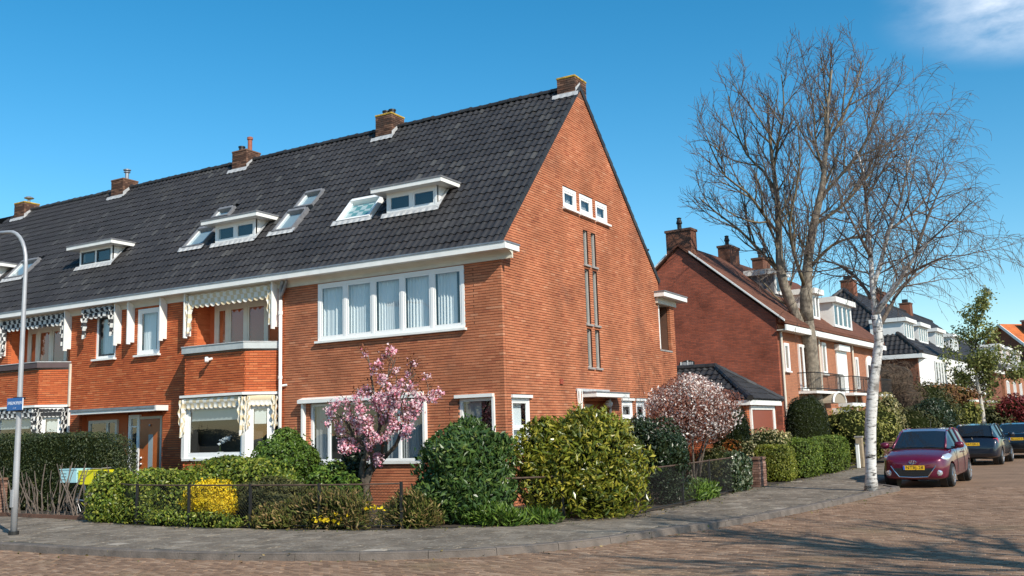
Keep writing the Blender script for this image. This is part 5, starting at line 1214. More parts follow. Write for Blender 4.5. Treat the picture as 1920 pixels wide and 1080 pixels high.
# bare street tree just outside the right edge; its crown shades the road in the foreground
g0 = np.array((17.6, -8.9, 0.1))
def rel(*a): return [g0 + np.array(q) for q in a]
o_spec = {'per_m': True, 'last': 2, 'rmax': {1: 0.07, 2: 0.032}, 'rmin': 0.018, 1: (2.8, (1.4, 3.2), (28, 60), 0.05, 0.16, 5, 0.15), 2: (3.4, (0.5, 1.2), (25, 55), 0.06, 0.2, 4, 0.12)}
olimbs = [(rel((0, 0, 0), (0.05, 0, 2.0), (0, 0.1, 4.2), (0.1, 0.1, 6.0)), 0.22, 0.14, False),
          (rel((0, 0.1, 4.2), (-0.9, 0.7, 5.8), (-1.5, 1.3, 7.6), (-1.9, 1.6, 9.6)), 0.12, 0.03, True), (rel((0.1, 0.1, 6.0), (0.2, 0.0, 7.6), (0.0, -0.2, 10.2)), 0.13, 0.03, True),
          (rel((0.05, 0.1, 5.0), (0.9, -0.6, 6.5), (1.6, -1.0, 8.8)), 0.11, 0.03, True), (rel((0.05, 0.1, 4.6), (-0.6, -1.2, 6.2), (-0.8, -2.2, 8.4)), 0.085, 0.025, True), (rel((0.1, 0.1, 5.6), (0.9, 1.3, 7.0), (1.2, 2.4, 9.0)), 0.085, 0.025, True)]
tree_build('bare_street_tree', 'bare street tree beyond the right edge that shades the road', 'tree', g0, olimbs, o_spec, (M['bark'], M['bark'], M['twig_m']), 33)
# ------------------------------------------------------------------ front gardens
shrub('yew_hedge', 'tall clipped dark green yew hedge at the left behind the stick fence', 'hedge', [((-13.2, -2.45, 1.02), (3.75, 0.55, 1.06)), ((-19.5, -2.45, 0.95), (3.6, 0.55, 0.98))], 80000, 0.058, 0.022, 'l_yew', p=5.0, amp=0.05, shell=0.14, jit=0.9, sc=0.90)
shrub('privet_hedge', 'broad yellow-green leafy hedge spilling over the wire fence', 'hedge',
      [((-5.9, -4.25, 0.58), (1.4, 0.52, 0.60)), ((-4.1, -4.05, 0.66), (1.5, 0.58, 0.70)), ((-7.35, -4.55, 0.45), (0.45, 0.45, 0.62))], 38000, 0.075, 0.042, 'l_hedge', p=3.0, amp=0.10, shell=0.32, jit=0.8, sub=8, sc=0.7)
shrub('ivy_patch', 'mixed green climbers at the foot of the wire fence under the broad hedge', 'plant', [((-6.2, -4.85, 0.32), (0.75, 0.2, 0.30)), ((-5.2, -4.92, 0.22), (0.55, 0.2, 0.22)), ((-3.9, -4.95, 0.20), (0.9, 0.2, 0.22))], 5200, 0.06, 0.03, 'l_hedge', p=2.2, amp=0.3, shell=0.6, sc=0.55, sub=4)
shrub('forsythia_bush', 'bright yellow flowering forsythia bush behind the wire fence', 'bush', [((-4.15, -4.72, 0.66), (0.62, 0.28, 0.36)), ((-4.05, -4.72, 0.5), (0.62, 0.26, 0.28))], 13000, 0.040, 0.028, 'l_yel', core='twigs', sc=0.6, amp=0.28, shell=0.45, jit=1.0, sub=5, stray=0.15)
shrub('domed_yew', 'rounded dark green domed evergreen beside the white bay window', 'bush', [((-4.22, -2.5, 0.95), (0.82, 0.8, 0.92))], 20000, 0.065, 0.030, 'l_green', amp=0.10, shell=0.16, jit=0.9, sc=0.86, sub=5)
shrub('young_laurel', 'small bright green laurel bush left of the cherry tree', 'bush', [((-2.95, -2.55, 0.62), (0.55, 0.5, 0.58)), ((-2.35, -2.7, 0.55), (0.4, 0.4, 0.45))], 3200, 0.10, 0.045, 'l_green', amp=0.16, sub=5)
shrub('camellia_bush', 'dark glossy shrub under the ground floor window by the cherry trunk', 'bush', [((-3.1, -1.45, 0.8), (0.36, 0.34, 0.66))], 1700, 0.09, 0.045, 'l_dark', amp=0.2, sub=5)
shrub('spreading_juniper', 'flat spreading olive juniper behind the fence', 'bush', [((-2.95, -4.25, 0.80), (0.85, 0.45, 0.22)), ((-2.75, -4.45, 0.5), (0.7, 0.4, 0.38))], 14000, 0.07, 0.02, 'l_olive', amp=0.22, shell=0.4, jit=1.0)
shrub('dry_perennials', 'brown and yellow dry perennials along the fence below the cherry tree', 'plant', [((-1.3, -4.5, 0.34), (1.25, 0.42, 0.46)), ((0.25, -3.95, 0.30), (0.6, 0.4, 0.40)), ((-2.3, -4.8, 0.24), (0.6, 0.25, 0.28))], 14000, 0.095, 0.022, 'l_dry', core='twigs', amp=0.3, shell=0.6, jit=1.1, out=0.8, up=0.8, sc=0.7)
shrub('narcissus_clump', 'few yellow narcissi among the dry perennials', 'flower', [((-0.15, -4.55, 0.50), (0.42, 0.12, 0.10)), ((-0.9, -4.85, 0.28), (0.6, 0.1, 0.12))], 46, 0.075, 0.07, 'l_yel', core=None, amp=0.3, shell=0.9)
shrub('cherry_laurel', 'large rounded dark green laurel bush in front of the house corner', 'bush', [((0.80, -2.85, 1.12), (0.95, 0.88, 0.84)), ((0.82, -2.95, 0.62), (0.98, 0.88, 0.66))], 22000, 0.125, 0.048, 'l_laurel', amp=0.11, shell=0.42, jit=0.75, out=0.5, up=0.35, sc=0.62, sub=10, stray=0.10)
shrub('rhododendron_bush', 'large yellow-green rhododendron bush hanging over the pavement', 'bush', [((2.62, -1.32, 1.22), (1.10, 1.02, 0.84)), ((3.0, -1.4, 0.66), (0.92, 0.9, 0.60)), ((1.98, -1.80, 1.40), (0.70, 0.62, 0.56)), ((2.0, -1.9, 0.75), (0.6, 0.6, 0.6))], 30000, 0.120, 0.042, 'l_rhodo', amp=0.24, shell=0.42, jit=0.8, out=0.55, up=0.3, sc=0.62, sub=9, stray=0.10)
shrub('holly_bush', 'dark glossy evergreen bush between rhododendron and white blossom', 'bush', [((3.0, 1.5, 1.0), (0.66, 0.8, 1.0))], 12000, 0.075, 0.036, 'l_dark', amp=0.12, jit=0.9, shell=0.4, sc=0.66, sub=8)
shrub('green_perennials', 'fresh green leafy perennials between laurel and rhododendron', 'plant', [((1.65, -3.35, 0.22), (0.72, 0.3, 0.30)), ((2.3, -2.9, 0.18), (0.45, 0.25, 0.2))], 2600, 0.13, 0.03, 'l_green', core='twigs', amp=0.25, shell=0.6, jit=1.0, out=0.9, up=0.9, sc=0.6)
shrub('green_perennials', 'low green perennials behind the wire fence beside the brick pier', 'plant', [((3.45, 2.9, 0.25), (0.3, 0.9, 0.30))], 2400, 0.11, 0.03, 'l_green', core='twigs', amp=0.25, shell=0.6, jit=1.0, out=0.9, up=0.9, sc=0.6)
# white-pink flowering shrub on thin stems
cx_, cy_ = 2.62, 4.85
def stems(t):
    g = np.random.default_rng(4)
    for k in range(7):
        a = g.uniform(0, 6.28); e = np.array((cx_ + 0.55 * math.cos(a), cy_ + 0.55 * math.sin(a), 1.75)); b = np.array((cx_ + g.normal() * 0.08, cy_ + g.normal() * 0.08, 0.1))
        MB().tube([b, b * 0.6 + e * 0.4 + np.array((0, 0, 0.15)), e], [0.035, 0.028, 0.015], 6).build('stem', M['bark'], t, smooth=True)
    P, Nn = blob(15000, (cx_, cy_, 2.14), (1.16, 1.16, 0.86), 2.0, 77, 0.15, 0.85); V, F = leaf_arrays(P, Nn, 0.055, 0.035, 1.0, 0.4, 0.3)
    tag(link('young_leaves', np_mesh('young_leaves', V, F), M['l_copper'], t), kind='stuff')
sh = shrub('serviceberry_bush', 'rounded shrub in white and copper blossom beside the porch', 'bush', [((cx_, cy_, 2.12), (1.08, 1.08, 0.78))], 15000, 0.066, 0.036, 'l_white', core=None, amp=0.18, shell=0.55, jit=1.2, sc=0.5, extra=stems, fname='blossom', sub=14, stray=0.2)
shrub('olive_shrub', 'loose olive shrub under the white blossom by the fence', 'bush', [((2.9, 5.6, 0.65), (0.6, 0.7, 0.6))], 2600, 0.06, 0.03, 'l_olive', amp=0.2, shell=0.4)
M['l_rust'] = leaf('rust_climber', [(0, (0.12, 0.05, 0.02)), (0.6, (0.22, 0.10, 0.035)), (1, (0.32, 0.19, 0.06))], 0.7, 0.2)
M['l_orange'] = leaf('orange_leaves', [(0, (0.30, 0.08, 0.01)), (1, (0.55, 0.20, 0.03))], 0.6, 0.3)
shrub('orange_shrub', 'small orange leaved shrub beyond the white blossom', 'bush', [((2.75, 7.6, 1.08), (0.26, 0.26, 0.28))], 350, 0.07, 0.04, 'l_orange', amp=0.2)
shrub('ivy_screen', 'ivy growing over the end of the wire fence next to the brick pier', 'ivy', [((3.42, 5.75, 0.52), (0.28, 0.75, 0.52))], 3200, 0.075, 0.06, 'l_ivy', p=3.5, amp=0.1, jit=0.7)
# clipped hedges along the side street
for lab, y0, y1, h, xx, mt in (('clipped green hedge with yellow top beside the brick pier', 9.0, 10.6, 1.02, 3.35, 'l_hedge2'), ('middle clipped green hedge with a dark shadow line', 10.7, 13.2, 1.12, 3.55, 'l_hedge3'), ('far clipped green hedge before the bare tree', 13.35, 16.6, 1.18, 3.75, 'l_hedge3')):
    if 'l_hedge2' not in M:
        M['l_hedge2'] = leaf('lonicera_leaves', [(0, (0.080, 0.105, 0.010)), (0.5, (0.165, 0.195, 0.018)), (1, (0.29, 0.28, 0.04))], 0.5, 0.2)
        M['l_hedge3'] = leaf('box_leaves', [(0, (0.048, 0.085, 0.008)), (0.5, (0.105, 0.165, 0.014)), (1, (0.20, 0.24, 0.03))], 0.5, 0.2)
    shrub('clipped_hedge', lab, 'hedge', [((xx, (y0 + y1) / 2, h / 2 + 0.06), (0.5, (y1 - y0) / 2, h / 2 + 0.05))], 9000, 0.060, 0.030, mt, p=4.5, amp=0.06, shell=0.12, jit=0.9, sc=0.9, group='clipped hedges along the side street')
shrub('variegated_bush', 'low mounded bush with cream speckled leaves behind the clipped hedges', 'bush', [((2.75, 11.2, 0.95), (0.85, 1.5, 0.66)), ((2.2, 9.7, 0.8), (0.8, 1.0, 0.55))], 6500, 0.09, 0.045, 'l_var', amp=0.12, sub=6)
shrub('cypress_dome', 'dark clipped evergreen dome beside the garage', 'bush', [((2.05, 9.9, 1.25), (0.55, 0.62, 1.15))], 6500, 0.05, 0.02, 'l_dark2', p=2.6, amp=0.04, shell=0.1, jit=0.9, sc=0.93)
shrub('cypress_dome', 'dark clipped evergreen dome before the orange brick facade', 'bush', [((2.95, 15.7, 1.35), (0.75, 0.85, 1.35))], 7500, 0.055, 0.02, 'l_dark2', p=2.6, amp=0.04, shell=0.1, jit=0.9, sc=0.93)
x1, y1 = G(1592, 800, 36.0); shrub('spring_shrub', 'yellow-green spring shrub behind the far clipped hedge', 'bush', [((x1, y1, 1.3), (1.2, 1.2, 1.1)), ((x1 + 0.6, y1 + 2.2, 1.3), (1.0, 1.0, 1.1))], 5200, 0.10, 0.05, 'l_ylwgrn', amp=0.2, shell=0.5)
x1, y1 = G(1612, 825, 40.0); shrub('evergreen_shrub', 'dark glossy shrub with cream flowers left of the birch trunk', 'bush', [((x1, y1, 0.95), (1.1, 1.2, 0.95))], 3000, 0.11, 0.06, 'l_laurel', amp=0.15)
x1, y1 = G(1662, 805, 44.0); shrub('evergreen_shrub', 'speckled evergreen shrub right of the birch trunk', 'bush', [((x1, y1, 1.4), (0.9, 1.0, 1.5))], 3000, 0.13, 0.07, 'l_var', amp=0.2)
x1, y1 = G(1692, 790, 47.0); shrub('brown_hedge', 'brown-green overgrown hedge behind the red car', 'hedge', [((x1, y1, 1.2), (2.0, 1.6, 1.35)), ((x1 + .6, y1 + 4, 1.8), (1.9, 2, 2.0))], 8500, 0.13, 0.05, 'l_olive', amp=0.16, shell=0.35)
x1, y1 = G(1747, 785, 47.0); shrub('round_evergreen', 'round dark evergreen bush above the red car roof', 'bush', [((x1, y1, 1.5), (1.15, 1.1, 1.15))], 4600, 0.12, 0.06, 'l_dark', amp=0.12)
x1, y1 = G(1798, 780, 56.0); shrub('leafy_shrub', 'loose light green shrub behind the dark hatchback', 'bush', [((x1, y1, 1.6), (1.3, 1.2, 1.6))], 3200, 0.16, 0.08, 'l_ylwgrn', amp=0.2, shell=0.5)
x1, y1 = G(1872, 785, 62.0); shrub('far_hedge', 'dark green hedge beyond the parked cars at the right', 'hedge', [((x1, y1, 1.2), (2.9, 3.0, 1.3))], 5200, 0.17, 0.08, 'l_olive', amp=0.15)
x1, y1 = G(1912, 775, 60.0); shrub('red_shrub', 'dark red leaved shrub at the right edge', 'bush', [((x1, y1, 1.9), (1.35, 1.4, 1.2))], 3200, 0.16, 0.08, 'l_red', amp=0.15)
x1, y1 = G(1678, 735, 50.0); shrub('bare_vine', 'bare brown climber over the house side behind the birch', 'climber', [((x1 - .3, y1, 3.4), (1.5, 1.0, 1.5)), ((x1 + .5, y1, 2.3), (1.6, 1.0, 1.2))], 6500, 0.30, 0.022, 'l_brownvine', core='twigs_b', amp=0.2, shell=0.4, jit=1.2)
x1, y1 = G(1755, 742, 52.0); shrub('orange_climber', 'orange-brown climber below the white bay windows', 'climber', [((x1, y1, 2.9), (2.0, 0.8, 0.75))], 3200, 0.17, 0.08, 'l_rust', amp=0.2, shell=0.5)

# ------------------------------------------------------------------ fences
def wire_fence(label, pts, h=0.80, z0=0.1, post_every=1.75):
    pts = resample(pts, 0.25); t = wthing('wire_fence', label, 'fence', (float(pts[0][0]), float(pts[0][1]), 0.1), 'wire fence panels round the garden')
    d = np.r_[0, np.cumsum(np.linalg.norm(np.diff(pts, axis=0), axis=1))]; Ln = d[-1]
    at = lambda s: np.array((np.interp(s, d, pts[:, 0]), np.interp(s, d, pts[:, 1])))
    MB().tube([(*at(s), z0 + h) for s in np.linspace(0, Ln, max(3, int(Ln / 0.4)))], 0.017, 6).build('top_rail', M['rust'], t)
    MB().tube([(*at(s), z0 + 0.06) for s in np.linspace(0, Ln, max(3, int(Ln / 0.4)))], 0.010, 5).build('bottom_rail', M['iron'], t)
    n = max(2, int(round(Ln / post_every)) + 1)
    for s in np.linspace(0, Ln, n):
        p = at(s); MB().box(p[0] - 0.022, p[0] + 0.022, p[1] - 0.022, p[1] + 0.022, 0.0, z0 + h + 0.03).build('post', M['iron'], t)
    P0 = []; hh = h - 0.06
    for s in np.arange(-hh, Ln, 0.065):
        for sg in (1, -1):
            a, b = s, s + hh; za, zb = (0.06, h) if sg == 1 else (h, 0.06)
            a2, b2 = max(a, 0), min(b, Ln)
            if b2 - a2 < 0.03: continue
            f = lambda q: za + (zb - za) * (q - a) / (b - a)
            k = np.linspace(a2, b2, 4); P0.append([(*at(q), z0 + f(q)) for q in k])
    br = Branches()
    for p in P0: br.add(p, [0.0016] * 4, 3)
    tag(link('wire_mesh', br.mesh('wire_mesh', (3,), {3: 3}), M['iron'], t), kind='stuff')
FP = FENCE; sel = lambda x0, x1, y0=-9, y1=40: np.array([q for q in FP if x0 <= q[0] <= x1 and y0 <= q[1] <= y1])
wire_fence('dark wire fence with rusty rail before the broad hedge and perennials', sel(-7.5, 0.35, -6, 0))
wire_fence('short wire fence panel between laurel and rhododendron', np.array([(1.50, -2.95), (1.85, -2.65), (2.45, -2.1)]), post_every=0.9)
wire_fence('wire fence panel beside the brick pier at the side street', np.array([(3.46, -0.55), (3.56, 1.1), (3.52, 3.0), (3.5, 5.2)]), h=0.85)

# stick fence at the left, each stick a branch stuck in the ground
stf = wthing('stick_fence', 'rustic fence of upright bare branches at the left garden edge', 'fence', (-9.6, -4.25, 0.1))
g = np.random.default_rng(8)
M['stick'] = simple('weathered_sticks', (0.135, 0.105, 0.085), 0.9, var=0.35, scale=6)
for k in range(46):
    u = k / 45.0; x = -12.0 + 4.35 * u + g.normal() * 0.06; y = -4.02 - 0.30 * u + g.normal() * 0.05; h = g.uniform(0.55, 1.32) if k % 3 else g.uniform(1.0, 1.35)
    q, _ = path((x, y, 0.08), (g.normal() * 0.16, g.normal() * 0.08, 1), h, 4, 0.10, 0.02, g); r0 = g.uniform(0.011, 0.022)
    MB().tube(q, np.linspace(r0, r0 * 0.55, 5), 5).build('stick', M['stick'], stf)
for k in range(16):
    x = g.uniform(-12, -7.8); y = -4.2 + g.normal() * 0.06; q, _ = path((x, y, 0.15), (g.normal(), g.normal() * 0.1, 0.7), 0.7, 4, 0.25, -0.02, g)
    MB().tube(q, np.linspace(0.010, 0.005, 5), 4).build('stick', M['stick'], stf)
M['brickwall'] = pieces('garden_wall_brick', CHB, stain=((0.45, 0.42, 0.38), 0.5, 3.0))
lw = wthing('brick_edging', 'low brick edging under the stick fence', 'edging', (-9.6, -4.4, 0.1))
for k in range(23):
    u = k / 22.0; x = -12.1 + 4.4 * u; y = -4.12 - 0.32 * u; MB().obox((x, y - 0.06, 0.14), (0.095, -0.007, 0), (0.004, 0.045, 0), (0, 0, 0.04 + rnd.gauss(0, .002))).build('brick', M['brick_ch'], lw)
M['pier1'] = pieces('pier_brick', [(0, (0.17, 0.085, 0.06)), (0.5, (0.25, 0.135, 0.095)), (1, (0.33, 0.2, 0.15))], island=False)
def pier(label, x0, x1, y0, y1, h, mat):
    t = wthing('brick_pier', label, 'pier', ((x0 + x1) / 2, (y0 + y1) / 2, 0.1)); MB().box(x0 + .012, x1 - .012, y0 + .012, y1 - .012, 0.05, 0.1 + h - 0.02).build('mortar_core', M['mortar'], t)
    n = int(h / 0.066)
    for i in range(n):
        zb = 0.1 + i * 0.066
        for fr, a0, a1 in ((Frame((0, y0, 0), (1, 0, 0), (0, -1, 0)), x0, x1), (Frame((x1, 0, 0), (0, 1, 0), (1, 0, 0)), y0 + 0.1, y1)):
            x = a0 - (0.11 if i % 2 else 0)
            while x < a1 - 0.02:
                s, e = max(x, a0), min(x + 0.21, a1)
                if e - s > 0.03: MB_ = MB(); fr.box(MB_, s, e, -0.095, rnd.gauss(0, 0.002), zb, zb + 0.054); MB_.build('brick', mat, t)
                x += 0.22
    MB().box(x0 - 0.01, x1 + 0.01, y0 - 0.01, y1 + 0.01, 0.1 + h - 0.015, 0.1 + h + 0.05).build('coping', M['brick_ch'], t, bevel=0.01)
pier('weathered brick garden pier at the left edge of the stick fence', -13.2, -12.2, -4.15, -3.85, 0.85, M['pier1'])
pier('low weathered brick pier between ivy and clipped hedge', 2.95, 3.62, 7.05, 7.75, 0.72, M['pier1'])
pier('short brick garden wall beyond the white post', 4.55, 4.9, 21.0, 22.6, 0.75, M['pier1'])
# white plastic post beside the hedge end
wp = wthing('white_post', 'short white plastic post by the end of the clipped hedge', 'post', (4.35, 16.9, 0.1)); MB().box(4.29, 4.41, 16.85, 16.95, 0.1, 0.92).build('post_body', M['white'], wp, bevel=0.015); MB().box(4.285, 4.415, 16.845, 16.955, 0.921, 0.95).build('post_cap', M['zinc'], wp)
tp = wthing('concrete_post', 'weathered concrete gate post beside the white plastic post', 'post', (4.3, 17.6, 0.1)); MB().box(4.18, 4.42, 17.5, 17.75, 0.1, 1.15).build('post_body', simple('old_post', (0.30, 0.23, 0.15), 0.9, var=0.3), tp, bevel=0.02); MB().box(4.165, 4.435, 17.485, 17.765, 1.151, 1.2).build('post_cap', M['stone'], tp)
# ------------------------------------------------------------------ houses along the side street
def tile_field(parent, O, ux, us, wid, length, keep=None, nm='roof_tiling', tw=0.22, ga=0.34, mat='tile', sc=1.1):
    """roof tiles over a slope: O lower corner, ux along the eave, us up the slope (unit vectors)"""
    O = np.array(O, float); ux = np.array(ux, float); us = np.array(us, float); nn = np.cross(ux, us)
    pos = [(c * tw, r_ * ga) for c in range(int(wid / tw)) for r_ in range(int(length / ga + 0.5)) if keep is None or keep(c * tw + tw / 2, r_ * ga + ga / 2)]
    pos = np.array(pos); n = len(pos); tv, tf = tile_template(ga / sc); tv = tv * sc
    tvv = np.repeat(tv[None], n, 0); tvv[:, :, 2] += rng.normal(0, 0.003, (n, 1))
    Wd = O + (tvv[:, :, 0] + pos[:, None, 0])[..., None] * ux + (tvv[:, :, 1] + pos[:, None, 1])[..., None] * us + tvv[:, :, 2][..., None] * nn
    return tag(link(nm, np_mesh(nm, Wd.reshape(-1, 3), (tf[None] + 21 * np.arange(n)[:, None, None]).reshape(-1, 4)), M[mat], parent), kind='stuff')

# garage with hipped black roof
GA_ = wthing('garage', 'low brick garage with black hipped tile roof and red-brown door', 'garage', (0.4, 12.85, 0.1))
gx, gy0, gy1 = 2.2, 11.12, 14.58
m = MB(); m.box(-3.0, gx - 0.002, gy0, gy1, 0.05, 2.36); m.build('wall', brickwork('garage_brick', (0.42, 0.11, 0.045), (0.48, 0.14, 0.05), (0.16, 0.09, 0.07)), GA_)
m = MB(); m.box(gx, gx + 0.03, gy0 + 0.42, gy1 - 0.55, 0.1, 2.2); gd = m.build('garage_door', simple('red_brown_door', (0.26, 0.075, 0.045), 0.5), GA_)
m = MB(); m.box(gx, gx + 0.06, gy0 + 0.30, gy0 + 0.418, 0.1, 2.32); m.box(gx, gx + 0.06, gy1 - 0.548, gy1 - 0.33, 0.1, 2.32); m.box(gx, gx + 0.06, gy0 + 0.42, gy1 - 0.55, 2.202, 2.32); m.build('door_frame', M['white'], gd)
m = MB(); m.box(-3.0, gx + 0.18, gy0 - 0.18, gy0 - 0.15, 2.34, 2.5); m.box(gx + 0.15, gx + 0.18, gy0 - 0.15, gy1 + 0.18, 2.34, 2.5); m.box(-3.0, gx + 0.15, gy0 - 0.15, gy1 + 0.18, 2.345, 2.36); m.build('fascia', M['white'], GA_)
rx, rz, ry = 0.75, 3.66, 12.85; e0 = (gx + 0.2, gy0 - 0.2, 2.51); hs_ = (rz - 2.51) / (ry - e0[1]); cl = 1 / math.hypot(1, hs_)
def kp1(u, s): return u < (3.0 + e0[0]) - (s * cl) * (e0[0] - rx) / (ry - e0[1]) - 0.05
tile_field(GA_, (-3.0, e0[1], 2.51), (1, 0, 0), (0, cl, hs_ * cl), 3.0 + e0[0], (ry - e0[1]) / cl, kp1)
h2 = (rz - 2.51) / (e0[0] - rx); c2_ = 1 / math.hypot(1, h2); half = ry - e0[1]
def kp2(u, s): k = (s * c2_) / (e0[0] - rx); return half * k + 0.02 < u < 2 * half - half * k - 0.02
tile_field(GA_, (e0[0], e0[1], 2.51), (0, 1, 0), (-c2_, 0, h2 * c2_), 2 * half, (e0[0] - rx) / c2_, kp2)
m = MB(); m.poly([(-3, e0[1], 2.505), (e0[0], e0[1], 2.505), (rx, ry, rz), (-3, ry, rz)]); m.poly([(e0[0], e0[1], 2.505), (e0[0], e0[1] + 2 * half, 2.505), (rx, ry, rz)]); m.poly([(e0[0], e0[1] + 2 * half, 2.505), (-3, e0[1] + 2 * half, 2.505), (-3, ry, rz), (rx, ry, rz)]); m.build('roof_underlay', M['under'], GA_)
for a, b in (((e0[0], e0[1], 2.55), (rx, ry, rz + 0.04)), ((e0[0], e0[1] + 2 * half, 2.55), (rx, ry, rz + 0.04)), ((rx, ry, rz + 0.05), (-3.0, ry, rz + 0.05))):
    a, b = np.array(a), np.array(b); n = int(np.linalg.norm(b - a) / 0.36)
    for k in range(n):
        p, q = a + (b - a) * k / n, a + (b - a) * (k + 1.08) / n; MB().tube([p, q], [0.115, 0.10], 8).build('ridge_tile', M['tile1'], GA_)

# house with big plain gable
ANG = R(-4.5)
H2 = thing('gabled_house', 'orange brick house with plain dark red gable and brown roof beyond the garage', 'house', (1.57, 18.0, 0.0), rotz=ANG)
M['b2_gable'] = brickwork('dark_red_brickwork', (0.40, 0.105, 0.058), (0.27, 0.078, 0.048), (0.17, 0.095, 0.07), patch=0.4)
M['b2_chim'] = brickwork('brown_chimney_brickwork', (0.20, 0.085, 0.05), (0.13, 0.06, 0.04), (0.09, 0.06, 0.05), patch=0.4)
M['b2_front'] = brickwork('orange_brickwork', (0.36, 0.142, 0.078), (0.42, 0.170, 0.092), (0.25, 0.145, 0.095), patch=0.14)
M['b2_roof'] = brickwork('brown_flat_tiles', (0.165, 0.068, 0.042), (0.125, 0.052, 0.034), (0.055, 0.028, 0.02), course=0.16, length=0.24, patch=0.2)
LEN = 15.2; SP = 0.837; RX = -3.87; EZ = 5.80; RZ = EZ - SP * RX
MB().prism([(-0.02, 0, 0.0), (-0.02, 0, EZ - 0.05), (RX, 0, RZ - 0.08), (2 * RX, 0, EZ - 0.05), (2 * RX, 0, 0.0)], (0, LEN, 0)).build('gable_wall', M['b2_gable'], H2)
m = MB(); m.box(-0.02, 0.004, 0.12, LEN, 0.0, EZ - 0.3); fw_ = m.build('front_wall', M['b2_front'], H2)
m = MB(); q = 0.36
m.prism([(q, -0.10, EZ - SP * q), (RX, -0.10, RZ), (RX, -0.10, RZ + 0.12), (q, -0.10, EZ - SP * q + 0.12)], (0, LEN + 0.1, 0)); m.prism([(2 * RX - q, -0.10, EZ - SP * q), (RX, -0.10, RZ + 0.001), (RX, -0.10, RZ + 0.121), (2 * RX - q, -0.10, EZ - SP * q + 0.12)], (0, LEN + 0.1, 0)); m.build('roof', M['b2_roof'], H2)
m = MB(); m.prism([(q, -0.16, EZ - SP * q + 0.07), (RX + 0.5, -0.16, RZ + 0.07 - SP * 0.5), (RX + 0.5, -0.16, RZ + 0.145 - SP * 0.5), (q, -0.16, EZ - SP * q + 0.145)], (0, 0.06, 0)); m.build('verge_board', M['white'], H2)
m = MB(); m.prism([(2 * RX - q, -0.16, EZ - SP * q + 0.07), (RX - 0.5, -0.16, RZ + 0.07 - SP * 0.5), (RX - 0.5, -0.16, RZ + 0.145 - SP * 0.5), (2 * RX - q, -0.16, EZ - SP * q + 0.145)], (0, 0.06, 0)); m.build('verge_board', M['white'], H2)
MB().box(0.36, 0.42, -0.14, LEN, 5.22, 5.44).build('gutter_board', M['white'], H2); MB().box(0.02, 0.36, -0.1, LEN, 5.23, 5.27).build('soffit', M['cream'], H2)
def bchim(x0, x1, y0, y1, z0, z1, pots=1):
    c = MB().box(x0, x1, y0, y1, z0, z1 - 0.06).build('chimney', M['b2_chim'], H2); MB().box(x0 - 0.04, x1 + 0.04, y0 - 0.04, y1 + 0.04, z1 - 0.058, z1 + 0.04).build('cap', M['brick_ch'], c)
    for k in range(pots): MB().lathe([(0.09, 0), (0.09, 0.25), (0.13, 0.3), (0.08, 0.48), (0.11, 0.52), (0.03, 0.55)], ((x0 + x1) / 2 + 0.2 * k - 0.05, (y0 + y1) / 2, z1 + 0.04)).build('chimney_pot', M['iron'], c)
bchim(-4.42, -3.32, 0.02, 0.62, 8.0, 9.72); bchim(-4.15, -3.6, 4.9, 6.1, 8.4, 9.75, 1); bchim(-4.15, -3.6, 9.2, 10.3, 8.4, 9.75, 2)
gf = Frame((0, 0, 0), (1, 0, 0), (0, -1, 0)); ff = Frame((0, 0, 0), (0, 1, 0), (1, 0, 0))
m = MB(); pts = [gf.p(-4.05, 0.01, 3.84)] + [gf.p(-3.75 + 0.3 * math.cos(a), 0.01, 4.25 + 0.10 * math.sin(a)) for a in np.linspace(math.pi, 0, 9)] + [gf.p(-3.45, 0.01, 3.84)]
aw_ = m.prism(pts, (0, 0.004, 0)).build('arched_window', M['room'], H2)
m = MB(); gf.box(m, -4.07, -4.02, 0.0, 0.03, 3.80, 4.30); gf.box(m, -3.77, -3.73, 0.0, 0.03, 3.80, 4.34); m.build('window_bar', M['white'], aw_); curtain_mesh(gf, -4.0, -3.5, 3.86, 4.28, 0.02, 0.005, 0.06, 'greycurt', aw_)
def fwin(s0, s1, z0, z1, splits=(), name='window', label=None, **k): return window(H2, ff, s0, s1, z0, z1, splits=splits, recess=-0.075, fw=0.07, sash=0.04, name=name, label=label, back=0.0, sillw=0.12, **k)
fwin(0.50, 1.05, 3.72, 4.80, curtains=None); fwin(2.25, 3.35, 3.0, 4.85, splits=(2.8,), sill=False, name='french_window'); fwin(5.35, 5.95, 3.75, 5.1); fwin(10.5, 11.0, 3.2, 4.70, sill=False)
m = MB(); ff.box(m, 7.5, 9.1, 0.005, 0.06, 2.95, 4.85); sd_ = m.build('roller_shutter', M['white'], H2); m = MB(); ff.box(m, 7.42, 9.18, 0.005, 0.22, 4.86, 5.12); m.build('shutter_case', M['white'], sd_)
m = MB(); pts = [ff.p(12.5, 0.01, 2.95)] + [ff.p(13.1 + 0.6 * -math.cos(a), 0.01, 4.45 + 0.42 * math.sin(a)) for a in np.linspace(0, math.pi, 11)] + [ff.p(13.7, 0.01, 2.95)]
ad = m.prism(pts, (0.07, 0, 0)).build('arched_door', M['white'], H2); m = MB(); ff.box(m, 12.65, 13.05, 0.081, 0.085, 3.2, 4.4); ff.box(m, 13.15, 13.55, 0.081, 0.085, 3.2, 4.4); m.build('door_glass', M['room'], ad)
for s in (0.16, 4.9, 10.05):
    m = MB(); m.tube([tuple(ff.p(s, 0.08, 0.1)), tuple(ff.p(s, 0.08, 5.2))], 0.05, 8); m.build('downpipe', M['cream'], H2)
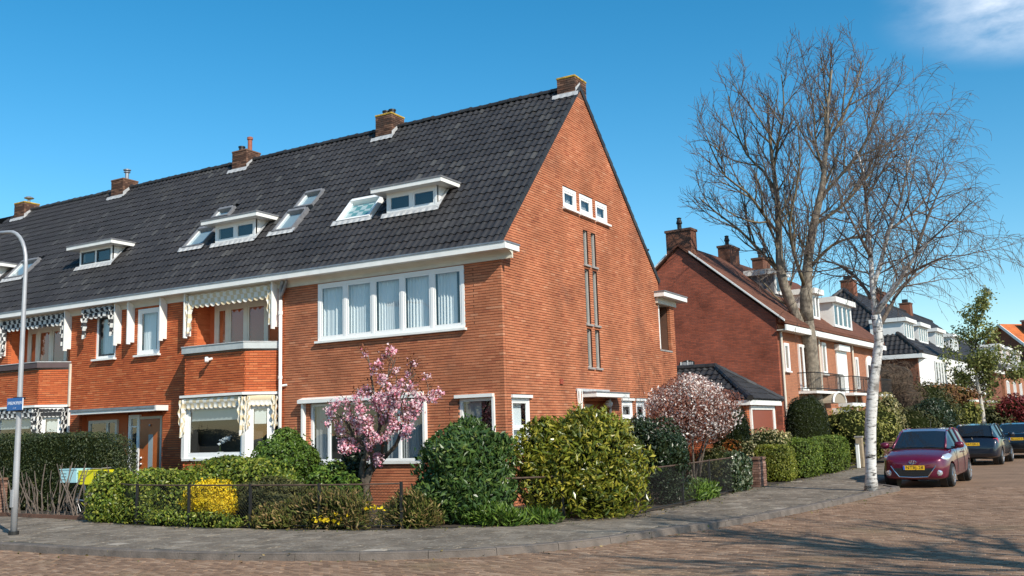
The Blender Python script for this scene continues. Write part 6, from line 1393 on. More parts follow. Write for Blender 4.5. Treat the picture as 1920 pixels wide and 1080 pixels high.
for (s0, s1) in ((2.0, 5.95), (7.35, 11.2), (12.2, 14.4)):
    b = MB(); ff.box(b, s0, s1, 0.006, 0.72, 2.86, 2.96); bo = b.build('balcony', M['white'], H2)
    m = MB()
    for sa, da, sb_, db in ((s0, 0.0, s0, 0.7), (s0, 0.7, s1, 0.7), (s1, 0.7, s1, 0.0)):
        for zz in (3.05, 3.68): m.tube([tuple(ff.p(sa, da, zz)), tuple(ff.p(sb_, db, zz))], 0.02, 4)
        n = max(3, int(math.hypot(sb_ - sa, db - da) / 0.14))
        for k in range(n + 1): p = ff.p(sa + (sb_ - sa) * k / n, da + (db - da) * k / n, 2.96); m.tube([tuple(p), tuple(p + np.array((0, 0, 0.72)))], 0.010, 4)
    tag(m.build('railing', M['iron'], bo), kind='stuff')
m = MB(); arc = [(0.02 + 0.0, 0)]; pts = [ff.p(3.6 + 0.9 - 0.9 * math.cos(a), 0.01, 2.48 + 0.42 * math.sin(a)) for a in np.linspace(0, math.pi, 13)]
m.prism([tuple(q) for q in pts], (0.85, 0, 0)); cp = m.build('barrel_canopy', simple('beige_canopy', (0.34, 0.28, 0.21), 0.6), H2)
for dd in (0.0, 0.865): m = MB(); m.tube([tuple(q + np.array((dd, 0, 0.02))) for q in pts], 0.045, 6); m.build('canopy_rim', M['white'], cp)
m = MB(); ff.box(m, 6.3, 8.4, 0.3, 0.9, 2.35, 2.5); ff.box(m, 6.35, 8.35, 0.005, 0.29, 1.2, 2.3); m.build('white_porch', M['white'], H2)
def bdormer(H, s0, s1, off, z0, z1, depth, lights=4, cheek='white', nm='dormer'):
    fr = Frame((off, 0, 0), (0, 1, 0), (1, 0, 0)); m = MB(); fr.box(m, s0, s1, -depth, -0.03, z0 - 0.3, z1); d = m.build(nm, M[cheek], H)
    window(d, fr, s0 + 0.02, s1 - 0.02, z0, z1, splits=tuple(np.linspace(s0, s1, lights + 1)[1:-1]), recess=-0.05, fw=0.08, sash=0.035, sill=False, name='dormer_window', back=0.0, curtains=None)
    m = MB(); fr.box(m, s0 - 0.18, s1 + 0.18, -depth, 0.24, z1 + 0.003, z1 + 0.24); m.build('dormer_fascia', M['white'], d)
    return d
bdormer(H2, 7.7, 10.6, -0.02, 5.95, 7.05, 1.6); bdormer(H2, 4.5, 5.9, -1.5, 7.28, 8.15, 1.3, 2, cheek='greylead'); bdormer(H2, 5.9, 6.9, -0.4, 6.2, 7.3, 1.5, 2)

# black hipped row
H3 = thing('hipped_house', 'house with black hipped tile roof and white bay windows behind the birch', 'house', (3.30, 43.8, 0.0), rotz=ANG)
M['b3_wall'] = brickwork('dark_brown_brickwork', (0.20, 0.075, 0.045), (0.26, 0.10, 0.055), (0.10, 0.06, 0.05))
L3 = 34.0; X3 = -5.3; Z0 = 5.62; Z1 = 10.55; sl3 = (Z1 - Z0) / (0.32 - X3); c3 = 1 / math.hypot(1, sl3); Y3 = 4.7
m = MB(); m.box(2 * X3, -0.01, 0.02, L3, 0, Z0 - 0.15); m.build('wall', M['b3_wall'], H3)
m = MB(); A_, B_, C_, D_ = (0.32, -0.3, Z0), (0.32, L3, Z0), (X3, L3, Z1), (X3, Y3, Z1); E_, F_ = (2 * X3 - 0.3, -0.3, Z0), (2 * X3 - 0.3, L3, Z0)
m.poly([A_, B_, C_, D_]); m.poly([E_, A_, D_]); m.poly([F_, E_, D_, C_]); m.poly([B_, F_, C_]); m.build('roof_underlay', M['under'], H3)
lenS = (0.32 - X3) / c3
tile_field(H3, (0.32, -0.3, Z0 + 0.01), (0, 1, 0), (-c3, 0, sl3 * c3), L3, lenS, lambda u, s: u > (s * c3) * (Y3 + 0.3) / (0.32 - X3) + 0.05, tw=0.30, ga=0.42, sc=1.45)
sh_ = (Z1 - Z0) / (Y3 + 0.3); ch_ = 1 / math.hypot(1, sh_); wd = 0.32 - (2 * X3 - 0.3)
def kp3(u, s): k = s * ch_ / (Y3 + 0.3); return wd / 2 * k + 0.05 < u < wd - wd / 2 * k - 0.05
tile_field(H3, (2 * X3 - 0.3, -0.3, Z0 + 0.01), (1, 0, 0), (0, ch_, sh_ * ch_), wd, (Y3 + 0.3) / ch_, kp3, tw=0.30, ga=0.42, sc=1.45)
for a, b in ((A_, D_), (E_, D_), (D_, C_)):
    a, b = np.array(a) + (0, 0, 0.06), np.array(b) + (0, 0, 0.06); n = int(np.linalg.norm(b - a) / 0.42)
    for k in range(n): MB().tube([a + (b - a) * k / n, a + (b - a) * (k + 1.06) / n], [0.16, 0.13], 7).build('ridge_tile', M['tile1'], H3)
m = MB(); m.box(0.32, 0.38, -0.36, L3, Z0 - 0.26, Z0 - 0.01); m.box(2 * X3, 0.319, -0.36, -0.30, Z0 - 0.26, Z0 - 0.01); m.box(2 * X3, 0.319, -0.299, L3, Z0 - 0.25, Z0 - 0.22); m.build('gutter_board', M['white'], H3)
for (s0, s1) in ((1.0, 3.7), (5.2, 8.0), (10.6, 13.4), (16.5, 19.2)): bdormer(H3, s0, s1, -0.85, 6.68, 7.75, 2.0)
for yy in (5.6, 14.0, 23.0):
    c = MB().box(X3 - 0.4, X3 + 0.45, yy, yy + 1.0, Z1 - 0.5, Z1 + 0.75).build('chimney', M['b3_wall'], H3); MB().box(X3 - 0.45, X3 + 0.5, yy - .05, yy + 1.05, Z1 + 0.751, Z1 + 0.84).build('cap', M['brick_ch'], c); MB().box(X3 - 0.2, X3 + 0.2, yy + .2, yy + .7, Z1 + 0.841, Z1 + 1.15).build('chimney_pot', M['iron'], c)
f3 = Frame((0, 0, 0), (0, 1, 0), (1, 0, 0))
for s in (0.3, 7.8, 16.0):
    pl = [(0, s), (0.75, s + 0.75), (0.75, s + 4.2), (0, s + 4.95)]
    b = MB().prism([(x, y, 0.1) for x, y in pl], (0, 0, 3.25)).build('bay', M['b2_front'], H3)
    MB().prism([(x * 1.08, y, 3.36) for x, y in pl], (0, 0, 0.16)).build('bay_sill', M['white'], b); MB().prism([(x * 0.93, y, 3.53) for x, y in pl], (0, 0, 1.8)).build('bay_panel', M['white'], b)
    fa = Frame((0, s, 0), (0.7071, 0.7071, 0), (0.7071, -0.7071, 0)); fb = Frame((0.75 * 0.93, 0, 0), (0, 1, 0), (1, 0, 0))
    for k in range(4): window(b, fb, s + 0.85 + k * 0.83, s + 1.58 + k * 0.83, 3.7, 5.2, recess=-0.10, fw=0.07, sash=0.03, sill=False, name='bay_window', back=0.0)
    for k in range(3): window(b, fb, s + 1.0 + k * 1.05, s + 1.9 + k * 1.05, 1.0, 2.6, recess=-0.14, fw=0.09, sash=0.04, sill=False, name='bay_window', back=0.0)
    MB().box(0.85, 1.5, s + 0.3, s + 4.6, 2.72, 2.86).build('porch_beam', M['white'], b)

# far row at the right edge
H4 = thing('far_house', 'far brick house with grey roof and white dormer at the right edge', 'house', (6.15, 79.0, 0.0), rotz=ANG)
MB().box(-9, 0, 0, 34, 0, 6.0).build('wall', brickwork('far_brickwork', (0.36, 0.15, 0.085), (0.42, 0.18, 0.10), (0.25, 0.15, 0.1)), H4)
MB().prism([(0.4, -0.2, 5.9), (-4.5, -0.2, 9.6), (-9.4, -0.2, 5.9)], (0, 34, 0)).build('roof', simple('grey_far_roof', (0.085, 0.08, 0.075), 0.8, var=0.2), H4); MB().box(0.3, 0.44, -0.2, 34, 5.75, 6.0).build('gutter_board', M['white'], H4)
for s in (1.5, 7.0, 14.0): bdormer(H4, s, s + 3.2, -0.5, 6.7, 8.1, 2.0)
for s in (1.0, 5.5, 10.0, 16.0): window(H4, f3, s, s + 1.6, 2.9, 4.9, recess=-0.08, fw=0.16, sash=0.0, name='window', back=0.0, splits=(s + 0.8,))
for s in (1.0, 8.0, 15.0): window(H4, f3, s, s + 2.2, 0.9, 2.4, recess=-0.08, fw=0.16, sash=0.0, name='window', back=0.0, splits=(s + 1.1,))
H5 = thing('orange_roof_house', 'distant gabled house with bright orange tile roof at the right edge', 'house', (4.6, 112.0, 0.0), rotz=R(-42))
MB().prism([(6.5, 0, 0), (6.5, 0, 7.2), (0.5, 0, 12.2), (-5.5, 0, 7.2), (-5.5, 0, 0)], (0, 12, 0)).build('wall', M['b3_wall'], H5)
for sg in (1, -1): MB().prism([(0.5 + sg * 6.6, -0.5, 7.2), (0.5, -0.5, 12.35), (0.5, -0.5, 12.75), (0.5 + sg * 6.8, -0.5, 7.5)], (0, 13, 0)).build('roof', brickwork('orange_tiles', (0.55, 0.16, 0.05), (0.48, 0.13, 0.045), (0.25, 0.07, 0.03), course=0.3, length=0.3), H5)
for sg in (1, -1): MB().prism([(0.5 + sg * 6.7, -0.62, 7.2), (0.5, -0.62, 12.45), (0.5, -0.62, 12.8), (0.5 + sg * 6.9, -0.62, 7.5)], (0, 0.1, 0)).build('verge_board', M['white'], H5)
c = MB().box(1.5, 4.3, 2.0, 3.2, 9.5, 12.9).build('chimney', M['brick_ch'], H5); MB().box(1.4, 4.4, 1.9, 3.3, 12.91, 13.1).build('cap', M['stone'], c)
# ------------------------------------------------------------------ cars (local frame: +x forward, y left, z up)
def paint(name, c, flake=0.0):
    m = simple(name, c, 0.32, metal=0.25, coat=1.0); return m
M['tyre'] = simple('tyre_rubber', (0.012, 0.012, 0.012), 0.85); M['rim'] = simple('alloy_rim', (0.62, 0.62, 0.63), 0.25, metal=0.85)
M['carglass'] = simple('car_glass', (0.012, 0.016, 0.022), 0.03, spec=0.8); M['chrome'] = simple('chrome', (0.8, 0.8, 0.8), 0.08, metal=1.0)
M['lens'] = simple('headlamp_lens', (0.62, 0.64, 0.66), 0.08, metal=0.55, coat=1.0); M['redlens'] = simple('tail_lamp', (0.42, 0.012, 0.018), 0.12, coat=1.0)
M['plate'] = simple('yellow_plate', (0.85, 0.50, 0.02), 0.5); M['euband'] = simple('blue_band', (0.02, 0.10, 0.55), 0.5); M['ink'] = simple('black_ink', (0.012, 0.012, 0.012), 0.6)

def loft(secs, closed_ends=True):
    n = len(secs[0]); v = [p for s in secs for p in s]; f = []
    for i in range(len(secs) - 1):
        for j in range(n - 1): f.append((i * n + j, i * n + j + 1, (i + 1) * n + j + 1, (i + 1) * n + j))
    if closed_ends: f.append(tuple(range(n))[::-1]); f.append(tuple(range((len(secs) - 1) * n, len(secs) * n)))
    return v, f
def car(label, paintc, loc, heading, st, gh, wb, tr, wr, plate=None, front_view=True, sedan=False, name='parked_car'):
    """st: stations (x, z_low, z_top, half width); gh: greenhouse stations (x, roof z, half width at belt, half width at roof)"""
    t = thing(name, label, 'car', loc, 'cars parked along the kerb', heading); pm = paint('car_paint', paintc)
    secs = []
    for (x, zl, zt, w) in st:
        h = zt - zl
        half = [(0.0, zl), (w * 0.86, zl), (w * 0.965, zl + 0.10 * h), (w * 0.99, zl + 0.30 * h), (w, zl + 0.50 * h), (w * 0.985, zl + 0.66 * h), (w * 0.955, zl + 0.88 * h), (w * 0.90, zt - 0.01), (w * 0.5, zt + 0.022), (0.0, zt + 0.03)]
        secs.append([(x, -y, z) for y, z in half] + [(x, y, z) for y, z in half[::-1][1:]])
    v, f = loft(secs); me = bpy.data.meshes.new('body'); me.from_pydata(v, [], f)
    bm = bmesh.new(); bm.from_mesh(me); bmesh.ops.remove_doubles(bm, verts=bm.verts, dist=1e-4); bmesh.ops.recalc_face_normals(bm, faces=bm.faces); bm.to_mesh(me); bm.free()
    tmp = bpy.data.objects.new('body_tmp', me); COL.objects.link(tmp); sm = tmp.modifiers.new('s', 'SUBSURF'); sm.levels = 2; sm.render_levels = 2
    cut = MB()
    for x in wb:
        for sg in (1, -1):
            pts = [(x + (wr + 0.055) * math.cos(a), sg * (tr - 0.13), wr + (wr + 0.055) * math.sin(a)) for a in np.linspace(0, 2 * math.pi, 28, endpoint=False)]
            cut.prism(pts, (0, sg * 0.5, 0))
    ce = bpy.data.meshes.new('cut'); ce.from_pydata(cut.v, [], cut.f); bm = bmesh.new(); bm.from_mesh(ce); bmesh.ops.recalc_face_normals(bm, faces=bm.faces); bm.to_mesh(ce); bm.free()
    co = bpy.data.objects.new('cut_tmp', ce); COL.objects.link(co); bo = tmp.modifiers.new('b', 'BOOLEAN'); bo.operation = 'DIFFERENCE'; bo.solver = 'EXACT'; bo.object = co
    dg = bpy.context.evaluated_depsgraph_get(); nm = bpy.data.meshes.new_from_object(tmp.evaluated_get(dg)); nm.materials.clear()
    for o in (tmp, co): COL.objects.unlink(o); bpy.data.objects.remove(o)
    body = link('body', nm, pm, t, smooth=True); nm.set_sharp_from_angle(angle=R(42)) if hasattr(nm, 'set_sharp_from_angle') else None
    # wheel wells
    w_ = MB()
    for x in wb:
        for sg in (1, -1): w_.tube([(x, sg * (tr - 0.30), wr), (x, sg * (tr - 0.12), wr)], wr + 0.05, 20)
    w_.build('wheel_well', M['black'], body)
    # greenhouse
    nG = len(gh); base = []; L_, R_ = [], []
    for (x, z, wb_, wt) in gh:
        base.append([(x, -wb_, 0.0), (x, -wt, z), (x, -wt * 0.55, z + 0.022), (x, wt * 0.55, z + 0.022), (x, wt, z), (x, wb_, 0.0)])
    zb = gh[0][1]
    for k in range(nG): base[k][0] = (gh[k][0], -gh[k][2], zb - 0.02 if k not in (0, nG - 1) else gh[k][1] - 0.02); base[k][5] = (gh[k][0], gh[k][2], base[k][0][2])
    def strip(idx, j0, j1, nm_, mat, off=0.0, smooth=False):
        m = MB()
        for i in idx:
            for j in range(j0, j1): m.add([base[i][j], base[i][j + 1], base[i + 1][j + 1], base[i + 1][j]], [(0, 1, 2, 3)])
        return m.build(nm_, mat, t, smooth=smooth)
    strip(range(1, nG - 2), 1, 4, 'roof', pm, smooth=True)
    strip([0], 1, 4, 'windscreen', M['carglass']); strip([nG - 2], 1, 4, 'rear_window', M['carglass'])
    strip(range(0, nG - 1), 0, 1, 'side_window', M['carglass']); strip(range(0, nG - 1), 4, 5, 'side_window', M['carglass'])
    # pillars and roof rails in body colour
    for sg, jt, jb in ((-1, 1, 0), (1, 4, 5)):
        for k in range(nG - 1):
            m = MB(); m.tube([np.array(base[k][jt]), np.array(base[k + 1][jt])], 0.030 if k in (0, nG - 2) else 0.026, 6); m.build('roof_pillar' if k in (0, nG - 2) else 'roof_rail', pm, t, smooth=True)
        for k in ((2, nG - 3) if nG > 5 else (2,)):
            a = np.array(base[k][jb]); b = np.array(base[k][jt]); m = MB(); m.tube([a, b], 0.035, 5); m.build('door_pillar', M['black'] if k == 2 else pm, t)
    # wheels
    for x in wb:
        for sg in (1, -1):
            m = MB(); c = np.array((x, sg * (tr - 0.09), wr)); ring = []
            prof = [(wr * 0.66, -0.095), (wr * 0.93, -0.10), (wr, -0.075), (wr, 0.075), (wr * 0.93, 0.10), (wr * 0.66, 0.095)]
            vv = []; n = 24
            for rr, yy in prof:
                for j in range(n): a = 2 * math.pi * j / n; vv.append((c[0] + rr * math.cos(a), c[1] + yy, c[2] + rr * math.sin(a)))
            ff_ = [(i * n + j, i * n + (j + 1) % n, ((i + 1) % 6) * n + (j + 1) % n, ((i + 1) % 6) * n + j) for i in range(6) for j in range(n)]
            wl_ = m.add(vv, ff_).build('wheel', M['tyre'], t, smooth=False)
            m = MB(); yo = c[1] + sg * 0.100
            for k in range(7):
                a = 2 * math.pi * k / 7; d = np.array((math.cos(a), 0, math.sin(a))); e = np.array((-math.sin(a), 0, math.cos(a)))
                m.obox(np.array((c[0], yo, c[2])) + d * wr * 0.34, d * wr * 0.32, e * 0.028, (0, 0.012, 0))
            vv = [];
            for rr, yy in ((wr * 0.60, yo - sg * 0.05), (wr * 0.68, yo + sg * 0.01), (wr * 0.70, yo - sg * 0.05)):
                for j in range(n): a = 2 * math.pi * j / n; vv.append((c[0] + rr * math.cos(a), yy, c[2] + rr * math.sin(a)))
            m.add(vv, [(i * n + j, i * n + (j + 1) % n, (i + 1) * n + (j + 1) % n, (i + 1) * n + j) for i in range(2) for j in range(n)]); m.build('rim', M['rim'], wl_)
            MB().tube([c + np.array((0, sg * 0.0, 0)), c + np.array((0, sg * 0.03, 0))], wr * 0.62, 16).build('brake_disc', M['iron'], wl_)
    for sg in (1, -1):
        mx_ = gh[1][0] + 0.42; m = MB(); m.lathe([(0.02, -0.09), (0.085, -0.07), (0.10, 0), (0.085, 0.07), (0.02, 0.08)], (0, 0, 0), 10); m.v = [(p[0] * 0.9 + mx_, p[1] * 1.25 + sg * (gh[2][2] + 0.17), p[2] + zb + 0.07) for p in m.v]; m.build('wing_mirror', pm, t, smooth=True)
        m = MB(); m.box(mx_ - 0.03, mx_ + 0.03, sg * (gh[2][2] - 0.03), sg * (gh[2][2] + 0.08), zb - 0.01, zb + 0.03); m.build('mirror_arm', M['black'], t)
    for sg in (1, -1):
        for xx in (gh[1][0] + 0.30, gh[2][0] - 0.42, gh[3][0] - 0.42): MB().tube([(xx, sg * (st[5][3] + 0.004), 0.32), (xx - 0.02, sg * (st[5][3] + 0.010), 0.60), (xx - 0.04, sg * (st[5][3] - 0.02), 0.93)], 0.006, 4).build('door_gap', M['black'], t)
        MB().box(gh[2][0] - 0.40, gh[2][0] - 0.22, sg * (st[5][3] - 0.01), sg * (st[5][3] + 0.025), 0.83, 0.86).build('door_handle', pm, t)
    MB().tube([(gh[-3][0], 0, gh[-3][1] + 0.02), (gh[-3][0] - 0.12, 0, gh[-3][1] + 0.20)], 0.006, 4).build('aerial', M['black'], t)
    return t, pm
def plate(t, x, y, z, txt, facing, tilt=0.0):
    s = facing; m = MB(); m.box(x, x + s * 0.012, y - 0.26, y + 0.26, z - 0.055, z + 0.055); p = m.build('number_plate', M['plate'], t)
    MB().box(x + s * 0.013, x + s * 0.015, y - s * -0.0 + (-0.259 if s > 0 else 0.215), y + (-0.215 if s > 0 else 0.259), z - 0.05, z + 0.05).build('euro_band', M['euband'], p)
    rot = Matrix(((0, 0, s, x + s * 0.0135), (s, 0, 0, y + s * 0.02), (0, 1, 0, z), (0, 0, 0, 1))); text_mesh('plate_text', txt, 0.105, M['ink'], p, rot, 0.0015, width=0.42)

# red hatchback, nose towards the camera
ST1 = [(1.985, 0.36, 0.60, 0.30), (1.95, 0.24, 0.70, 0.58), (1.86, 0.20, 0.77, 0.72), (1.68, 0.19, 0.83, 0.79), (1.30, 0.19, 0.915, 0.835), (0.95, 0.19, 0.975, 0.85), (0.3, 0.19, 0.98, 0.855), (-0.6, 0.19, 1.0, 0.855), (-1.35, 0.20, 1.03, 0.85), (-1.75, 0.22, 1.03, 0.81), (-1.90, 0.28, 0.96, 0.74), (-1.96, 0.38, 0.82, 0.62)]
GH1 = [(1.08, 0.985, 0.74, 0.66), (0.30, 1.40, 0.76, 0.585), (-0.05, 1.455, 0.775, 0.575), (-0.75, 1.475, 0.775, 0.57), (-1.45, 1.43, 0.76, 0.55), (-1.83, 1.05, 0.70, 0.60)]
hd = math.atan2(-1.0, 0.02)
rc, pm1 = car('dark red hatchback parked nose first beside the birch', (0.115, 0.003, 0.026), (7.40, 10.35, 0.0), R(-94), ST1, GH1, (1.25, -1.28), 0.83, 0.30)
for sg in (1, -1):
    m = MB(); hp = [(1.83, 0.42, 0.665), (1.72, 0.60, 0.625), (1.56, 0.78, 0.68), (1.28, 0.835, 0.80), (1.36, 0.77, 0.865), (1.60, 0.66, 0.82), (1.80, 0.48, 0.745)]
    q = [np.array((x + 0.03, sg * (y + 0.015), z)) for x, y, z in hp]; cen = sum(q) / len(q) + np.array((0.16, sg * 0.08, 0.02)); m.add([tuple(p) for p in q] + [tuple(cen)], [(i, (i + 1) % 7, 7) for i in range(7)]); m.build('headlight', M['lens'], rc, smooth=True)
    m = MB(); m.lathe([(0.01, -0.02), (0.07, -0.012), (0.075, 0.0), (0.03, 0.02)], (0, 0, 0), 10); m.v = [(1.93 + p[2] - abs(p[1]) * 0.3, sg * 0.60 + p[1] * 1.25, 0.38 + p[0]) for p in m.v]; m.build('fog_light', M['lens'], rc)
m = MB(); m.prism([(1.90, -0.48, 0.50), (1.90, 0.48, 0.50), (1.90, 0.36, 0.29), (1.90, -0.36, 0.29)], (0.095, 0, 0)); m.build('grille', M['black'], rc)
m = MB(); m.tube([(1.955, -0.55, 0.56), (1.992, -0.45, 0.42), (1.998, -0.35, 0.285), (2.0, 0, 0.27), (1.998, 0.35, 0.285), (1.992, 0.45, 0.42), (1.955, 0.55, 0.56)], 0.012, 6); m.build('grille_trim', M['chrome'], rc)
for zz in (0.33, 0.38, 0.43): MB().box(1.99, 2.0, -0.36, 0.36, zz - 0.008, zz + 0.008).build('grille_bar', M['iron'], rc)
m = MB(); ring = [(2.0 - 0.004 * abs(math.cos(a)), 0.085 * math.cos(a), 0.655 + 0.045 * math.sin(a)) for a in np.linspace(0, 2 * math.pi, 25)]; m.tube(ring, 0.007, 5, cap=False)
m.tube([(2.003, -0.045, 0.62), (2.003, -0.02, 0.69)], 0.008, 5); m.tube([(2.003, 0.02, 0.62), (2.003, 0.045, 0.69)], 0.008, 5); m.tube([(2.003, -0.03, 0.648), (2.003, 0.03, 0.662)], 0.007, 5); m.build('emblem', M['chrome'], rc)
plate(rc, 1.995, 0.02, 0.515, 'NTBJ-28', 1)
MB().box(1.0, 1.12, -0.62, 0.62, 0.955, 0.995).build('scuttle', M['black'], rc)
for sg in (0.1, -0.35): MB().tube([(1.10, sg, 1.0), (0.98, sg + 0.30, 1.055)], 0.008, 4).build('wiper', M['black'], rc)

# dark hatchback seen from behind
ST2 = [(1.98, 0.36, 0.62, 0.45), (1.85, 0.22, 0.78, 0.72), (1.4, 0.19, 0.90, 0.83), (0.9, 0.19, 0.97, 0.86), (-0.5, 0.19, 1.0, 0.87), (-1.35, 0.20, 1.03, 0.865), (-1.72, 0.22, 1.02, 0.845), (-1.90, 0.26, 0.94, 0.80), (-1.98, 0.30, 0.72, 0.74), (-2.0, 0.36, 0.60, 0.66)]
GH2 = [(1.05, 0.99, 0.74, 0.66), (0.25, 1.40, 0.77, 0.60), (-0.1, 1.455, 0.785, 0.59), (-0.8, 1.47, 0.785, 0.58), (-1.45, 1.42, 0.77, 0.56), (-1.84, 1.03, 0.74, 0.66)]
def rear_bits(t, zt, zp, txt, yp=0.0, back=-1.93, w=0.70):
    for sg in (1, -1):
        m = MB(); q = [np.array((back + dx, sg * y, z)) for dx, y, z in ((0.0, w - 0.20, zt - 0.13), (0.02, w - 0.14, zt + 0.02), (0.10, w - 0.03, zt + 0.14), (0.22, w + 0.10, zt + 0.15), (0.20, w + 0.12, zt - 0.02), (0.06, w + 0.04, zt - 0.14))]
        cen = sum(q) / 6 + np.array((-0.07, sg * 0.05, 0)); m.add([tuple(p) for p in q] + [tuple(cen)], [(i, (i + 1) % 6, 6) for i in range(6)]); m.build('tail_light', M['redlens'], t, smooth=True)
    plate(t, back - 0.05, yp, zp, txt, -1)
    MB().box(back - 0.10, back - 0.03, -0.6, 0.6, 0.40, 0.43).build('bumper_strip', M['black'], t); MB().tube([(back - .04, 0.0, zp + 0.17), (back - .05, 0.03, zp + 0.24)], 0.02, 5).build('emblem', M['chrome'], t)
dc, pm2 = car('dark blue-grey hatchback seen from behind, second in the row of parked cars', (0.010, 0.015, 0.028), (7.9, 22.6, 0.0), R(85.5), ST2, GH2, (1.25, -1.25), 0.84, 0.30)
rear_bits(dc, 0.82, 0.76, '24-TGR-2', 0.05)
ST3 = [(2.2, 0.36, 0.62, 0.45), (2.05, 0.22, 0.76, 0.72), (1.5, 0.19, 0.88, 0.84), (0.9, 0.19, 0.95, 0.87), (-0.5, 0.19, 0.98, 0.88), (-1.5, 0.20, 1.02, 0.87), (-1.95, 0.22, 1.02, 0.85), (-2.15, 0.26, 0.98, 0.80), (-2.22, 0.30, 0.75, 0.76), (-2.25, 0.36, 0.60, 0.68)]
GH3 = [(1.0, 0.98, 0.74, 0.66), (0.2, 1.36, 0.77, 0.58), (-0.15, 1.42, 0.785, 0.57), (-0.7, 1.42, 0.785, 0.56), (-1.1, 1.37, 0.77, 0.55), (-1.75, 1.03, 0.74, 0.66)]
d3, pm3 = car('black saloon at the right edge, third in the row of parked cars', (0.006, 0.006, 0.008), (9.0, 28.4, 0.0), R(85.5), ST3, GH3, (1.4, -1.35), 0.85, 0.31)
rear_bits(d3, 0.84, 0.80, '86-LGV-5', -0.1, -2.17, 0.72)
d4, pm4 = car('white car far right, its roof just showing behind the black saloon', (0.62, 0.62, 0.62), (9.75, 34.6, 0.0), R(85.5), ST2, GH2, (1.25, -1.25), 0.84, 0.30)
rear_bits(d4, 0.82, 0.76, '53-XJK-1')
# ------------------------------------------------------------------ street furniture
LP = wthing('street_lamp', 'pale grey curved lamp post with blue street name sign at the left edge', 'lamp post', (-6.8, -7.11, 0.1))
x, y = -6.8, -7.11
arc = [(x, y, 0.1), (x, y, 1.2), (x, y, 3.0), (x, y, 5.35)] + [(x - 0.62 + 0.62 * math.cos(a), y, 5.35 + 0.74 * math.sin(a)) for a in np.linspace(0.25, math.pi / 2, 7)] + [(x - 1.3, y, 6.15)]
rad = [0.062, 0.058, 0.048, 0.038] + [0.036] * 7 + [0.034]
MB().tube(arc, rad, 16).build('pole', M['lamp'], LP, smooth=True)
MB().tube([(x, y, 0.09), (x, y, 0.17)], 0.095, 14).build('base_collar', M['iron'], LP)
m = MB(); m.lathe([(0.02, 0.10), (0.16, 0.06), (0.20, 0.0), (0.16, -0.06), (0.02, -0.08)], (0, 0, 0), 12); m.v = [(p[0] * 2.1 + x - 1.62, p[1] + y, p[2] + 6.11) for p in m.v]; m.build('lamp_head', M['lamp'], LP, smooth=True)
MB().box(x - 0.035, x + 0.035, y - 0.082, y - 0.05, 0.62, 0.95).build('inspection_hatch', M['lamp'], LP)
sg_ = MB().box(x - 0.24, x + 0.26, y - 0.108, y - 0.09, 2.46, 2.70).build('street_sign', simple('blue_enamel', (0.018, 0.115, 0.36), 0.35), LP, bevel=0.006); sg_['label'] = 'blue enamel street name sign with white letters'
MB().box(x - 0.08, x + 0.08, y - 0.089, y + 0.07, 2.44, 2.48).build('sign_bracket', M['iron'], sg_); MB().box(x - 0.08, x + 0.08, y - 0.089, y + 0.07, 2.68, 2.72).build('sign_bracket', M['iron'], sg_)
M['wink'] = simple('white_enamel', (0.80, 0.82, 0.84), 0.4)
rot = Matrix(((1, 0, 0, x + 0.01), (0, 0, -1, y - 0.1085), (0, 1, 0, 2.60), (0, 0, 0, 1))); text_mesh('sign_text', 'SWEELINCKPLEIN', 0.085, M['wink'], sg_, rot, 0.0012, width=0.44)
rot = Matrix(((1, 0, 0, x + 0.01), (0, 0, -1, y - 0.1085), (0, 1, 0, 2.505), (0, 0, 0, 1))); text_mesh('sign_small_text', '1 - 11', 0.04, M['wink'], sg_, rot, 0.0012)
MB().box(x + 0.255, x + 0.2605, y - 0.107, y - 0.091, 2.47, 2.69).build('sign_edge', M['wink'], sg_)

# bicycle with two plastic crates behind the stick fence
bx, by = -9.35, -3.55
BK = wthing('bicycle', 'bicycle leaning behind the stick fence at the left', 'bicycle', (bx, by, 0.1))
def wheel(cx):
    m = MB(); n = 28; m.tube([(cx + 0.34 * math.cos(a), by, 0.46 + 0.34 * math.sin(a)) for a in np.linspace(0, 2 * math.pi, n + 1)], 0.018, 6, cap=False); w = m.build('wheel', M['tyre'], BK)
    m = MB()
    for a in np.linspace(0, 2 * math.pi, 18, endpoint=False): m.tube([(cx, by, 0.46), (cx + 0.33 * math.cos(a), by, 0.46 + 0.33 * math.sin(a))], 0.0025, 3)
    tag(m.build('spokes', M['steel'], w), kind='stuff')
wheel(bx - 0.55); wheel(bx + 0.55)
m = MB()
for a, b in (((-0.55, 0.46), (-0.15, 0.42)), ((-0.15, 0.42), (0.38, 0.98)), ((-0.15, 0.42), (-0.32, 1.0)), ((-0.30, 0.92), (0.36, 0.92)), ((-0.55, 0.46), (-0.30, 0.90)), ((0.55, 0.46), (0.36, 1.05))): m.tube([(bx + a[0], by, a[1]), (bx + b[0], by, b[1])], 0.017, 6)
m.build('frame', M['steel'], BK)
m = MB(); m.tube([(bx + 0.36, by, 1.04), (bx + 0.33, by, 1.18), (bx + 0.33, by - 0.25, 1.20), (bx + 0.20, by - 0.31, 1.18)], 0.013, 6); m.tube([(bx + 0.33, by, 1.19), (bx + 0.33, by + 0.25, 1.20), (bx + 0.20, by + 0.31, 1.18)], 0.013, 6); m.build('handlebar', M['steel'], BK)
m = MB(); m.lathe([(0.02, 0), (0.10, 0.02), (0.10, 0.05), (0.03, 0.06)], (bx - 0.33, by, 1.02)); m.build('saddle', M['black'], BK)
m = MB(); m.box(bx - 0.9, bx - 0.35, by - 0.08, by + 0.08, 0.83, 0.845); m.box(bx + 0.42, bx + 0.85, by - 0.12, by + 0.12, 0.845, 0.86); m.build('carrier', M['iron'], BK)
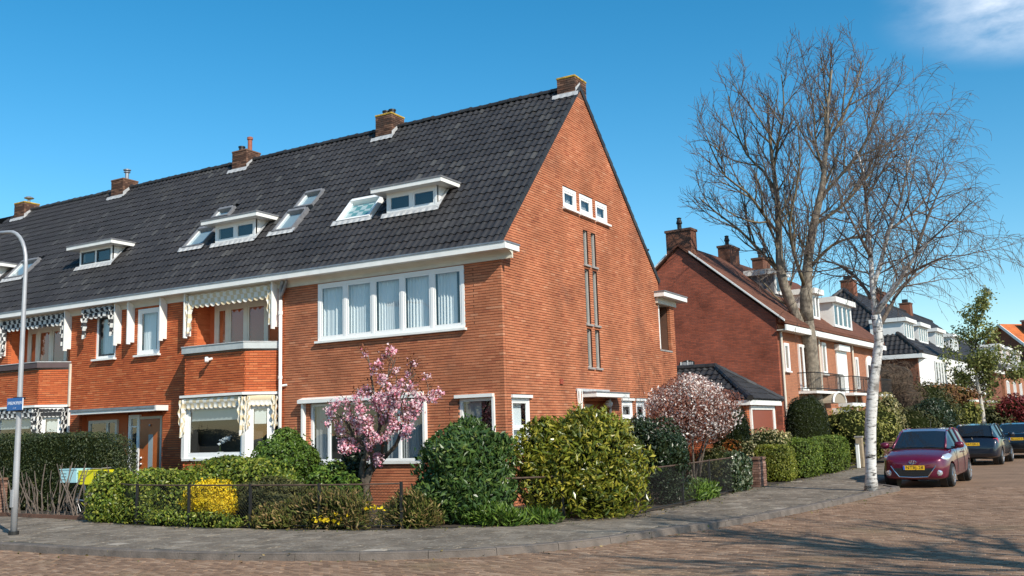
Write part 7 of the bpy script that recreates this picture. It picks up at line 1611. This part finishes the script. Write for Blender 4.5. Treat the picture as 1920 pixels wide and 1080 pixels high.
def crate(label, x0, x1, z0, mat, txtmat):
    t = wthing('plastic_crate', label, 'crate', ((x0 + x1) / 2, by, z0), 'crates on the bicycle'); y0, y1, h, k = by - 0.19, by + 0.17, 0.30, 0.02
    for a in ((x0, x1, y0, y0 + k), (x0, x1, y1 - k, y1), (x0, x0 + k, y0 + k, y1 - k), (x1 - k, x1, y0 + k, y1 - k)): MB().box(a[0], a[1], a[2], a[3], z0, z0 + h).build('side_panel', mat, t)
    MB().box(x0 + k, x1 - k, y0 + k, y1 - k, z0, z0 + 0.02).build('bottom', mat, t)
    for zz in (0.06, 0.13, 0.20): MB().box(x0 + 0.06, x0 + 0.24, y0 - 0.003, y0 - 0.001, z0 + zz, z0 + zz + 0.018).build('grip_slot', txtmat, t)
    MB().box(x0 - 0.012, x1 + 0.012, y0 - 0.012, y1 + 0.012, z0 + h + 0.001, z0 + h + 0.022).build('lid', mat, t)
crate('pale blue plastic crate on the bicycle behind the stick fence', bx - 0.95, bx - 0.33, 0.87, simple('pale_blue_plastic', (0.42, 0.70, 0.74), 0.45), simple('blue_slot', (0.10, 0.16, 0.18), 0.6))
crate('bright yellow plastic crate on the bicycle behind the stick fence', bx - 0.26, bx + 0.52, 0.83, simple('yellow_plastic', (0.82, 0.74, 0.01), 0.45), simple('yellow_slot', (0.25, 0.22, 0.02), 0.6))
# orchid in the bay window of the terraced house
OR = wthing('potted_orchid', 'white orchid standing in the bay window behind the broad hedge', 'flower', (-8.55, -0.33, 1.3))
MB().lathe([(0.06, 0), (0.085, 0.15), (0.075, 0.15)], (-8.55, -0.33, 1.31)).build('flower_pot', M['white'], OR)
MB().tube([(-8.55, -0.33, 1.44), (-8.56, -0.33, 1.62), (-8.52, -0.33, 1.74), (-8.38, -0.33, 1.80)], 0.006, 4).build('stalk', M['l_green'], OR)
P = np.array([(-8.55 + 0.24 * k / 40 + rnd.gauss(0, 0.03), -0.33 + rnd.gauss(0, 0.03), 1.66 + 0.14 * min(1, k / 25) + rnd.gauss(0, 0.03)) for k in range(60)]); V, F = leaf_arrays(P, nrm(rng.normal(size=P.shape) + np.array((0.2, -1, 0))), 0.07, 0.06); tag(link('blossom', np_mesh('blossom', V, F), M['wink'], OR), kind='stuff')
# vase in the ground floor window
VA = wthing('glass_vase', 'slim pale vase on the sill of the window behind the cherry tree', 'vase', (-4.75, 0.2, 1.2)); MB().lathe([(0.05, 0), (0.06, 0.12), (0.035, 0.24), (0.03, 0.36), (0.04, 0.38)], (-4.75, 0.2, 1.2)).build('vase_body', M['blind'], VA, smooth=True); MB().lathe([(0.05, 0), (0.06, 0.02)], (-4.75, 0.2, 1.18)).build('vase_foot', M['stone'], VA)
# fallen leaves and dirt along the fence foot
P = []
for q in FENCE[::1]:
    if -9 < q[0] < 5 and q[1] < 18:
        for _ in range(5): P.append((q[0] + abs(rnd.gauss(0.15, 0.25)) * (0.3 if q[1] < -3 else 1.0), q[1] - abs(rnd.gauss(0.12, 0.2)) * (1 if q[1] < 0 else 0.2), 0.108))
for q in KERB:
    if q[0] > -8:
        for _ in range(2): P.append((q[0] + rnd.gauss(0.1, 0.25), q[1] + rnd.gauss(-0.12, 0.2), 0.012 if rnd.random() < 0.75 else 0.112))
P = np.array(P); V, F = leaf_arrays(P, nrm(rng.normal(size=P.shape) * 0.25 + np.array((0, 0, 1))), 0.05, 0.03, 0.3, 0, 0); tag(link('leaf_litter', np_mesh('leaf_litter', V, F), M['litter'] if 'litter' in M else M['l_dry'], None), 'scattered dry leaves along the fence foot and kerb', 'leaves', kind='stuff')
